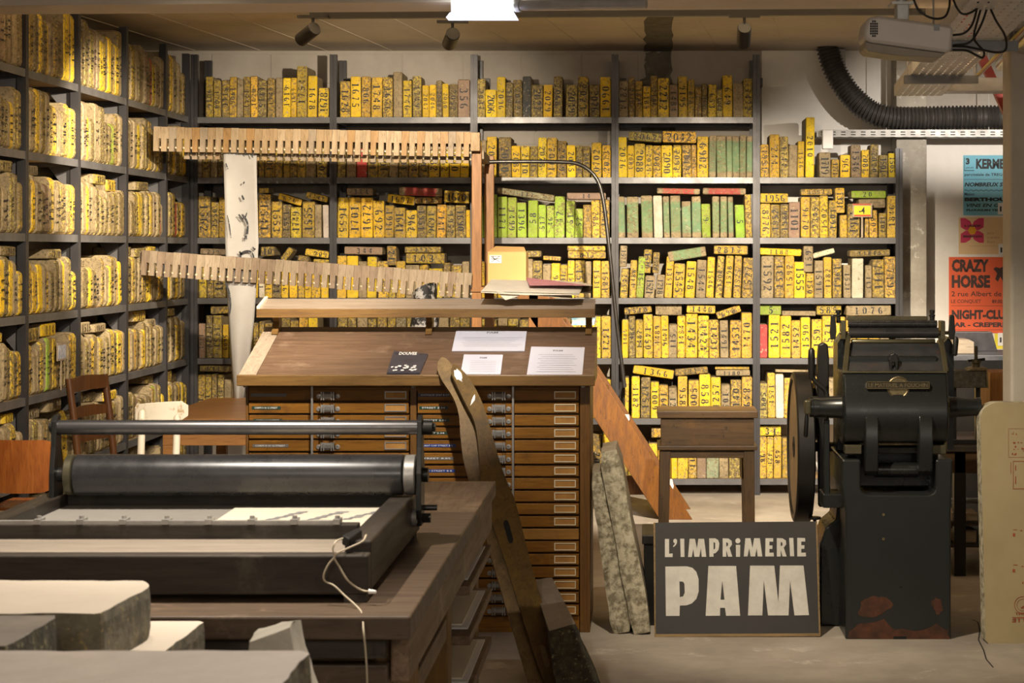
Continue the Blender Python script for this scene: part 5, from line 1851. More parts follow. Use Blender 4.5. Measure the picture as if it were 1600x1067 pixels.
WD = m_wood('raw pine edging', (.30, .20, .09), (.20, .13, .055), rough=.7, axis=0)
slabq('board', cor, .018, m_plain('charcoal blackboard paint', (.026, .024, .023), .55, c2=(.034, .031, .030), scale=5), .0, sg)
slabq('bottom_edging', [(68, 1000), (1382, 985), (1382, 962), (70, 968)], .02, WD, .006, sg)
slabq('side_edging', [(1370, 985), (1383, 985), (1355, 74), (1344, 74)], .02, WD, .004, sg)
slabq('side_edging', [(64, 985), (74, 985), (70, 84), (56, 84)], .02, WD, .004, sg)
LET = [
    [(147, 213), (180, 213), (180, 330), (208, 328), (208, 357), (147, 357)],
    [(213, 228), (218, 215), (232, 211), (243, 220), (243, 243), (232, 265), (214, 278), (212, 269), (223, 257), (226, 247), (216, 241)],
    [(268, 211), (300, 211), (302, 356), (272, 356)],
    [(343, 212), (385, 212), (401, 290), (412, 212), (458, 212), (475, 355), (439, 355), (432, 285), (420, 355), (381, 355), (372, 290), (360, 356), (330, 356)],
    [(706 + 20 + 20 * math.cos(t * .3927), 228 + 21 * math.sin(t * .3927)) for t in range(16)],
    [(710, 260), (745, 260), (743, 355), (711, 355)],
    [(785, 207), (826, 207), (842, 285), (855, 207), (900, 207), (920, 352), (883, 352), (875, 285), (863, 352), (826, 352), (816, 285), (803, 352), (773, 352)],
    [(945, 207), (1006, 207), (1006, 235), (976, 235), (976, 264), (1000, 264), (1000, 292), (976, 292), (976, 322), (1010, 322), (1012, 352), (943, 352)],
    [(1133, 205), (1166, 205), (1173, 351), (1140, 351)],
    [(1197, 204), (1260, 206), (1260, 234), (1229, 234), (1229, 263), (1254, 263), (1254, 291), (1229, 291), (1229, 322), (1265, 322), (1266, 352), (1197, 352)],
    [(823, 425), (1015, 425), (1047, 720), (1060, 424), (1247, 424), (1290, 818), (1175, 820), (1140, 545), (1128, 820), (965, 820), (932, 540), (920, 820), (806, 820)],
]
HOLED = [
    ([(498, 208), (545, 208), (570, 222), (579, 250), (572, 300), (548, 327), (533, 328), (533, 355), (500, 355)], [(533, 238), (546, 246), (546, 288), (533, 300)]),
    ([(605, 208), (650, 210), (676, 228), (680, 258), (660, 285), (682, 354), (648, 354), (634, 302), (634, 354), (605, 354)], [(634, 238), (648, 246), (648, 266), (634, 274)]),
    ([(1035, 206), (1080, 208), (1107, 226), (1110, 257), (1090, 283), (1113, 352), (1080, 352), (1066, 300), (1066, 352), (1035, 352)], [(1066, 236), (1080, 244), (1080, 264), (1066, 272)]),
    ([(150, 432), (320, 430), (365, 442), (397, 475), (414, 530), (415, 630), (397, 688), (362, 724), (320, 740), (265, 742), (263, 824), (155, 824)], [(262, 550), (290, 552), (302, 570), (304, 640), (292, 668), (265, 675)]),
    ([(492, 427), (712, 427), (744, 823), (632, 823), (624, 760), (585, 760), (584, 823), (470, 823)], [(602, 545), (620, 695), (588, 695)]),
]


def tess(loops):
    from mathutils.geometry import tessellate_polygon
    return [tuple(t) for t in tessellate_polygon([[Vector((a, b, 0)) for a, b in l] for l in loops])]


WP = m_plain('brushed white paint', (.66, .64, .58), .4, c2=(.55, .53, .48), scale=16)
for poly in LET:
    MB().add([on_sign(a, b, .0022) for a, b in poly], tess([poly])).build('letter', WP, sg)
for outer, hole in HOLED:
    MB().add([on_sign(a, b, .0022) for a, b in outer + hole], tess([outer, hole])).build('letter', WP, sg)

# black crate behind the sign, against which it leans
bc = thing('black_crate', (.12, 8.75, 0), 'black crate half hidden behind the painted sign', 'crate')
MB().box(sx(1006, 8.62), .62, 8.62, 8.95, 0, .36).build('body', M['black'], bc, bevel=.006)
MB().box(sx(1006, 8.62) - .008, .628, 8.612, 8.958, .36, .40).build('rim', M['black'], bc, bevel=.004)

# ------------------------------------------------------------------ platen printing press
pt = thing('platen_press', (1.08, 8.7, 0), 'black cast-iron platen printing press with large flywheel and ink rollers', 'printing press')
YP = 8.32


def pz(px, py, Y=YP):
    return (sx(px, Y), sz(py, Y))


cutl = arc(1358, 759, 14, 14, 180, 90, 4)
poly = [(1321, 1000), (1486, 1000), (1486, 800), (1489, 718), (1462, 718)] + arc(1450, 761, 12, 12, 0, 90, 4) + arc(1357, 761, 12, 12, 90, 180, 4) + [(1345, 718), (1316, 718), (1315, 760), (1321, 800)]
mb = MB().prism([pz(a, b) for a, b in poly], (0, YP, 0), (1, 0, 0), (0, 0, 1), (0, .62, 0))
pbase = mb.build('base_column', M['pressr'], pt, bevel=.008)
MB().box(sx(1396, YP), sx(1416, YP), YP - .003, YP + .02, 0.0, .012).build('foot_notch', M['dark'], pbase)
for a, b in ((1380.5, 804), (1380.5, 842)):
    x_, z_ = pz(a, b)
    MB().cyl((x_, YP - .004, z_), (x_, YP + .01, z_), .006, seg=12).build('screw', M['brass'], pbase)
for sd, pl in ((41, [(1326, 998), (1326, 985), (1345, 975), (1380, 968), (1400, 982), (1440, 985), (1465, 975), (1482, 985), (1484, 998)]),
               (42, [(1340, 962), (1345, 942), (1360, 932), (1385, 934), (1396, 944), (1388, 953), (1378, 961), (1360, 964)]),
               (43, [(1456, 940), (1463, 932), (1470, 938), (1473, 955), (1466, 960), (1458, 952)])):
    pl = ragged(pl, 2.2, 4, sd)
    MB().prism([pz(a, b) for a, b in pl], (0, YP - .0012, 0), (1, 0, 0), (0, 0, 1), (0, .002, 0)).build('rust_patch', M['rust'], pbase)
# foot at the left and rear body
pl = [(1281, 990), (1281, 850), (1290, 825), (1306, 812), (1310, 770), (1325, 770), (1325, 990)]
MB().prism([(sx(a, 8.6), sz(b, 8.6) if b < 985 else .002) for a, b in pl], (0, 8.6, 0), (1, 0, 0), (0, 0, 1), (0, .3, 0)).build('side_foot', M['press'], pt, bevel=.008)
MB().box(sx(1328, YP), sx(1476, YP), 8.5, 9.05, sz(770, YP), sz(560, YP)).build('rear_body', M['press'], pt, bevel=.01)
# platen barrel
sec = [(8.42, 581.5), (8.385, 583), (8.365, 592), (8.345, 615), (8.325, 636), (8.322, 655), (8.332, 675), (8.36, 690), (8.41, 697), (8.6, 697), (8.62, 581.5)]
MB().prism([(y, sz(p, 8.33)) for y, p in sec], (sx(1318.5, 8.33), 0, 0), (0, 1, 0), (0, 0, 1), (sx(1483, 8.33) - sx(1318.5, 8.33), 0, 0)).build('platen', M['press'], pt, bevel=.010, smooth=30)
MB().box(sx(1317, 8.36), sx(1481, 8.36), 8.376, 8.40, sz(583, 8.37), sz(580, 8.37)).build('platen_edge', M['olive'], pt, bevel=.001)
for a, b in ((1352, 1373), (1436, 1458)):
    sec = [(8.34, 640), (8.308, 660), (8.305, 700), (8.315, 735), (8.345, 745), (8.38, 740), (8.38, 640)]
    MB().prism([(y, sz(p, 8.31)) for y, p in sec], (sx(a, 8.31), 0, 0), (0, 1, 0), (0, 0, 1), (sx(b, 8.31) - sx(a, 8.31), 0, 0)).build('arm_rib', M['press'], pt, bevel=.005, smooth=30)
MB().box(sx(1321, 8.4), sx(1478, 8.4), 8.40, 8.44, sz(708, 8.4), sz(699, 8.4)).build('cross_bar', M['iron'], pt, bevel=.003)
MB().cyl((sx(1322, 8.4), 8.41, sz(694, 8.4)), (sx(1478, 8.4), 8.41, sz(694, 8.4)), .006, seg=12).build('bright_rod', M['brass'], pt, smooth=40)
for a, b in ((1320, 1346), (1455, 1478)):
    MB().box(sx(a, 8.36), sx(b, 8.36), 8.35, 8.42, sz(709, 8.36), sz(695, 8.36)).build('slide_block', M['olive'], pt, bevel=.003)
MB().cyl((sx(1366, 8.42), 8.42, sz(734, 8.42)), (sx(1434, 8.42), 8.42, sz(734, 8.42)), .032, seg=24).build('lower_drum', M['press'], pt, smooth=40)
# shafts
yc = 8.44
zc_ = sz(636, yc)
xa = sx(1319, yc)
MB().lathe((xa, yc, zc_), (-1, 0, 0), [(0, .056), (.01, .050), (.10, .044), (.112, .044), (.112, .047), (.135, .047), (.137, .043), (.152, .043)], 28).build('crank_shaft', M['press'], pt, smooth=30)
xa = sx(1481, yc)
MB().lathe((xa, yc, zc_), (1, 0, 0), [(0, .05), (.01, .045), (.11, .038), (.125, .038), (.125, .042), (.14, .042), (.142, .02)], 28).build('counter_shaft', M['press'], pt, smooth=30)
x_, z_ = sx(1262, 8.40), sz(636, 8.40)
MB().box(x_ - .014, x_ + .014, 8.385, 8.415, z_ - .03, z_ + .03).build('throw_off_block', M['olive'], pt, bevel=.006)
MB().lathe((x_ - .004, 8.40, z_ - .03), (-.05, 0, -1), [(0, .006), (.02, .009), (.09, .010), (.10, .006)], 14).build('throw_off_handle', M['iron'], pt, smooth=40)
# ink table
q0 = [Vector((sx(1323, 8.45), 8.45, sz(580, 8.45))), Vector((sx(1476, 8.45), 8.45, sz(580, 8.45)))]
q1 = [Vector((sx(1466, 8.60), 8.60, sz(535, 8.60))), Vector((sx(1329, 8.60), 8.60, sz(535, 8.60)))]
nn = Vector((0, -.18, -.15)).normalized() * -.02
qq = q0 + q1
inkt = MB().add(qq + [p + Vector((0, .02, -.012)) for p in qq], [(0, 1, 2, 3), (7, 6, 5, 4), (0, 4, 5, 1), (1, 5, 6, 2), (2, 6, 7, 3), (3, 7, 4, 0)]).build('ink_table', m_plain('inky black plate', (.026, .028, .032), .5, .2, c2=(.04, .042, .046), scale=14, c3=(.075, .03, .017), lo=.4, hi=.7), pt)
for a0, a1, s in ((1320, 1326, -1), (1478, 1469, 1)):
    MB().beam((sx(a0, 8.44), 8.44, sz(581, 8.44)), (sx(a1, 8.6), 8.6, sz(522, 8.6)), .022, .014, up=(0, -1, .3)).build('side_rail', M['olive'], pt, bevel=.002)
MB().prism([pz(a, b, 8.47) for a, b in ((1390, 580), (1389, 562), (1391, 554), (1396, 551), (1401, 554), (1403, 562), (1402, 580), (1399, 580), (1398, 566), (1394, 566), (1393, 580))], (0, 8.455, 0), (1, 0, 0), (0, 0, 1), (0, .03, 0)).build('latch_hook', M['iron'], pt, bevel=.003)
# rollers and their carriers
YK = 8.60


def rol(a, b, cy, r, mat, name='ink_roller'):
    MB().lathe((sx(a, YK), YK, sz(cy, YK)), (1, 0, 0), [(0, r * .9), (.002, r), (sx(b, YK) - sx(a, YK) - .002, r), (sx(b, YK) - sx(a, YK), r * .9)], 28).build(name, mat, pt, smooth=30)


rol(1326, 1466, 520, .024, M['rubber'])
rol(1325, 1464, 506, .016, M['rubber'])
rol(1330, 1461, 533.5, .011, M['olive'], 'distributor_rod')
MB().box(sx(1324, YK), sx(1450, YK), YK + .01, YK + .07, sz(501, YK), sz(494.5, YK)).build('ink_fountain', M['olive'], pt, bevel=.003)
rol(1312, 1488, 520, .008, M['brass'], 'roller_spindle')
for s, pxs in ((-1, (1301, 1311, 1317)), (1, (1486, 1458, 1472))):
    a, kx, c = pxs
    MB().box(sx(c, YK) - .010, sx(c, YK) + .010, YK - .03, YK + .05, sz(530, YK), sz(501, YK)).build('roller_carrier', M['olive'], pt, bevel=.003)
    MB().prism([(sx(a + dx, YK), sz(dy, YK)) for dx, dy in ((-3.5, 493), (0, 491), (3.5, 493), (4, 505), (5, 518), (3, 530), (-4, 530), (-5, 518), (-4, 505))], (0, YK - .035, 0), (1, 0, 0), (0, 0, 1), (0, .03, 0)).build('spring_hook', M['black'], pt, bevel=.003)
    MB().lathe((sx(kx, YK), YK + .03, sz(505, YK)), (0, 0, 1), [(0, .010), (.028, .010), (.03, .014), (.036, .014), (.038, .008), (.042, .008), (.044, .012), (.056, .012), (.058, .008)], 16).build('thumb_screw', M['black'], pt, smooth=30)
MB().lathe((sx(1492, 8.55), 8.55, sz(556, 8.55)), (.06, 0, 1), [(0, .005), (.005, .011), (.07, .013), (.082, .009), (.085, .003)], 16).build('handle_grip', M['black'], pt, smooth=40)
# dark flanks of the upper frame
MB().prism([(sx(a, 8.7), sz(b, 8.7)) for a, b in ((1306, 700), (1306, 535), (1316, 520), (1322, 530), (1326, 700))], (0, 8.62, 0), (1, 0, 0), (0, 0, 1), (0, .2, 0)).build('frame_cheek', M['press'], pt)
MB().prism([(sx(a, 8.7), sz(b, 8.7)) for a, b in ((1476, 700), (1470, 535), (1478, 525), (1486, 540), (1486, 700))], (0, 8.62, 0), (1, 0, 0), (0, 0, 1), (0, .2, 0)).build('frame_cheek', M['press'], pt)
# lever, stanchion and link rod on the left
lp = spline([P(1269, 548, 8.5), P(1269, 575, 8.5), P(1271, 592, 8.5), P(1282, 603, 8.5), P(1291, 613, 8.5), P(1295, 640, 8.5)], 5)
MB().tube(lp, .011, 12).build('lever', M['black'], pt, smooth=50)
MB().lathe(P(1268, 592, 8.5), (0, 0, 1), [(0, .013), (.02, .015), (.09, .016), (.125, .014), (.135, .006)], 18).build('lever_grip', M['black'], pt, smooth=40)
MB().prism([(sx(a, 8.75), sz(b, 8.75)) for a, b in ((1278, 790), (1276, 560), (1278, 538), (1286, 534), (1292, 538), (1294, 560), (1294, 790))], (0, 8.70, 0), (1, 0, 0), (0, 0, 1), (0, .06, 0)).build('stanchion', M['black'], pt, bevel=.006)
MB().beam(P(1291, 655, 8.46), P(1292, 775, 8.46), .026, .03, up=(0, 1, 0)).build('link_rod', M['press'], pt, bevel=.004)
MB().box(sx(1283, 8.5), sx(1322, 8.5), 8.42, 8.6, sz(790, 8.5), sz(768, 8.5)).build('link_bearing', M['press'], pt, bevel=.006)
MB().lathe(P(1273, 822, 8.75), (0, 0, 1), [(0, .008), (.03, .008), (.03, .02), (.034, .028), (.042, .028), (.044, .02)], 18).build('floor_knob', M['black'], pt, smooth=30)
# flywheel
xw, yw = .682, 8.93
zw = sz(698, yw)
RW = .343
MB().lathe((xw, yw, zw), (1, 0, 0), [(.0, RW - .012), (0, RW - .035), (.012, RW - .04), (.012, .05), (.004, .045), (.004, .02), (.085, .02), (.085, .05), (.06, .06), (.06, RW - .06), (.075, RW - .05), (.078, RW - .008), (.072, RW), (.006, RW), (.0, RW - .012)], 64).build('flywheel', M['black'], pt, smooth=30)
MB().lathe((xw - .001, yw, zw), (1, 0, 0), [(.009, RW - .042), (.0105, RW - .042), (.0105, .05), (.009, .05)], 64).build('flywheel_web', m_plain('bronzed wheel web', (.52, .39, .23), .45, .1, c2=(.38, .28, .16), scale=5), pt, smooth=30)
MB().cyl((xw + .08, yw, zw), (sx(1330, 8.9), yw, zw), .022, seg=16).build('main_shaft', M['iron'], pt, smooth=40)
MB().lathe((xw + .10, yw + .05, sz(640, 8.98)), (1, 0, 0), [(0, .13), (.006, .14), (.03, .14), (.034, .13), (.03, .1), (.004, .1), (0, .13)], 40).build('pulley', m_plain('greyish pulley iron', (.11, .10, .085), .4, .5), pt, smooth=30)
MB().lathe((xw - .0015, yw, zw), (1, 0, 0), [(.001, RW - .014), (0, RW - .016), (0, RW - .032), (.001, RW - .034), (.001, RW - .014)], 64).build('rim_face', m_plain('worn rim steel', (.24, .20, .14), .35, .5), pt, smooth=30)
# nameplate
yn = 8.352
npz = lambda a, b, dy=0: Vector((sx(a, yn), yn - .012 + dy, sz(b, yn)))
npl = MB().prism([(sx(a, yn), sz(b, yn)) for a, b in ((1353, 597), (1355, 595.5), (1449, 596.5), (1452, 598), (1452.5, 606), (1450, 607.5), (1356, 607), (1353, 605))], (0, yn - .014, 0), (1, 0, 0), (0, 0, 1), (0, .02, 0)).build('nameplate', m_plain('dark plate ground', (.06, .05, .03), .5, .5), pt)
mb = MB()
xa_, xb_ = sx(1353.5, yn), sx(1451.5, yn)
za_, zb_ = sz(607, yn), sz(596, yn)
for (x0_, x1_, z0_, z1_) in ((xa_, xb_, zb_ - .002, zb_), (xa_, xb_, za_, za_ + .002), (xa_, xa_ + .002, za_, zb_), (xb_ - .002, xb_, za_, zb_)):
    mb.box(x0_, x1_, yn - .017, yn - .014, z0_, z1_)
mb.build('plate_border', M['brass'], npl)
mb = MB()
put_text(mb, 'LE MATERIEL A FOUCHIN', (xa_ + .008, yn - .0150, za_ + .007), (1, 0, 0), (0, 0, 1), xb_ - xa_ - .016, .017, .012)
mb.build('raised_lettering', M['brass'], npl)
em = MB().lathe((sx(1403, yn), yn - .004, sz(605, yn)), (0, -1, 0), [(0, .046), (.005, .046), (.007, .043), (.005, .040), (.004, .0)], 40)
for i in range(40):
    t = 2 * math.pi * i / 40
    em.box(sx(1403, yn) + .047 * math.cos(t) - .0015, sx(1403, yn) + .047 * math.cos(t) + .0015, yn - .010, yn - .002, sz(605, yn) + .047 * math.sin(t) - .0015, sz(605, yn) + .047 * math.sin(t) + .0015)
em.build('gear_emblem', M['brass'], npl)

# ------------------------------------------------------------------ tall cream stone at the right edge
YC = 8.23
cs = thing('standing_stone', (1.62, YC + .05, 0), 'tall cream litho stone with red mirrored prints, standing at the right edge', 'stone')
x0c, x1c, hc = sx(1540, YC), sx(1540, YC) + .40, 1.005
r_ = .075
outl = [(x0c + .012, .0), (x1c - .012, .0), (x1c, .012)] + arc(x1c - r_, hc - r_, r_, r_, 0, 90, 8) + arc(x0c + r_, hc - r_, r_, r_, 90, 180, 8) + [(x0c, .012)]
LEAN = .13


def cz_(x, z, y=0.0):
    return Vector((x, YC + y + LEAN * z, z))


n = len(outl)
fr = [cz_(x, z) for x, z in outl]
bkv = [cz_(x - .004, z, .085) for x, z in outl]
for p in bkv:
    p.z = max(0, p.z)
mb = MB().add(fr, [tuple(range(n))], 0)
mb.add(fr + bkv, [tuple(range(2 * n - 1, n - 1, -1))] + [(i, (i + 1) % n, n + (i + 1) % n, n + i) for i in range(n)], 1)
o = mb.build('slab', [m_plain('cream ground stone', (.40, .325, .18), .55, c2=(.36, .29, .155), scale=4, c3=None), M['slabrough2']], cs)
mb = MB()


def cp_(px, py):
    Y = (YC + LEAN * CH) / (1 + LEAN * (py - VY) / F)
    return Vector((sx(px, Y), Y - .0012, sz(py, Y)))


def rect_frame(a, b, c, d, t):
    for (e, f, g_, h) in ((a, b, c, b + t), (a, d - t, c, d), (a, b, a + t, d), (c - t, b, c, d)):
        mb.add([cp_(e, h), cp_(g_, h), cp_(g_, f), cp_(e, f)], [(0, 1, 2, 3)])


rect_frame(1575.5, 669.5, 1620, 714.5, .4)
rr = random.Random(77)
for i in range(34):
    a, b = rr.uniform(1580, 1616), rr.uniform(674, 709)
    if abs(a - 1598) > 9 or abs(b - 692) < 12:
        w, h = rr.uniform(1.5, 4), rr.uniform(1, 4)
        mb.add([cp_(a, b + h), cp_(a + w, b + h * .7), cp_(a + w * .8, b), cp_(a + .3, b + .5)], [(0, 1, 2, 3)])
for i in range(24):
    t = i / 24
    for (a, b) in ((1582.5 + t * 36, 720), (1582.5 + t * 36, 763), (1582.5, 720 + t * 44), (1618, 720 + t * 44)):
        mb.add([cp_(a, b + 1.2), cp_(a + 1.1, b + 1.2), cp_(a + 1.1, b), cp_(a, b)], [(0, 1, 2, 3)])
for (a, b, w, h) in ((1586, 727, 1.4, 8), (1586, 744, 1.4, 12), (1579, 722, .7, 18), (1583, 827, 6, 1), (1582.5, 833, 3.5, 5), (1594, 828, 3, 1.5), (1583, 882, 7, 1.2), (1582, 889, 4, 5), (1596, 884, 3, 1.5), (1597, 909, 2, 3)):
    mb.add([cp_(a, b + h), cp_(a + w, b + h), cp_(a + w, b), cp_(a, b)], [(0, 1, 2, 3)])
for rad_, t in ((13.5, .9), (9.5, .6)):
    for i in range(28):
        t0, t1 = 2 * math.pi * i / 28, 2 * math.pi * (i + 1) / 28
        mb.add([cp_(1598 + rad_ * math.cos(t0), 945 + rad_ * math.sin(t0)), cp_(1598 + rad_ * math.cos(t1), 945 + rad_ * math.sin(t1)), cp_(1598 + (rad_ - t) * math.cos(t1), 945 + (rad_ - t) * math.sin(t1)), cp_(1598 + (rad_ - t) * math.cos(t0), 945 + (rad_ - t) * math.sin(t0))], [(0, 1, 2, 3)])
for i in range(9):
    a, b = rr.uniform(1592, 1603), rr.uniform(939, 950)
    mb.add([cp_(a, b + 2), cp_(a + 4, b + 1), cp_(a + 3, b), cp_(a, b)], [(0, 1, 2, 3)])
k_ = 8.2 / F
put_text(mb, 'ZITTE', cp_(1617, 972), (-1, 0, 0), (0, 0, 1), 36 * k_, 8 * k_, .02)
put_text(mb, 'MONT', cp_(1610, 961), (-1, 0, 0), (0, 0, 1), 24 * k_, 4.5 * k_, .02)
mb.build('red_print', m_plain('red litho ink', (.30, .055, .018), .7, c2=(.36, .09, .03), scale=40), o)
# ------------------------------------------------------------------ posters on the right wall
YW = YB - .017


def poster(name, a, b, c, d, mat, label):
    o = MB().box(sx(a, YW), sx(c, YW), YW - .0015, YW - .0002, sz(d, YW), sz(b, YW)).build(name, mat, base=(sx((a + c) / 2, YW), YW, sz(d, YW)))
    return tag(o, label, 'poster')


def ptext(mb, t, a, b, c, d, bold=.02, shear=0):
    put_text(mb, t, (sx(a, YW), YW - .0022, sz(d, YW)), (1, 0, 0), (0, 0, 1), sx(c, YW) - sx(a, YW), sz(b, YW) - sz(d, YW), bold, shear)


def prule(mb, a, b, c, d):
    mb.box(sx(a, YW), sx(c, YW), YW - .0022, YW - .0018, sz(d, YW), sz(b, YW))


po = poster('poster', 1505, 242.5, 1600, 336.5, m_plain('faded blue poster paper', (.16, .44, .60), .75, c2=(.20, .47, .58), scale=5), 'blue letterpress poster reading NOMBREUX STANDS, uppermost on the wall')
mb = MB()
ptext(mb, '3', 1509, 247, 1515, 257, .06)
prule(mb, 1506.5, 266, 1522, 267)
prule(mb, 1506.5, 246, 1507.3, 267)
ptext(mb, 'JUIN 1973', 1509, 261, 1521, 264)
ptext(mb, 'KERMESSE', 1525, 248, 1590, 264, .05)
ptext(mb, 'paroissiale de TREGOUREZ', 1507, 270.5, 1590, 276)
prule(mb, 1506, 280, 1598, 280.5)
ptext(mb, 'NOMBREUX STANDS', 1507, 285, 1598, 291.5, .04, .2)
for i in range(23):
    prule(mb, 1507 + i * 4, 296.5 + (i % 2), 1511 + i * 4, 297.5 + (i % 2))
ptext(mb, 'Maison', 1507, 301, 1522, 305.5, .02)
ptext(mb, 'BERTHOU', 1507, 308.5, 1572, 314.5, .07)
ptext(mb, 'VINS EN GROS', 1510, 318, 1582, 323.5, .03, .25)
ptext(mb, 'PLOUGUIN TEL.03.12', 1510, 326.5, 1580, 330, .05)
mb.build('printed_text', M['print'], po)
po = poster('poster', 1498, 339.5, 1600, 397, m_plain('peach poster paper', (.72, .52, .30), .8, c2=(.68, .48, .27), scale=4), 'cream poster with a four-petal pink flower')
pk = m_plain('magenta poster ink', (.60, .05, .13), .8)
mb = MB()
for sxn, syn in ((-1, 1), (1, 1), (-1, -1), (1, -1)):
    c_ = (1519, 360)
    R1, R2 = 17.5, 19
    pts = [(0, 0), (R1 * .55, 0), (R1, R2 * .25), (R1 + .5, R2 * .9), (R1, R2), (R1 * .6, R2 * 1.0), (R1 * .15, R2 * .75), (0, R2 * .45)]
    mb.add([Vector((sx(c_[0] + sxn * (a + .3), YW), YW - .0022, sz(c_[1] - syn * (b + .3), YW))) for a, b in pts], [tuple(range(len(pts)))])
mb.build('flower_print', pk, po)
mb = MB()
hx = [(6.8 * math.cos(math.radians(60 * i)), 6.8 * math.sin(math.radians(60 * i))) for i in range(6)]
mb.add([Vector((sx(1519 + a, YW), YW - .0028, sz(360 + b, YW))) for a, b in hx], [tuple(range(6))])
mb.build('flower_centre', m_plain('orange poster ink', (.75, .36, .02), .8), po)
mb = MB()
put_text(mb, 'A. LAGADEC', (sx(1506, YW), YW - .003, sz(354.5, YW)), (1, 0, 0), (0, 0, 1), sx(1533, YW) - sx(1506, YW), .016, .05)
put_text(mb, 'BRIGNOGAN', (sx(1505, YW), YW - .003, sz(371, YW)), (1, 0, 0), (0, 0, 1), sx(1534, YW) - sx(1505, YW), .016, .05)
mb.build('printed_text', M['print'], po)
mb = MB()
for t, a, b, c, d in (('parcs', 1542, 363, 1552, 367.5), ('et jardins', 1542, 369, 1562, 374), ('fleurs', 1542, 375.5, 1554, 379.5)):
    ptext(mb, t, a, b, c, d, 0, .2)
prule(mb, 1515, 384, 1560, 384.4)
mb.build('brown_text', m_plain('brown poster ink', (.40, .25, .14), .8), po)
po = poster('poster', 1482.5, 401.5, 1600, 520.5, m_plain('orange red poster paper', (.78, .13, .05), .75, c2=(.70, .12, .05), scale=5, c3=None), 'orange-red poster reading CRAZY HORSE NIGHT-CLUB')
GR = m_plain('faded black poster ink', (.075, .045, .04), .8)
mb = MB()
ptext(mb, 'CRAZY', 1487, 405, 1545, 425, .055)
ptext(mb, 'HORSE', 1487, 429.5, 1547, 450, .055)
ptext(mb, '2 rue Albert de Mun', 1486.5, 455, 1590, 463, .01)
ptext(mb, 'LE CONQUET', 1486, 468, 1533, 474.5, .01)
ptext(mb, '89.00.23', 1550, 468, 1574, 474)
prule(mb, 1486, 477.5, 1598, 478)
ptext(mb, 'NIGHT-CLUB', 1487, 484, 1580, 499, .055)
ptext(mb, 'BAR - CREPERIE', 1484, 503.5, 1576, 511, .05)
prule(mb, 1486, 515, 1598, 515.5)
pts = [(1552, 420), (1556, 417), (1562, 419), (1568, 416), (1572, 420), (1570, 428), (1573, 440), (1568, 442), (1563, 432), (1559, 440), (1555, 436), (1558, 427)]
mb.add([Vector((sx(a, YW), YW - .0022, sz(b, YW))) for a, b in pts], [tuple(range(len(pts)))])
mb.build('printed_text', GR, po)
poster('poster', 1554, 521, 1600, 545, m_plain('yellow poster paper', (.82, .70, .06), .8), 'strip of yellow poster below the orange-red one')
for i, (a, b, w, h, t) in enumerate(((1559, 317, 8, 18, '1'), (1560, 381, 8, 18, '1'), (1559, 520, 8, 20, '1'))):
    o = MB().box(sx(a, YW), sx(a + w, YW), YW - .005, YW - .003, sz(b + h, YW), sz(b, YW)).build('number_tag', M['paperw'], base=(sx(a, YW), YW, sz(b + h, YW)))
    tag(o, 'white number tag on the ' + ['blue', 'cream', 'orange-red'][i] + ' poster', 'tag')
    mb = MB()
    put_text(mb, t, (sx(a + 3, YW), YW - .0056, sz(b + h * .75, YW)), (1, 0, 0), (0, 0, 1), .012, .036, .03)
    mb.build('printed_text', M['print'], o)

# small display signs on the shelves
ls = thing('label_stand', P(1347, 369, 13.19), 'small yellow framed number sign on a stem before the stones', 'sign')
yy = 13.185
MB().box(sx(1332, yy), sx(1363, yy), yy, yy + .006, sz(339.5, yy), sz(318, yy)).build('frame', M['ledge'], ls, bevel=.002)
MB().box(sx(1334.5, yy), sx(1360.5, yy), yy - .002, yy, sz(336, yy), sz(321.5, yy)).build('card', m_plain('yellow card', (.86, .72, .01), .5), ls)
MB().box(sx(1334.5, yy), sx(1360.5, yy), yy - .0024, yy - .0004, sz(337.8, yy), sz(335.4, yy)).box(sx(1332.5, yy), sx(1361, yy), yy - .0024, yy, sz(320, yy), sz(318.3, yy)).build('red_stripe', m_plain('red stripe', (.65, .08, .02), .6), ls)
mb = MB()
put_text(mb, '-4', (sx(1342, yy), yy - .0032, sz(334, yy)), (1, 0, 0), (0, 0, 1), .04, .045, .02)
mb.build('printed_text', M['print'], ls)
MB().box(sx(1345.5, yy), sx(1348.5, yy), yy + .001, yy + .005, RZ[2], sz(339, yy)).build('stem', M['ledge'], ls)
ls = thing('label_stand', (LX + .012, 9.9, RZ[4]), 'small framed paper sign on a stem before the left shelves', 'sign')
xx = LX + .014
y_ = F * 3.045 / (1005 - 96.5)
MB().box(xx - .004, xx + .002, y_ - .075, y_ + .075, sz(563, y_), sz(535, y_)).build('frame', M['ledge'], ls)
MB().box(xx + .002, xx + .004, y_ - .065, y_ + .065, sz(560, y_), sz(539, y_)).build('card', m_plain('pale blue printed card', (.62, .64, .70), .5, c2=(.30, .32, .42), scale=45), ls)
MB().box(xx - .004, xx, y_ - .006, y_ + .006, RZ[4], sz(562, y_)).build('stem', M['ledge'], ls)

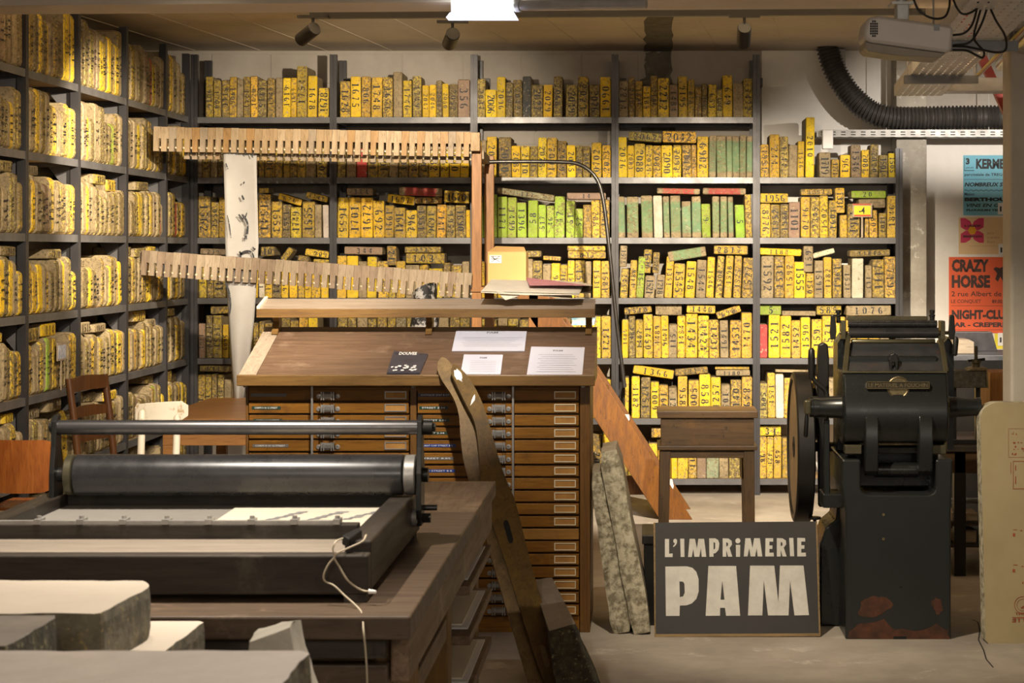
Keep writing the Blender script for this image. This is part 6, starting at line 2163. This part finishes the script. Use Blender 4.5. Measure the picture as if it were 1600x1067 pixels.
# ------------------------------------------------------------------ overhead: exit box, conduit, projector, trays, hose
ye = 8.52
ex = thing('exit_light', (sx(757, ye), ye, 2.72), 'glowing white emergency exit box under the beam', 'light')
xe0, xe1 = sx(706, ye), sx(802, ye)
MB().box(xe0, xe1, ye - .03, ye + .03, sz(21, ye), sz(1, ye)).build('housing', m_emit('lit white acrylic', (.92, .95, 1.0), 3.2), ex, bevel=.004)
zf = sz(21, ye)
MB().hexa([(xe0 - .02, ye - .06, zf - .024), (xe1 + .02, ye - .06, zf - .024), (xe1 + .02, ye + .06, zf - .024), (xe0 - .02, ye + .06, zf - .024)],
          [(xe0 - .006, ye - .035, zf), (xe1 + .006, ye - .035, zf), (xe1 + .006, ye + .035, zf), (xe0 - .006, ye + .035, zf)]).build('diffuser_flange', m_emit('lit lilac acrylic', (.72, .72, .95), 1.1), ex)
tag(MB().cyl((sx(800, 8.52), 8.52, sz(9, 8.52)), (sx(1010, 8.36), 8.36, sz(5, 8.36)), .022, seg=16).cyl((sx(806, 8.52), 8.52, sz(9, 8.52)), (sx(814, 8.51), 8.51, sz(9, 8.51)), .028, seg=16).build('conduit_pipe', M['galv'], base=(sx(900, 8.9), 8.9, sz(9, 8.9)), smooth=40),
    'grey conduit pipe running right from the exit box', 'pipe')
# projector
yq = 6.8
pj = thing('projector', (sx(1420, yq), yq, sz(55, yq)), 'off-white video projector hanging from the ceiling', 'projector')


def pq(px, py, dy=0):
    return (sx(px, yq), sz(py, yq))


top = [(1357, 27), (1372, 24), (1487, 40), (1490, 46), (1487, 80), (1478, 82), (1360, 66), (1352, 62), (1350, 52), (1353, 34)]
MB().prism([pq(a, b) for a, b in top], (0, yq, 0), (1, 0, 0), (0, 0, 1), (0, .20, 0)).build('housing', M['proj'], pj, bevel=.012, smooth=30)
bot = [(1352, 64), (1362, 67), (1478, 83), (1470, 90), (1400, 86), (1358, 80), (1352, 74)]
MB().prism([pq(a, b) for a, b in bot], (0, yq + .01, 0), (1, 0, 0), (0, 0, 1), (0, .18, 0)).build('lower_panel', m_plain('reflection-toned underside', (.30, .26, .20), .45, .0, spec=.3), pj, bevel=.003)  # yellowish shelf reflection put into the panel colour
mb = MB()
for i in range(4):
    for j in range(7):
        a, b = 1359.5 + i * 3.2, 32 + j * 3.8
        if (i in (0, 3)) and j in (0, 6):
            continue
        mb.box(sx(a, yq), sx(a + 2.4, yq), yq - .0015, yq + .001, sz(b + 2.9, yq), sz(b, yq))
mb.build('vent_grille', M['dark'], pj, kind='stuff')
MB().box(sx(1459, yq), sx(1468, yq), yq - .0015, yq, sz(48, yq), sz(38, yq)).build('sensor_window', M['grey'], pj)
MB().box(sx(1405, yq), sx(1424, yq), yq + .06, yq + .14, sz(28, yq), sz(2, yq)).build('mount_bracket', M['galv'], pj, bevel=.003)
MB().cyl((sx(1414, yq), yq + .1, sz(4, yq)), (sx(1414, yq), yq + .1, ZC), .02, seg=14).build('mount_pole', M['galv'], pj, smooth=40)
MB().box(sx(1396, yq), sx(1430, yq), yq + .04, yq + .16, sz(4, yq), sz(0, yq)).build('mount_plate', M['galv'], pj)
# cables
cb_ = thing('cable_bundle', P(1540, 60, 6.85), 'tangle of black cables looping from the projector up to the tray', 'cables')
for pts in ([(1489, 72, 6.88), (1510, 73, 6.85), (1535, 78, 6.8), (1560, 82, 6.75), (1572, 76, 6.75), (1570, 55, 6.8), (1555, 30, 6.9), (1540, -5, 7.0)],
            [(1489, 71, 6.88), (1515, 66, 6.86), (1530, 45, 6.9), (1540, 20, 6.95), (1546, -5, 7.0)],
            [(1489, 78, 6.9), (1510, 79, 6.86), (1525, 86, 6.84), (1535, 90, 6.84), (1537, 80, 6.86), (1522, 60, 6.9), (1528, 30, 6.95), (1538, -5, 7.0)],
            [(1489, 55, 6.9), (1506, 52, 6.88), (1518, 40, 6.9), (1525, 20, 6.95), (1530, -5, 7.0)],
            [(1488, -5, 6.9), (1495, 12, 6.88), (1505, 22, 6.88), (1520, 18, 6.9), (1535, 5, 6.95), (1540, -8, 7)],
            [(1425, -8, 6.85), (1435, 15, 6.84), (1455, 28, 6.84), (1475, 27, 6.86), (1483, 12, 6.9), (1484, -8, 6.95)]):
    MB().tube(spline([P(*p) for p in pts], 6), .0042, 8).build('cable', M['black'], cb_, smooth=60)


# perforated trays: a plate with real slots
def tray(name, o, u, v, w, L, n, wid, label, flange=.05, mat=None, slots=7):
    """o: near corner of the underside; u along, v across, w up"""
    t = thing(name, o, label, 'cable tray')
    o, u, v, w = Vector(o), Vector(u).normalized(), Vector(v).normalized(), Vector(w)
    mb = MB()
    # strips between slot rows, with bridges
    sw = wid / slots
    gap = sw * .22
    for s in range(slots):
        a, b = s * sw + gap / 2, (s + 1) * sw - gap / 2
        q = [o + v * a, o + v * b, o + v * b + u * L, o + v * a + u * L]
        mb.hexa(q, [p + w * .0015 for p in q])
    pitch = L / n
    for s in range(slots + 1):
        a, b = max(0, s * sw - gap / 2), min(wid, s * sw + gap / 2)
        for i in range(n):
            p0_, p1_ = i * pitch, i * pitch + pitch * .42
            q = [o + v * a + u * p0_, o + v * b + u * p0_, o + v * b + u * p1_, o + v * a + u * p1_]
            mb.hexa(q, [p + w * .0015 for p in q])
    mb.build('perforated_base', mat or M['galv'], t)
    for a in (0, wid):
        q = [o + v * a, o + v * (a + .0015), o + v * (a + .0015) + u * L, o + v * a + u * L]
        MB().hexa(q, [p + w * flange for p in q]).build('side_flange', mat or M['galv'], t)
    return t


e1 = P(1397, 150, 10.5)
e2 = P(1472, 141, 10.5)
zt_ = 2.515
o_far = Vector((sx(1397, 10.87), 10.87, zt_))
o_near = Vector((sx(1397, 10.87) - .30, 6.4, zt_))
u_ = (o_far - o_near)
tr_ = tray('cable_tray', o_near, u_, (1, -.066, 0), (0, 0, 1), u_.length, 46, .262, 'wide perforated cable tray receding under the ceiling at upper right', .06, mat=m_plain('lit galvanised sheet', (.80, .78, .75), .4, .0, c2=(.70, .68, .65), scale=10))  # sheet lightened: light reflected from below is put into its colour
for k_, f_ in ((0, .02), (1, .98)):
    p_ = o_near + u_ * f_ + Vector((.13, 0, .06))
for yy_ in (8.0, 9.57):
    MB().box(sx(1397, 10.87) - .30 * (10.87 - yy_) / 4.47 - .03, sx(1397, 10.87) - .30 * (10.87 - yy_) / 4.47 + .33, yy_ - .02, yy_ + .02, zt_ - .042, zt_ - .002).build('support_strut', M['grey'], tr_)
    for dx in (-.015, .315):
        x_ = sx(1397, 10.87) - .30 * (10.87 - yy_) / 4.47 + dx
        MB().cyl((x_, yy_, zt_ - .04), (x_, yy_, ZC if yy_ > 9.2 else 2.75), .004, seg=8).build('hanger_rod', M['galv'], tr_)
# round duct and coloured cables beside the wide tray
tag(MB().tube([o_near + Vector((.36, 0, .05)), o_far + Vector((.36, -1.4, .05))], .05, 18).build('foil_duct', m_plain('foil duct', (.55, .50, .42), .18, .9, c2=(.42, .34, .2), scale=5), base=o_near + Vector((.36, 0, 0)), smooth=60), 'shiny foil duct beside the wide cable tray', 'duct')
for i, (c_, nm) in enumerate((((.75, .55, .03), 'yellow'), ((.65, .08, .04), 'red'), ((.7, .68, .62), 'white'))):
    p_ = [o_near + Vector((.285 + .018 * i, 0, .012 + .012 * i)), o_far + Vector((.285 + .018 * i, -.9, .012 + .012 * i))]
    tag(MB().tube(p_, .006, 10).build('cable', m_plain(nm + ' cable sheath', c_, .4), base=p_[0]), nm + ' cable running along the wide cable tray', 'cable')
# cross tray to the right
oc = Vector((sx(1478, 10.62), 10.62, sz(142, 10.62)))
tray('cable_tray', oc, (1, 0, 0), (0, 1, 0), (0, 0, 1), 2.4, 30, .2, 'short perforated cable tray crossing behind the column', .072, slots=4)
mb = MB()
# tray along the wall above the rack end
ot = Vector((sx(1276, 13.33), 13.33, sz(214, 13.33)))
tw_ = tray('cable_tray', ot, (1, 0, 0), (0, 1, 0), (0, 0, 1), 2.9, 40, .17, 'perforated cable tray along the rear wall under the ribbed hose', .05, slots=4, mat=m_plain('dull galvanised sheet', (.30, .29, .275), .45, .3, c2=(.24, .23, .22), scale=10))
mb = MB()
for i in range(42):
    for zz_ in (.016, .034):
        a = ot.x + .03 + i * .068
        mb.box(a, a + .032, 13.3285, 13.3302, ot.z + zz_ - .003, ot.z + zz_ + .003)
mb.build('flange_slots', M['dark'], tw_, kind='stuff')
for px in (1385, 1545):
    MB().cyl((sx(px, 13.4), 13.4, ot.z), (sx(px, 13.4), 13.4, ZC), .003, seg=6).build('hanger_wire', M['galv'], tw_)
bx = MB().box(sx(1284.5, 13.3), sx(1301.5, 13.3), 13.27, 13.325, sz(233, 13.3), sz(203, 13.3)).build('wall_box', M['white'], base=(sx(1293, 13.3), 13.3, sz(233, 13.3)), bevel=.008)
tag(bx, 'white plastic box clipped on the tray beside the tall yellow stone', 'box')
# ribbed hose
hp = spline([P(1291, 62, 13.5), P(1296, 85, 13.5), P(1306, 113, 13.49), P(1326, 145, 13.47), P(1350, 172, 13.44), P(1376, 188, 13.42), P(1410, 193, 13.42), P(1470, 192, 13.42), P(1540, 191, 13.42), P(1660, 191, 13.42), P(1900, 191, 13.42)], 60)
rr_ = []
acc = 0
for i, p in enumerate(hp):
    acc += (p - hp[i - 1]).length if i else 0
    rr_.append(.076 + .008 * math.sin(acc / .026 * 2 * math.pi))
hz_ = [p + Vector((0, 0, .035)) if p.x > sx(1376, 13.4) else p + Vector((0, 0, .035)) * max(0, min(1, (p.x - sx(1326, 13.4)) / .22)) for p in hp]
tag(MB().tube(hz_, rr_, 20).build('ribbed_hose', m_plain('black ribbed plastic', (.040, .037, .034), .45, c2=(.055, .05, .046)), base=hp[0], smooth=70), 'thick black ribbed hose curving down from the ceiling onto the wall tray', 'hose')
for px in (1278, 1320):
    MB().box(sx(px, 13.6), sx(px, 13.6) + .012, 13.56, 13.64, sz(118, 13.6), ZC - .005)
tag(MB().box(sx(1307, 13.62), sx(1320, 13.62), 13.56, 13.70, sz(120, 13.62), ZC - .008).build('ceiling_bracket', M['grey'], base=(sx(1313, 13.6), 13.6, ZC)), 'grey steel bracket beside the top of the ribbed hose', 'bracket')
tag(MB().beam(P(1497, 9.2, 11.2), P(1580, 190, 11.2), .05, .05, up=(0, 1, 0)).build('red_brace', m_plain('red enamel', (.38, .025, .015), .4), base=P(1560, 150, 11.2)), 'red diagonal steel brace behind the column', 'brace')

# ------------------------------------------------------------------ chairs and table on the left
tb = thing('wooden_table', (-1.9, 11.2, 0), 'orange-brown wooden table between left shelves and cabinet', 'table')
MB().box(-2.66, -1.1, 10.5, 12.0, .722, .75).build('table_top', M['table'], tb, bevel=.004)
MB().box(-2.60, -1.16, 10.56, 10.585, .60, .722).build('apron', M['table'], tb, bevel=.003)
MB().box(-2.60, -2.575, 10.59, 11.94, .60, .722).build('apron', M['table'], tb, bevel=.003)
for xx in (-2.60, -1.22):
    for yy in (10.56, 11.88):
        MB().box(xx, xx + .06, yy, yy + .06, 0, .60).build('leg', M['table'], tb, bevel=.003)
tag(MB().box(-2.12, -2.02, 10.62, 10.68, .751, .753).build('paper_slip', M['paperw'], base=(-2.07, 10.65, .751)), 'white slip of paper on the wooden table', 'paper')
# ladder-back chair
lc = thing('ladderback_chair', (-2.75, 10.15, 0), 'dark wooden ladder-back chair beside the left shelves', 'chair')
Np, Fp = Vector((-2.905, 9.98, 0)), Vector((-2.83, 10.37, 0))
fw = Vector((.98, -.19, 0)).normalized()
zt_ = sz(592, 9.98)
for p in (Np, Fp):
    MB().tube([p + fw * .05, p + fw * .03 + Vector((0, 0, .45)), p + Vector((0, 0, .75)), p - fw * .035 + Vector((0, 0, zt_))], .019, 10).build('back_post', M['chair'], lc, smooth=60)
    q = p + fw * .40 + (Fp - Np).normalized() * (-.02 if p is Np else .02)
    MB().cyl(q, q + Vector((0, 0, .44)), .017, .02, seg=12).build('front_leg', M['chair'], lc, smooth=50)
for za, zb in ((.935, 1.0), (.80, .845), (.67, .71)):
    k = (za - .45) / .55
    a = Np - fw * .03 * k + fw * .005
    b = Fp - fw * .03 * k + fw * .005
    mid = (a + b) / 2 - fw * .022
    pts = spline([a, mid, b], 5)
    mb = MB()
    vs = []
    for i, p in enumerate(pts):
        arch = .012 * math.sin(math.pi * i / (len(pts) - 1))
        for dy, z_ in ((-.009, za), (.009, za), (.009, zb + arch), (-.009, zb + arch)):
            vs.append(Vector((p.x, p.y, z_ - (1.0 - zt_ + .005))) + fw * dy)
    m_ = len(pts)
    mb.add(vs, [(i * 4 + j, i * 4 + (j + 1) % 4, (i + 1) * 4 + (j + 1) % 4, (i + 1) * 4 + j) for i in range(m_ - 1) for j in range(4)] + [(3, 2, 1, 0), tuple(range((m_ - 1) * 4, m_ * 4))])
    mb.build('slat', M['chair'], lc)
c_ = (Np + Fp) / 2 + fw * .20
sd = (Fp - Np).normalized()
MB().obox(c_ + Vector((0, 0, .455)), fw * .21, sd * .205, Vector((0, 0, .015))).build('seat', M['chair'], lc, bevel=.006)
for p in (Np, Fp):
    MB().cyl(p + fw * .03 + Vector((0, 0, .2)), p + fw * .40 + Vector((0, 0, .2)), .011, seg=10).build('stretcher', M['chair'], lc)
# cream chair
cc = thing('cream_chair', (-2.25, 9.55, 0), 'chipped cream painted chair with curved backrest at the wooden table', 'chair')
YCH = 9.35
A_, B_ = P(222, 700, YCH), P(277, 700, YCH + .16)
sd = (B_ - A_)
sd.z = 0
sd.normalize()
fw = Vector((-sd.y, sd.x, 0))
for p, ptop in ((A_, 640), (B_, 648)):
    g_ = Vector((p.x, p.y, 0))
    zt_ = sz(ptop, p.y)
    MB().tube([g_ - fw * .03, g_ + fw * .02 + Vector((0, 0, .44)), g_ + Vector((0, 0, zt_ - .012)), g_ + Vector((0, 0, zt_))], [.015, .019, .0165, .009], 12).build('back_post', M['cream'], cc, smooth=60)
    q = g_ + fw * .38
    MB().cyl(q, q + Vector((0, 0, .43)), .014, .019, seg=12).build('front_leg', M['cream'], cc, smooth=50)
pts = [Vector((*p, 0)) for p in ()]
zb0, zb1 = sz(662, YCH), sz(632, YCH)
cen = (Vector((A_.x, A_.y, 0)) + Vector((B_.x, B_.y, 0))) / 2
pts = []
for i in range(13):
    t = -1 + 2 * i / 12
    pts.append(cen + sd * (t * .155 + .02) + fw * (.022 + .05 * (1 - t * t) - .035))
vs = []
for i, p in enumerate(pts):
    for dy, z_ in ((0, zb0), (.012, zb0), (.012, zb1 + (.006 if i < 2 else 0)), (0, zb1 + (.006 if i < 2 else 0))):
        rc = .02 if i in (0, 12) else 0
        z2 = z_ - rc if z_ > (zb0 + zb1) / 2 else z_ + rc
        vs.append(Vector((p.x, p.y, z2)) + fw * (dy + .018))
m_ = len(pts)
MB().add(vs, [(i * 4 + j, i * 4 + (j + 1) % 4, (i + 1) * 4 + (j + 1) % 4, (i + 1) * 4 + j) for i in range(m_ - 1) for j in range(4)] + [(3, 2, 1, 0), tuple(range((m_ - 1) * 4, m_ * 4))]).build('backrest', M['cream'], cc, bevel=.003)
MB().obox(cen + fw * .20 + Vector((0, 0, .445)), fw * .20, sd * .20, Vector((0, 0, .013))).build('seat', M['cream'], cc, bevel=.006)
# plywood chair
ph = thing('plywood_chair', (-2.88, 9.2, 0), 'varnished bent-plywood chair at the left edge', 'chair')
YC2 = 9.0
xr_, xl_ = sx(88, YC2), sx(88, YC2) - .34
vs = []
for i in range(13):
    t = -1 + 2 * i / 12
    x_ = (xr_ + xl_) / 2 + t * (xr_ - xl_) / 2
    y0_ = YC2 - .03 * (1 - t * t)
    r_ = .02 * max(0, abs(t) - .75) / .25
    for dy, z_ in ((0, sz(770, YC2) + r_ + .008 * t * t), (.012, sz(770, YC2) + r_ + .008 * t * t), (.012, sz(687, YC2) - r_), (0, sz(687, YC2) - r_)):
        vs.append((x_, y0_ + dy, z_))
MB().add(vs, [(i * 4 + j, i * 4 + (j + 1) % 4, (i + 1) * 4 + (j + 1) % 4, (i + 1) * 4 + j) for i in range(12) for j in range(4)] + [(3, 2, 1, 0), (48, 49, 50, 51)]).build('backrest', M['ply2'], ph, smooth=40)
MB().box(xl_ - .005, xr_ - .01, 9.06, 9.44, .448, .462).build('seat', M['ply2'], ph, bevel=.005)
for xx in (xl_ + .03, xr_ - .05):
    MB().tube([(xx, 9.03, 0), (xx, 9.06, .44), (xx, 9.018, .60), (xx, 9.012, .70)], .011, 10).build('back_leg', M['iron'], ph, smooth=60)
    MB().cyl((xx, 9.42, 0), (xx, 9.40, .45), .011, seg=10).build('front_leg', M['iron'], ph, smooth=50)

# ------------------------------------------------------------------ things behind the platen press, at the right
dk = thing('dark_table', (1.85, 10.3, 0), 'dark low table with two under-shelves behind the printing press', 'table')
zt_ = sz(697, 9.9)
MB().box(1.38, 2.3, 9.9, 10.7, zt_ - .03, zt_).build('table_top', M['framex'], dk, bevel=.004)
MB().box(1.40, 2.28, 9.92, 9.945, zt_ - .14, zt_ - .03).build('drawer_front', M['stool'], dk, bevel=.003)
for xx in (sx(1491, 9.92), 2.2):
    for yy in (9.92, 10.62):
        MB().box(xx, xx + .06, yy, yy + .06, 0, zt_ - .03).build('leg', M['black'], dk, bevel=.003)
for z_ in (.274, .165):
    MB().box(1.40, 2.28, 9.93, 10.66, z_ - .02, z_).build('under_shelf', M['framex'], dk)
for i, (a, b, c, d, zb) in enumerate(((1486, 800, 1506, 815, .274), (1507, 801, 1528, 815, .274), (1491, 826, 1526, 846, .165))):
    x0_, x1_ = sx(a, 9.95), sx(c, 9.95)
    h_ = sz(b, 9.95) - sz(d, 9.95)
    tag(MB().box(x0_, x1_, 9.95, 10.12, zb, zb + h_).build('wooden_block', [M['slab'], M['ledge'], M['ledge']][i], base=((x0_ + x1_) / 2, 10.0, zb), bevel=.006), ['grey stone block on the upper under-shelf of the dark table', 'pale block beside the grey one on the upper under-shelf', 'pale wooden block on the lowest shelf of the dark table'][i], 'block')
sp = thing('screw_press', (sx(1515, 10.0), 10.1, zt_), 'small iron screw press standing on the dark table', 'press')
MB().box(sx(1482, 10.0), sx(1541, 10.0), 10.0, 10.12, sz(606, 10), sz(579, 10)).build('platen_block', m_plain('speckled iron', (.13, .115, .085), .6, .3, c2=(.05, .043, .03), scale=45), sp, bevel=.003)
MB().prism([(sx(a, 10), sz(b, 10)) for a, b in ((1512, 579), (1519, 575), (1542, 574), (1544, 606), (1541.5, 606), (1540.5, 579))], (0, 9.99, 0), (1, 0, 0), (0, 0, 1), (0, .14, 0)).build('yoke', M['brass'], sp, bevel=.002)
MB().lathe(P(1525, 576, 10.06), (0, 0, 1), [(0, .022), (.02, .019), (.026, .02), (.03, .024), (.045, .024), (.046, .009), (.115, .009), (.117, .004)], 18).build('screw', M['olive'], sp, smooth=30)
MB().beam(P(1512, 564, 10.06), P(1539, 561, 10.06), .012, .012).build('screw_handle', M['iron'], sp)
for a, b in ((1524, 1531), (1488, 1494)):
    MB().box(sx(a, 10.05), sx(b, 10.05), 10.04, 10.08, zt_, sz(606, 10)).build('column', M['iron'], sp)
MB().box(sx(1480, 10), sx(1545, 10), 9.98, 10.16, zt_, zt_ + .025).build('base', M['iron'], sp, bevel=.003)
wbx = tag(MB().box(sx(1547, 10.3), sx(1547, 10.3) + .30, 10.3, 10.6, zt_ + .001, sz(582, 10.3)).build('wooden_box', m_wood('orange box wood', (.42, .20, .06), (.33, .15, .045), rough=.6, axis=2), base=(sx(1560, 10.3), 10.45, zt_), bevel=.003), 'orange-brown box standing on the dark table beside the column', 'box')
ct = thing('dark_counter', (2.3, 12.8, 0), 'dark counter under the posters at the rear right', 'counter')
zt_ = sz(555, 12.4)
MB().box(sx(1478, 12.4), 3.2, 12.4, 13.1, zt_ - .035, zt_).build('counter_top', m_plain('dark slate top', (.075, .078, .085), .5, c2=(.12, .12, .13), scale=12), ct, bevel=.004)
MB().box(sx(1481, 12.4), 3.16, 12.43, 13.08, .08, zt_ - .035).build('counter_body', M['black'], ct)
MB().box(sx(1480, 12.4), 3.18, 12.405, 12.43, zt_ - .10, zt_ - .035).build('front_rail', M['iron'], ct)
o = MB().prism([(sx(a, 12.6), sz(b, 12.6)) for a, b in ((1488, 551), (1522, 551), (1522, 533), (1514, 529), (1488, 529))], (0, 12.6, 0), (1, 0, 0), (0, 0, 1), (0, .2, 0)).build('stone_slab', M['ledge'], base=(sx(1505, 12.6), 12.7, zt_), bevel=.004)
o.location.z = zt_ - min(v.co.z for v in o.data.vertices)
tag(o, 'pale stone slab lying on the dark rear counter', 'stone')
o = MB().prism([(sx(a, 12.85), sz(b, 12.85)) for a, b in ((1486, 552), (1559, 552), (1550, 521), (1486, 521))], (0, 12.85, 0), (1, 0, 0), (0, 0, 1), (0, .1, 0)).build('black_case', m_plain('scuffed black case', (.03, .028, .03), .4, c2=(.06, .055, .058), scale=9), base=(sx(1520, 12.85), 12.9, zt_), bevel=.005)
o.location.z = zt_ - min(v.co.z for v in o.data.vertices)
tag(o, 'black slope-sided case on the rear counter below the orange-red poster', 'case')
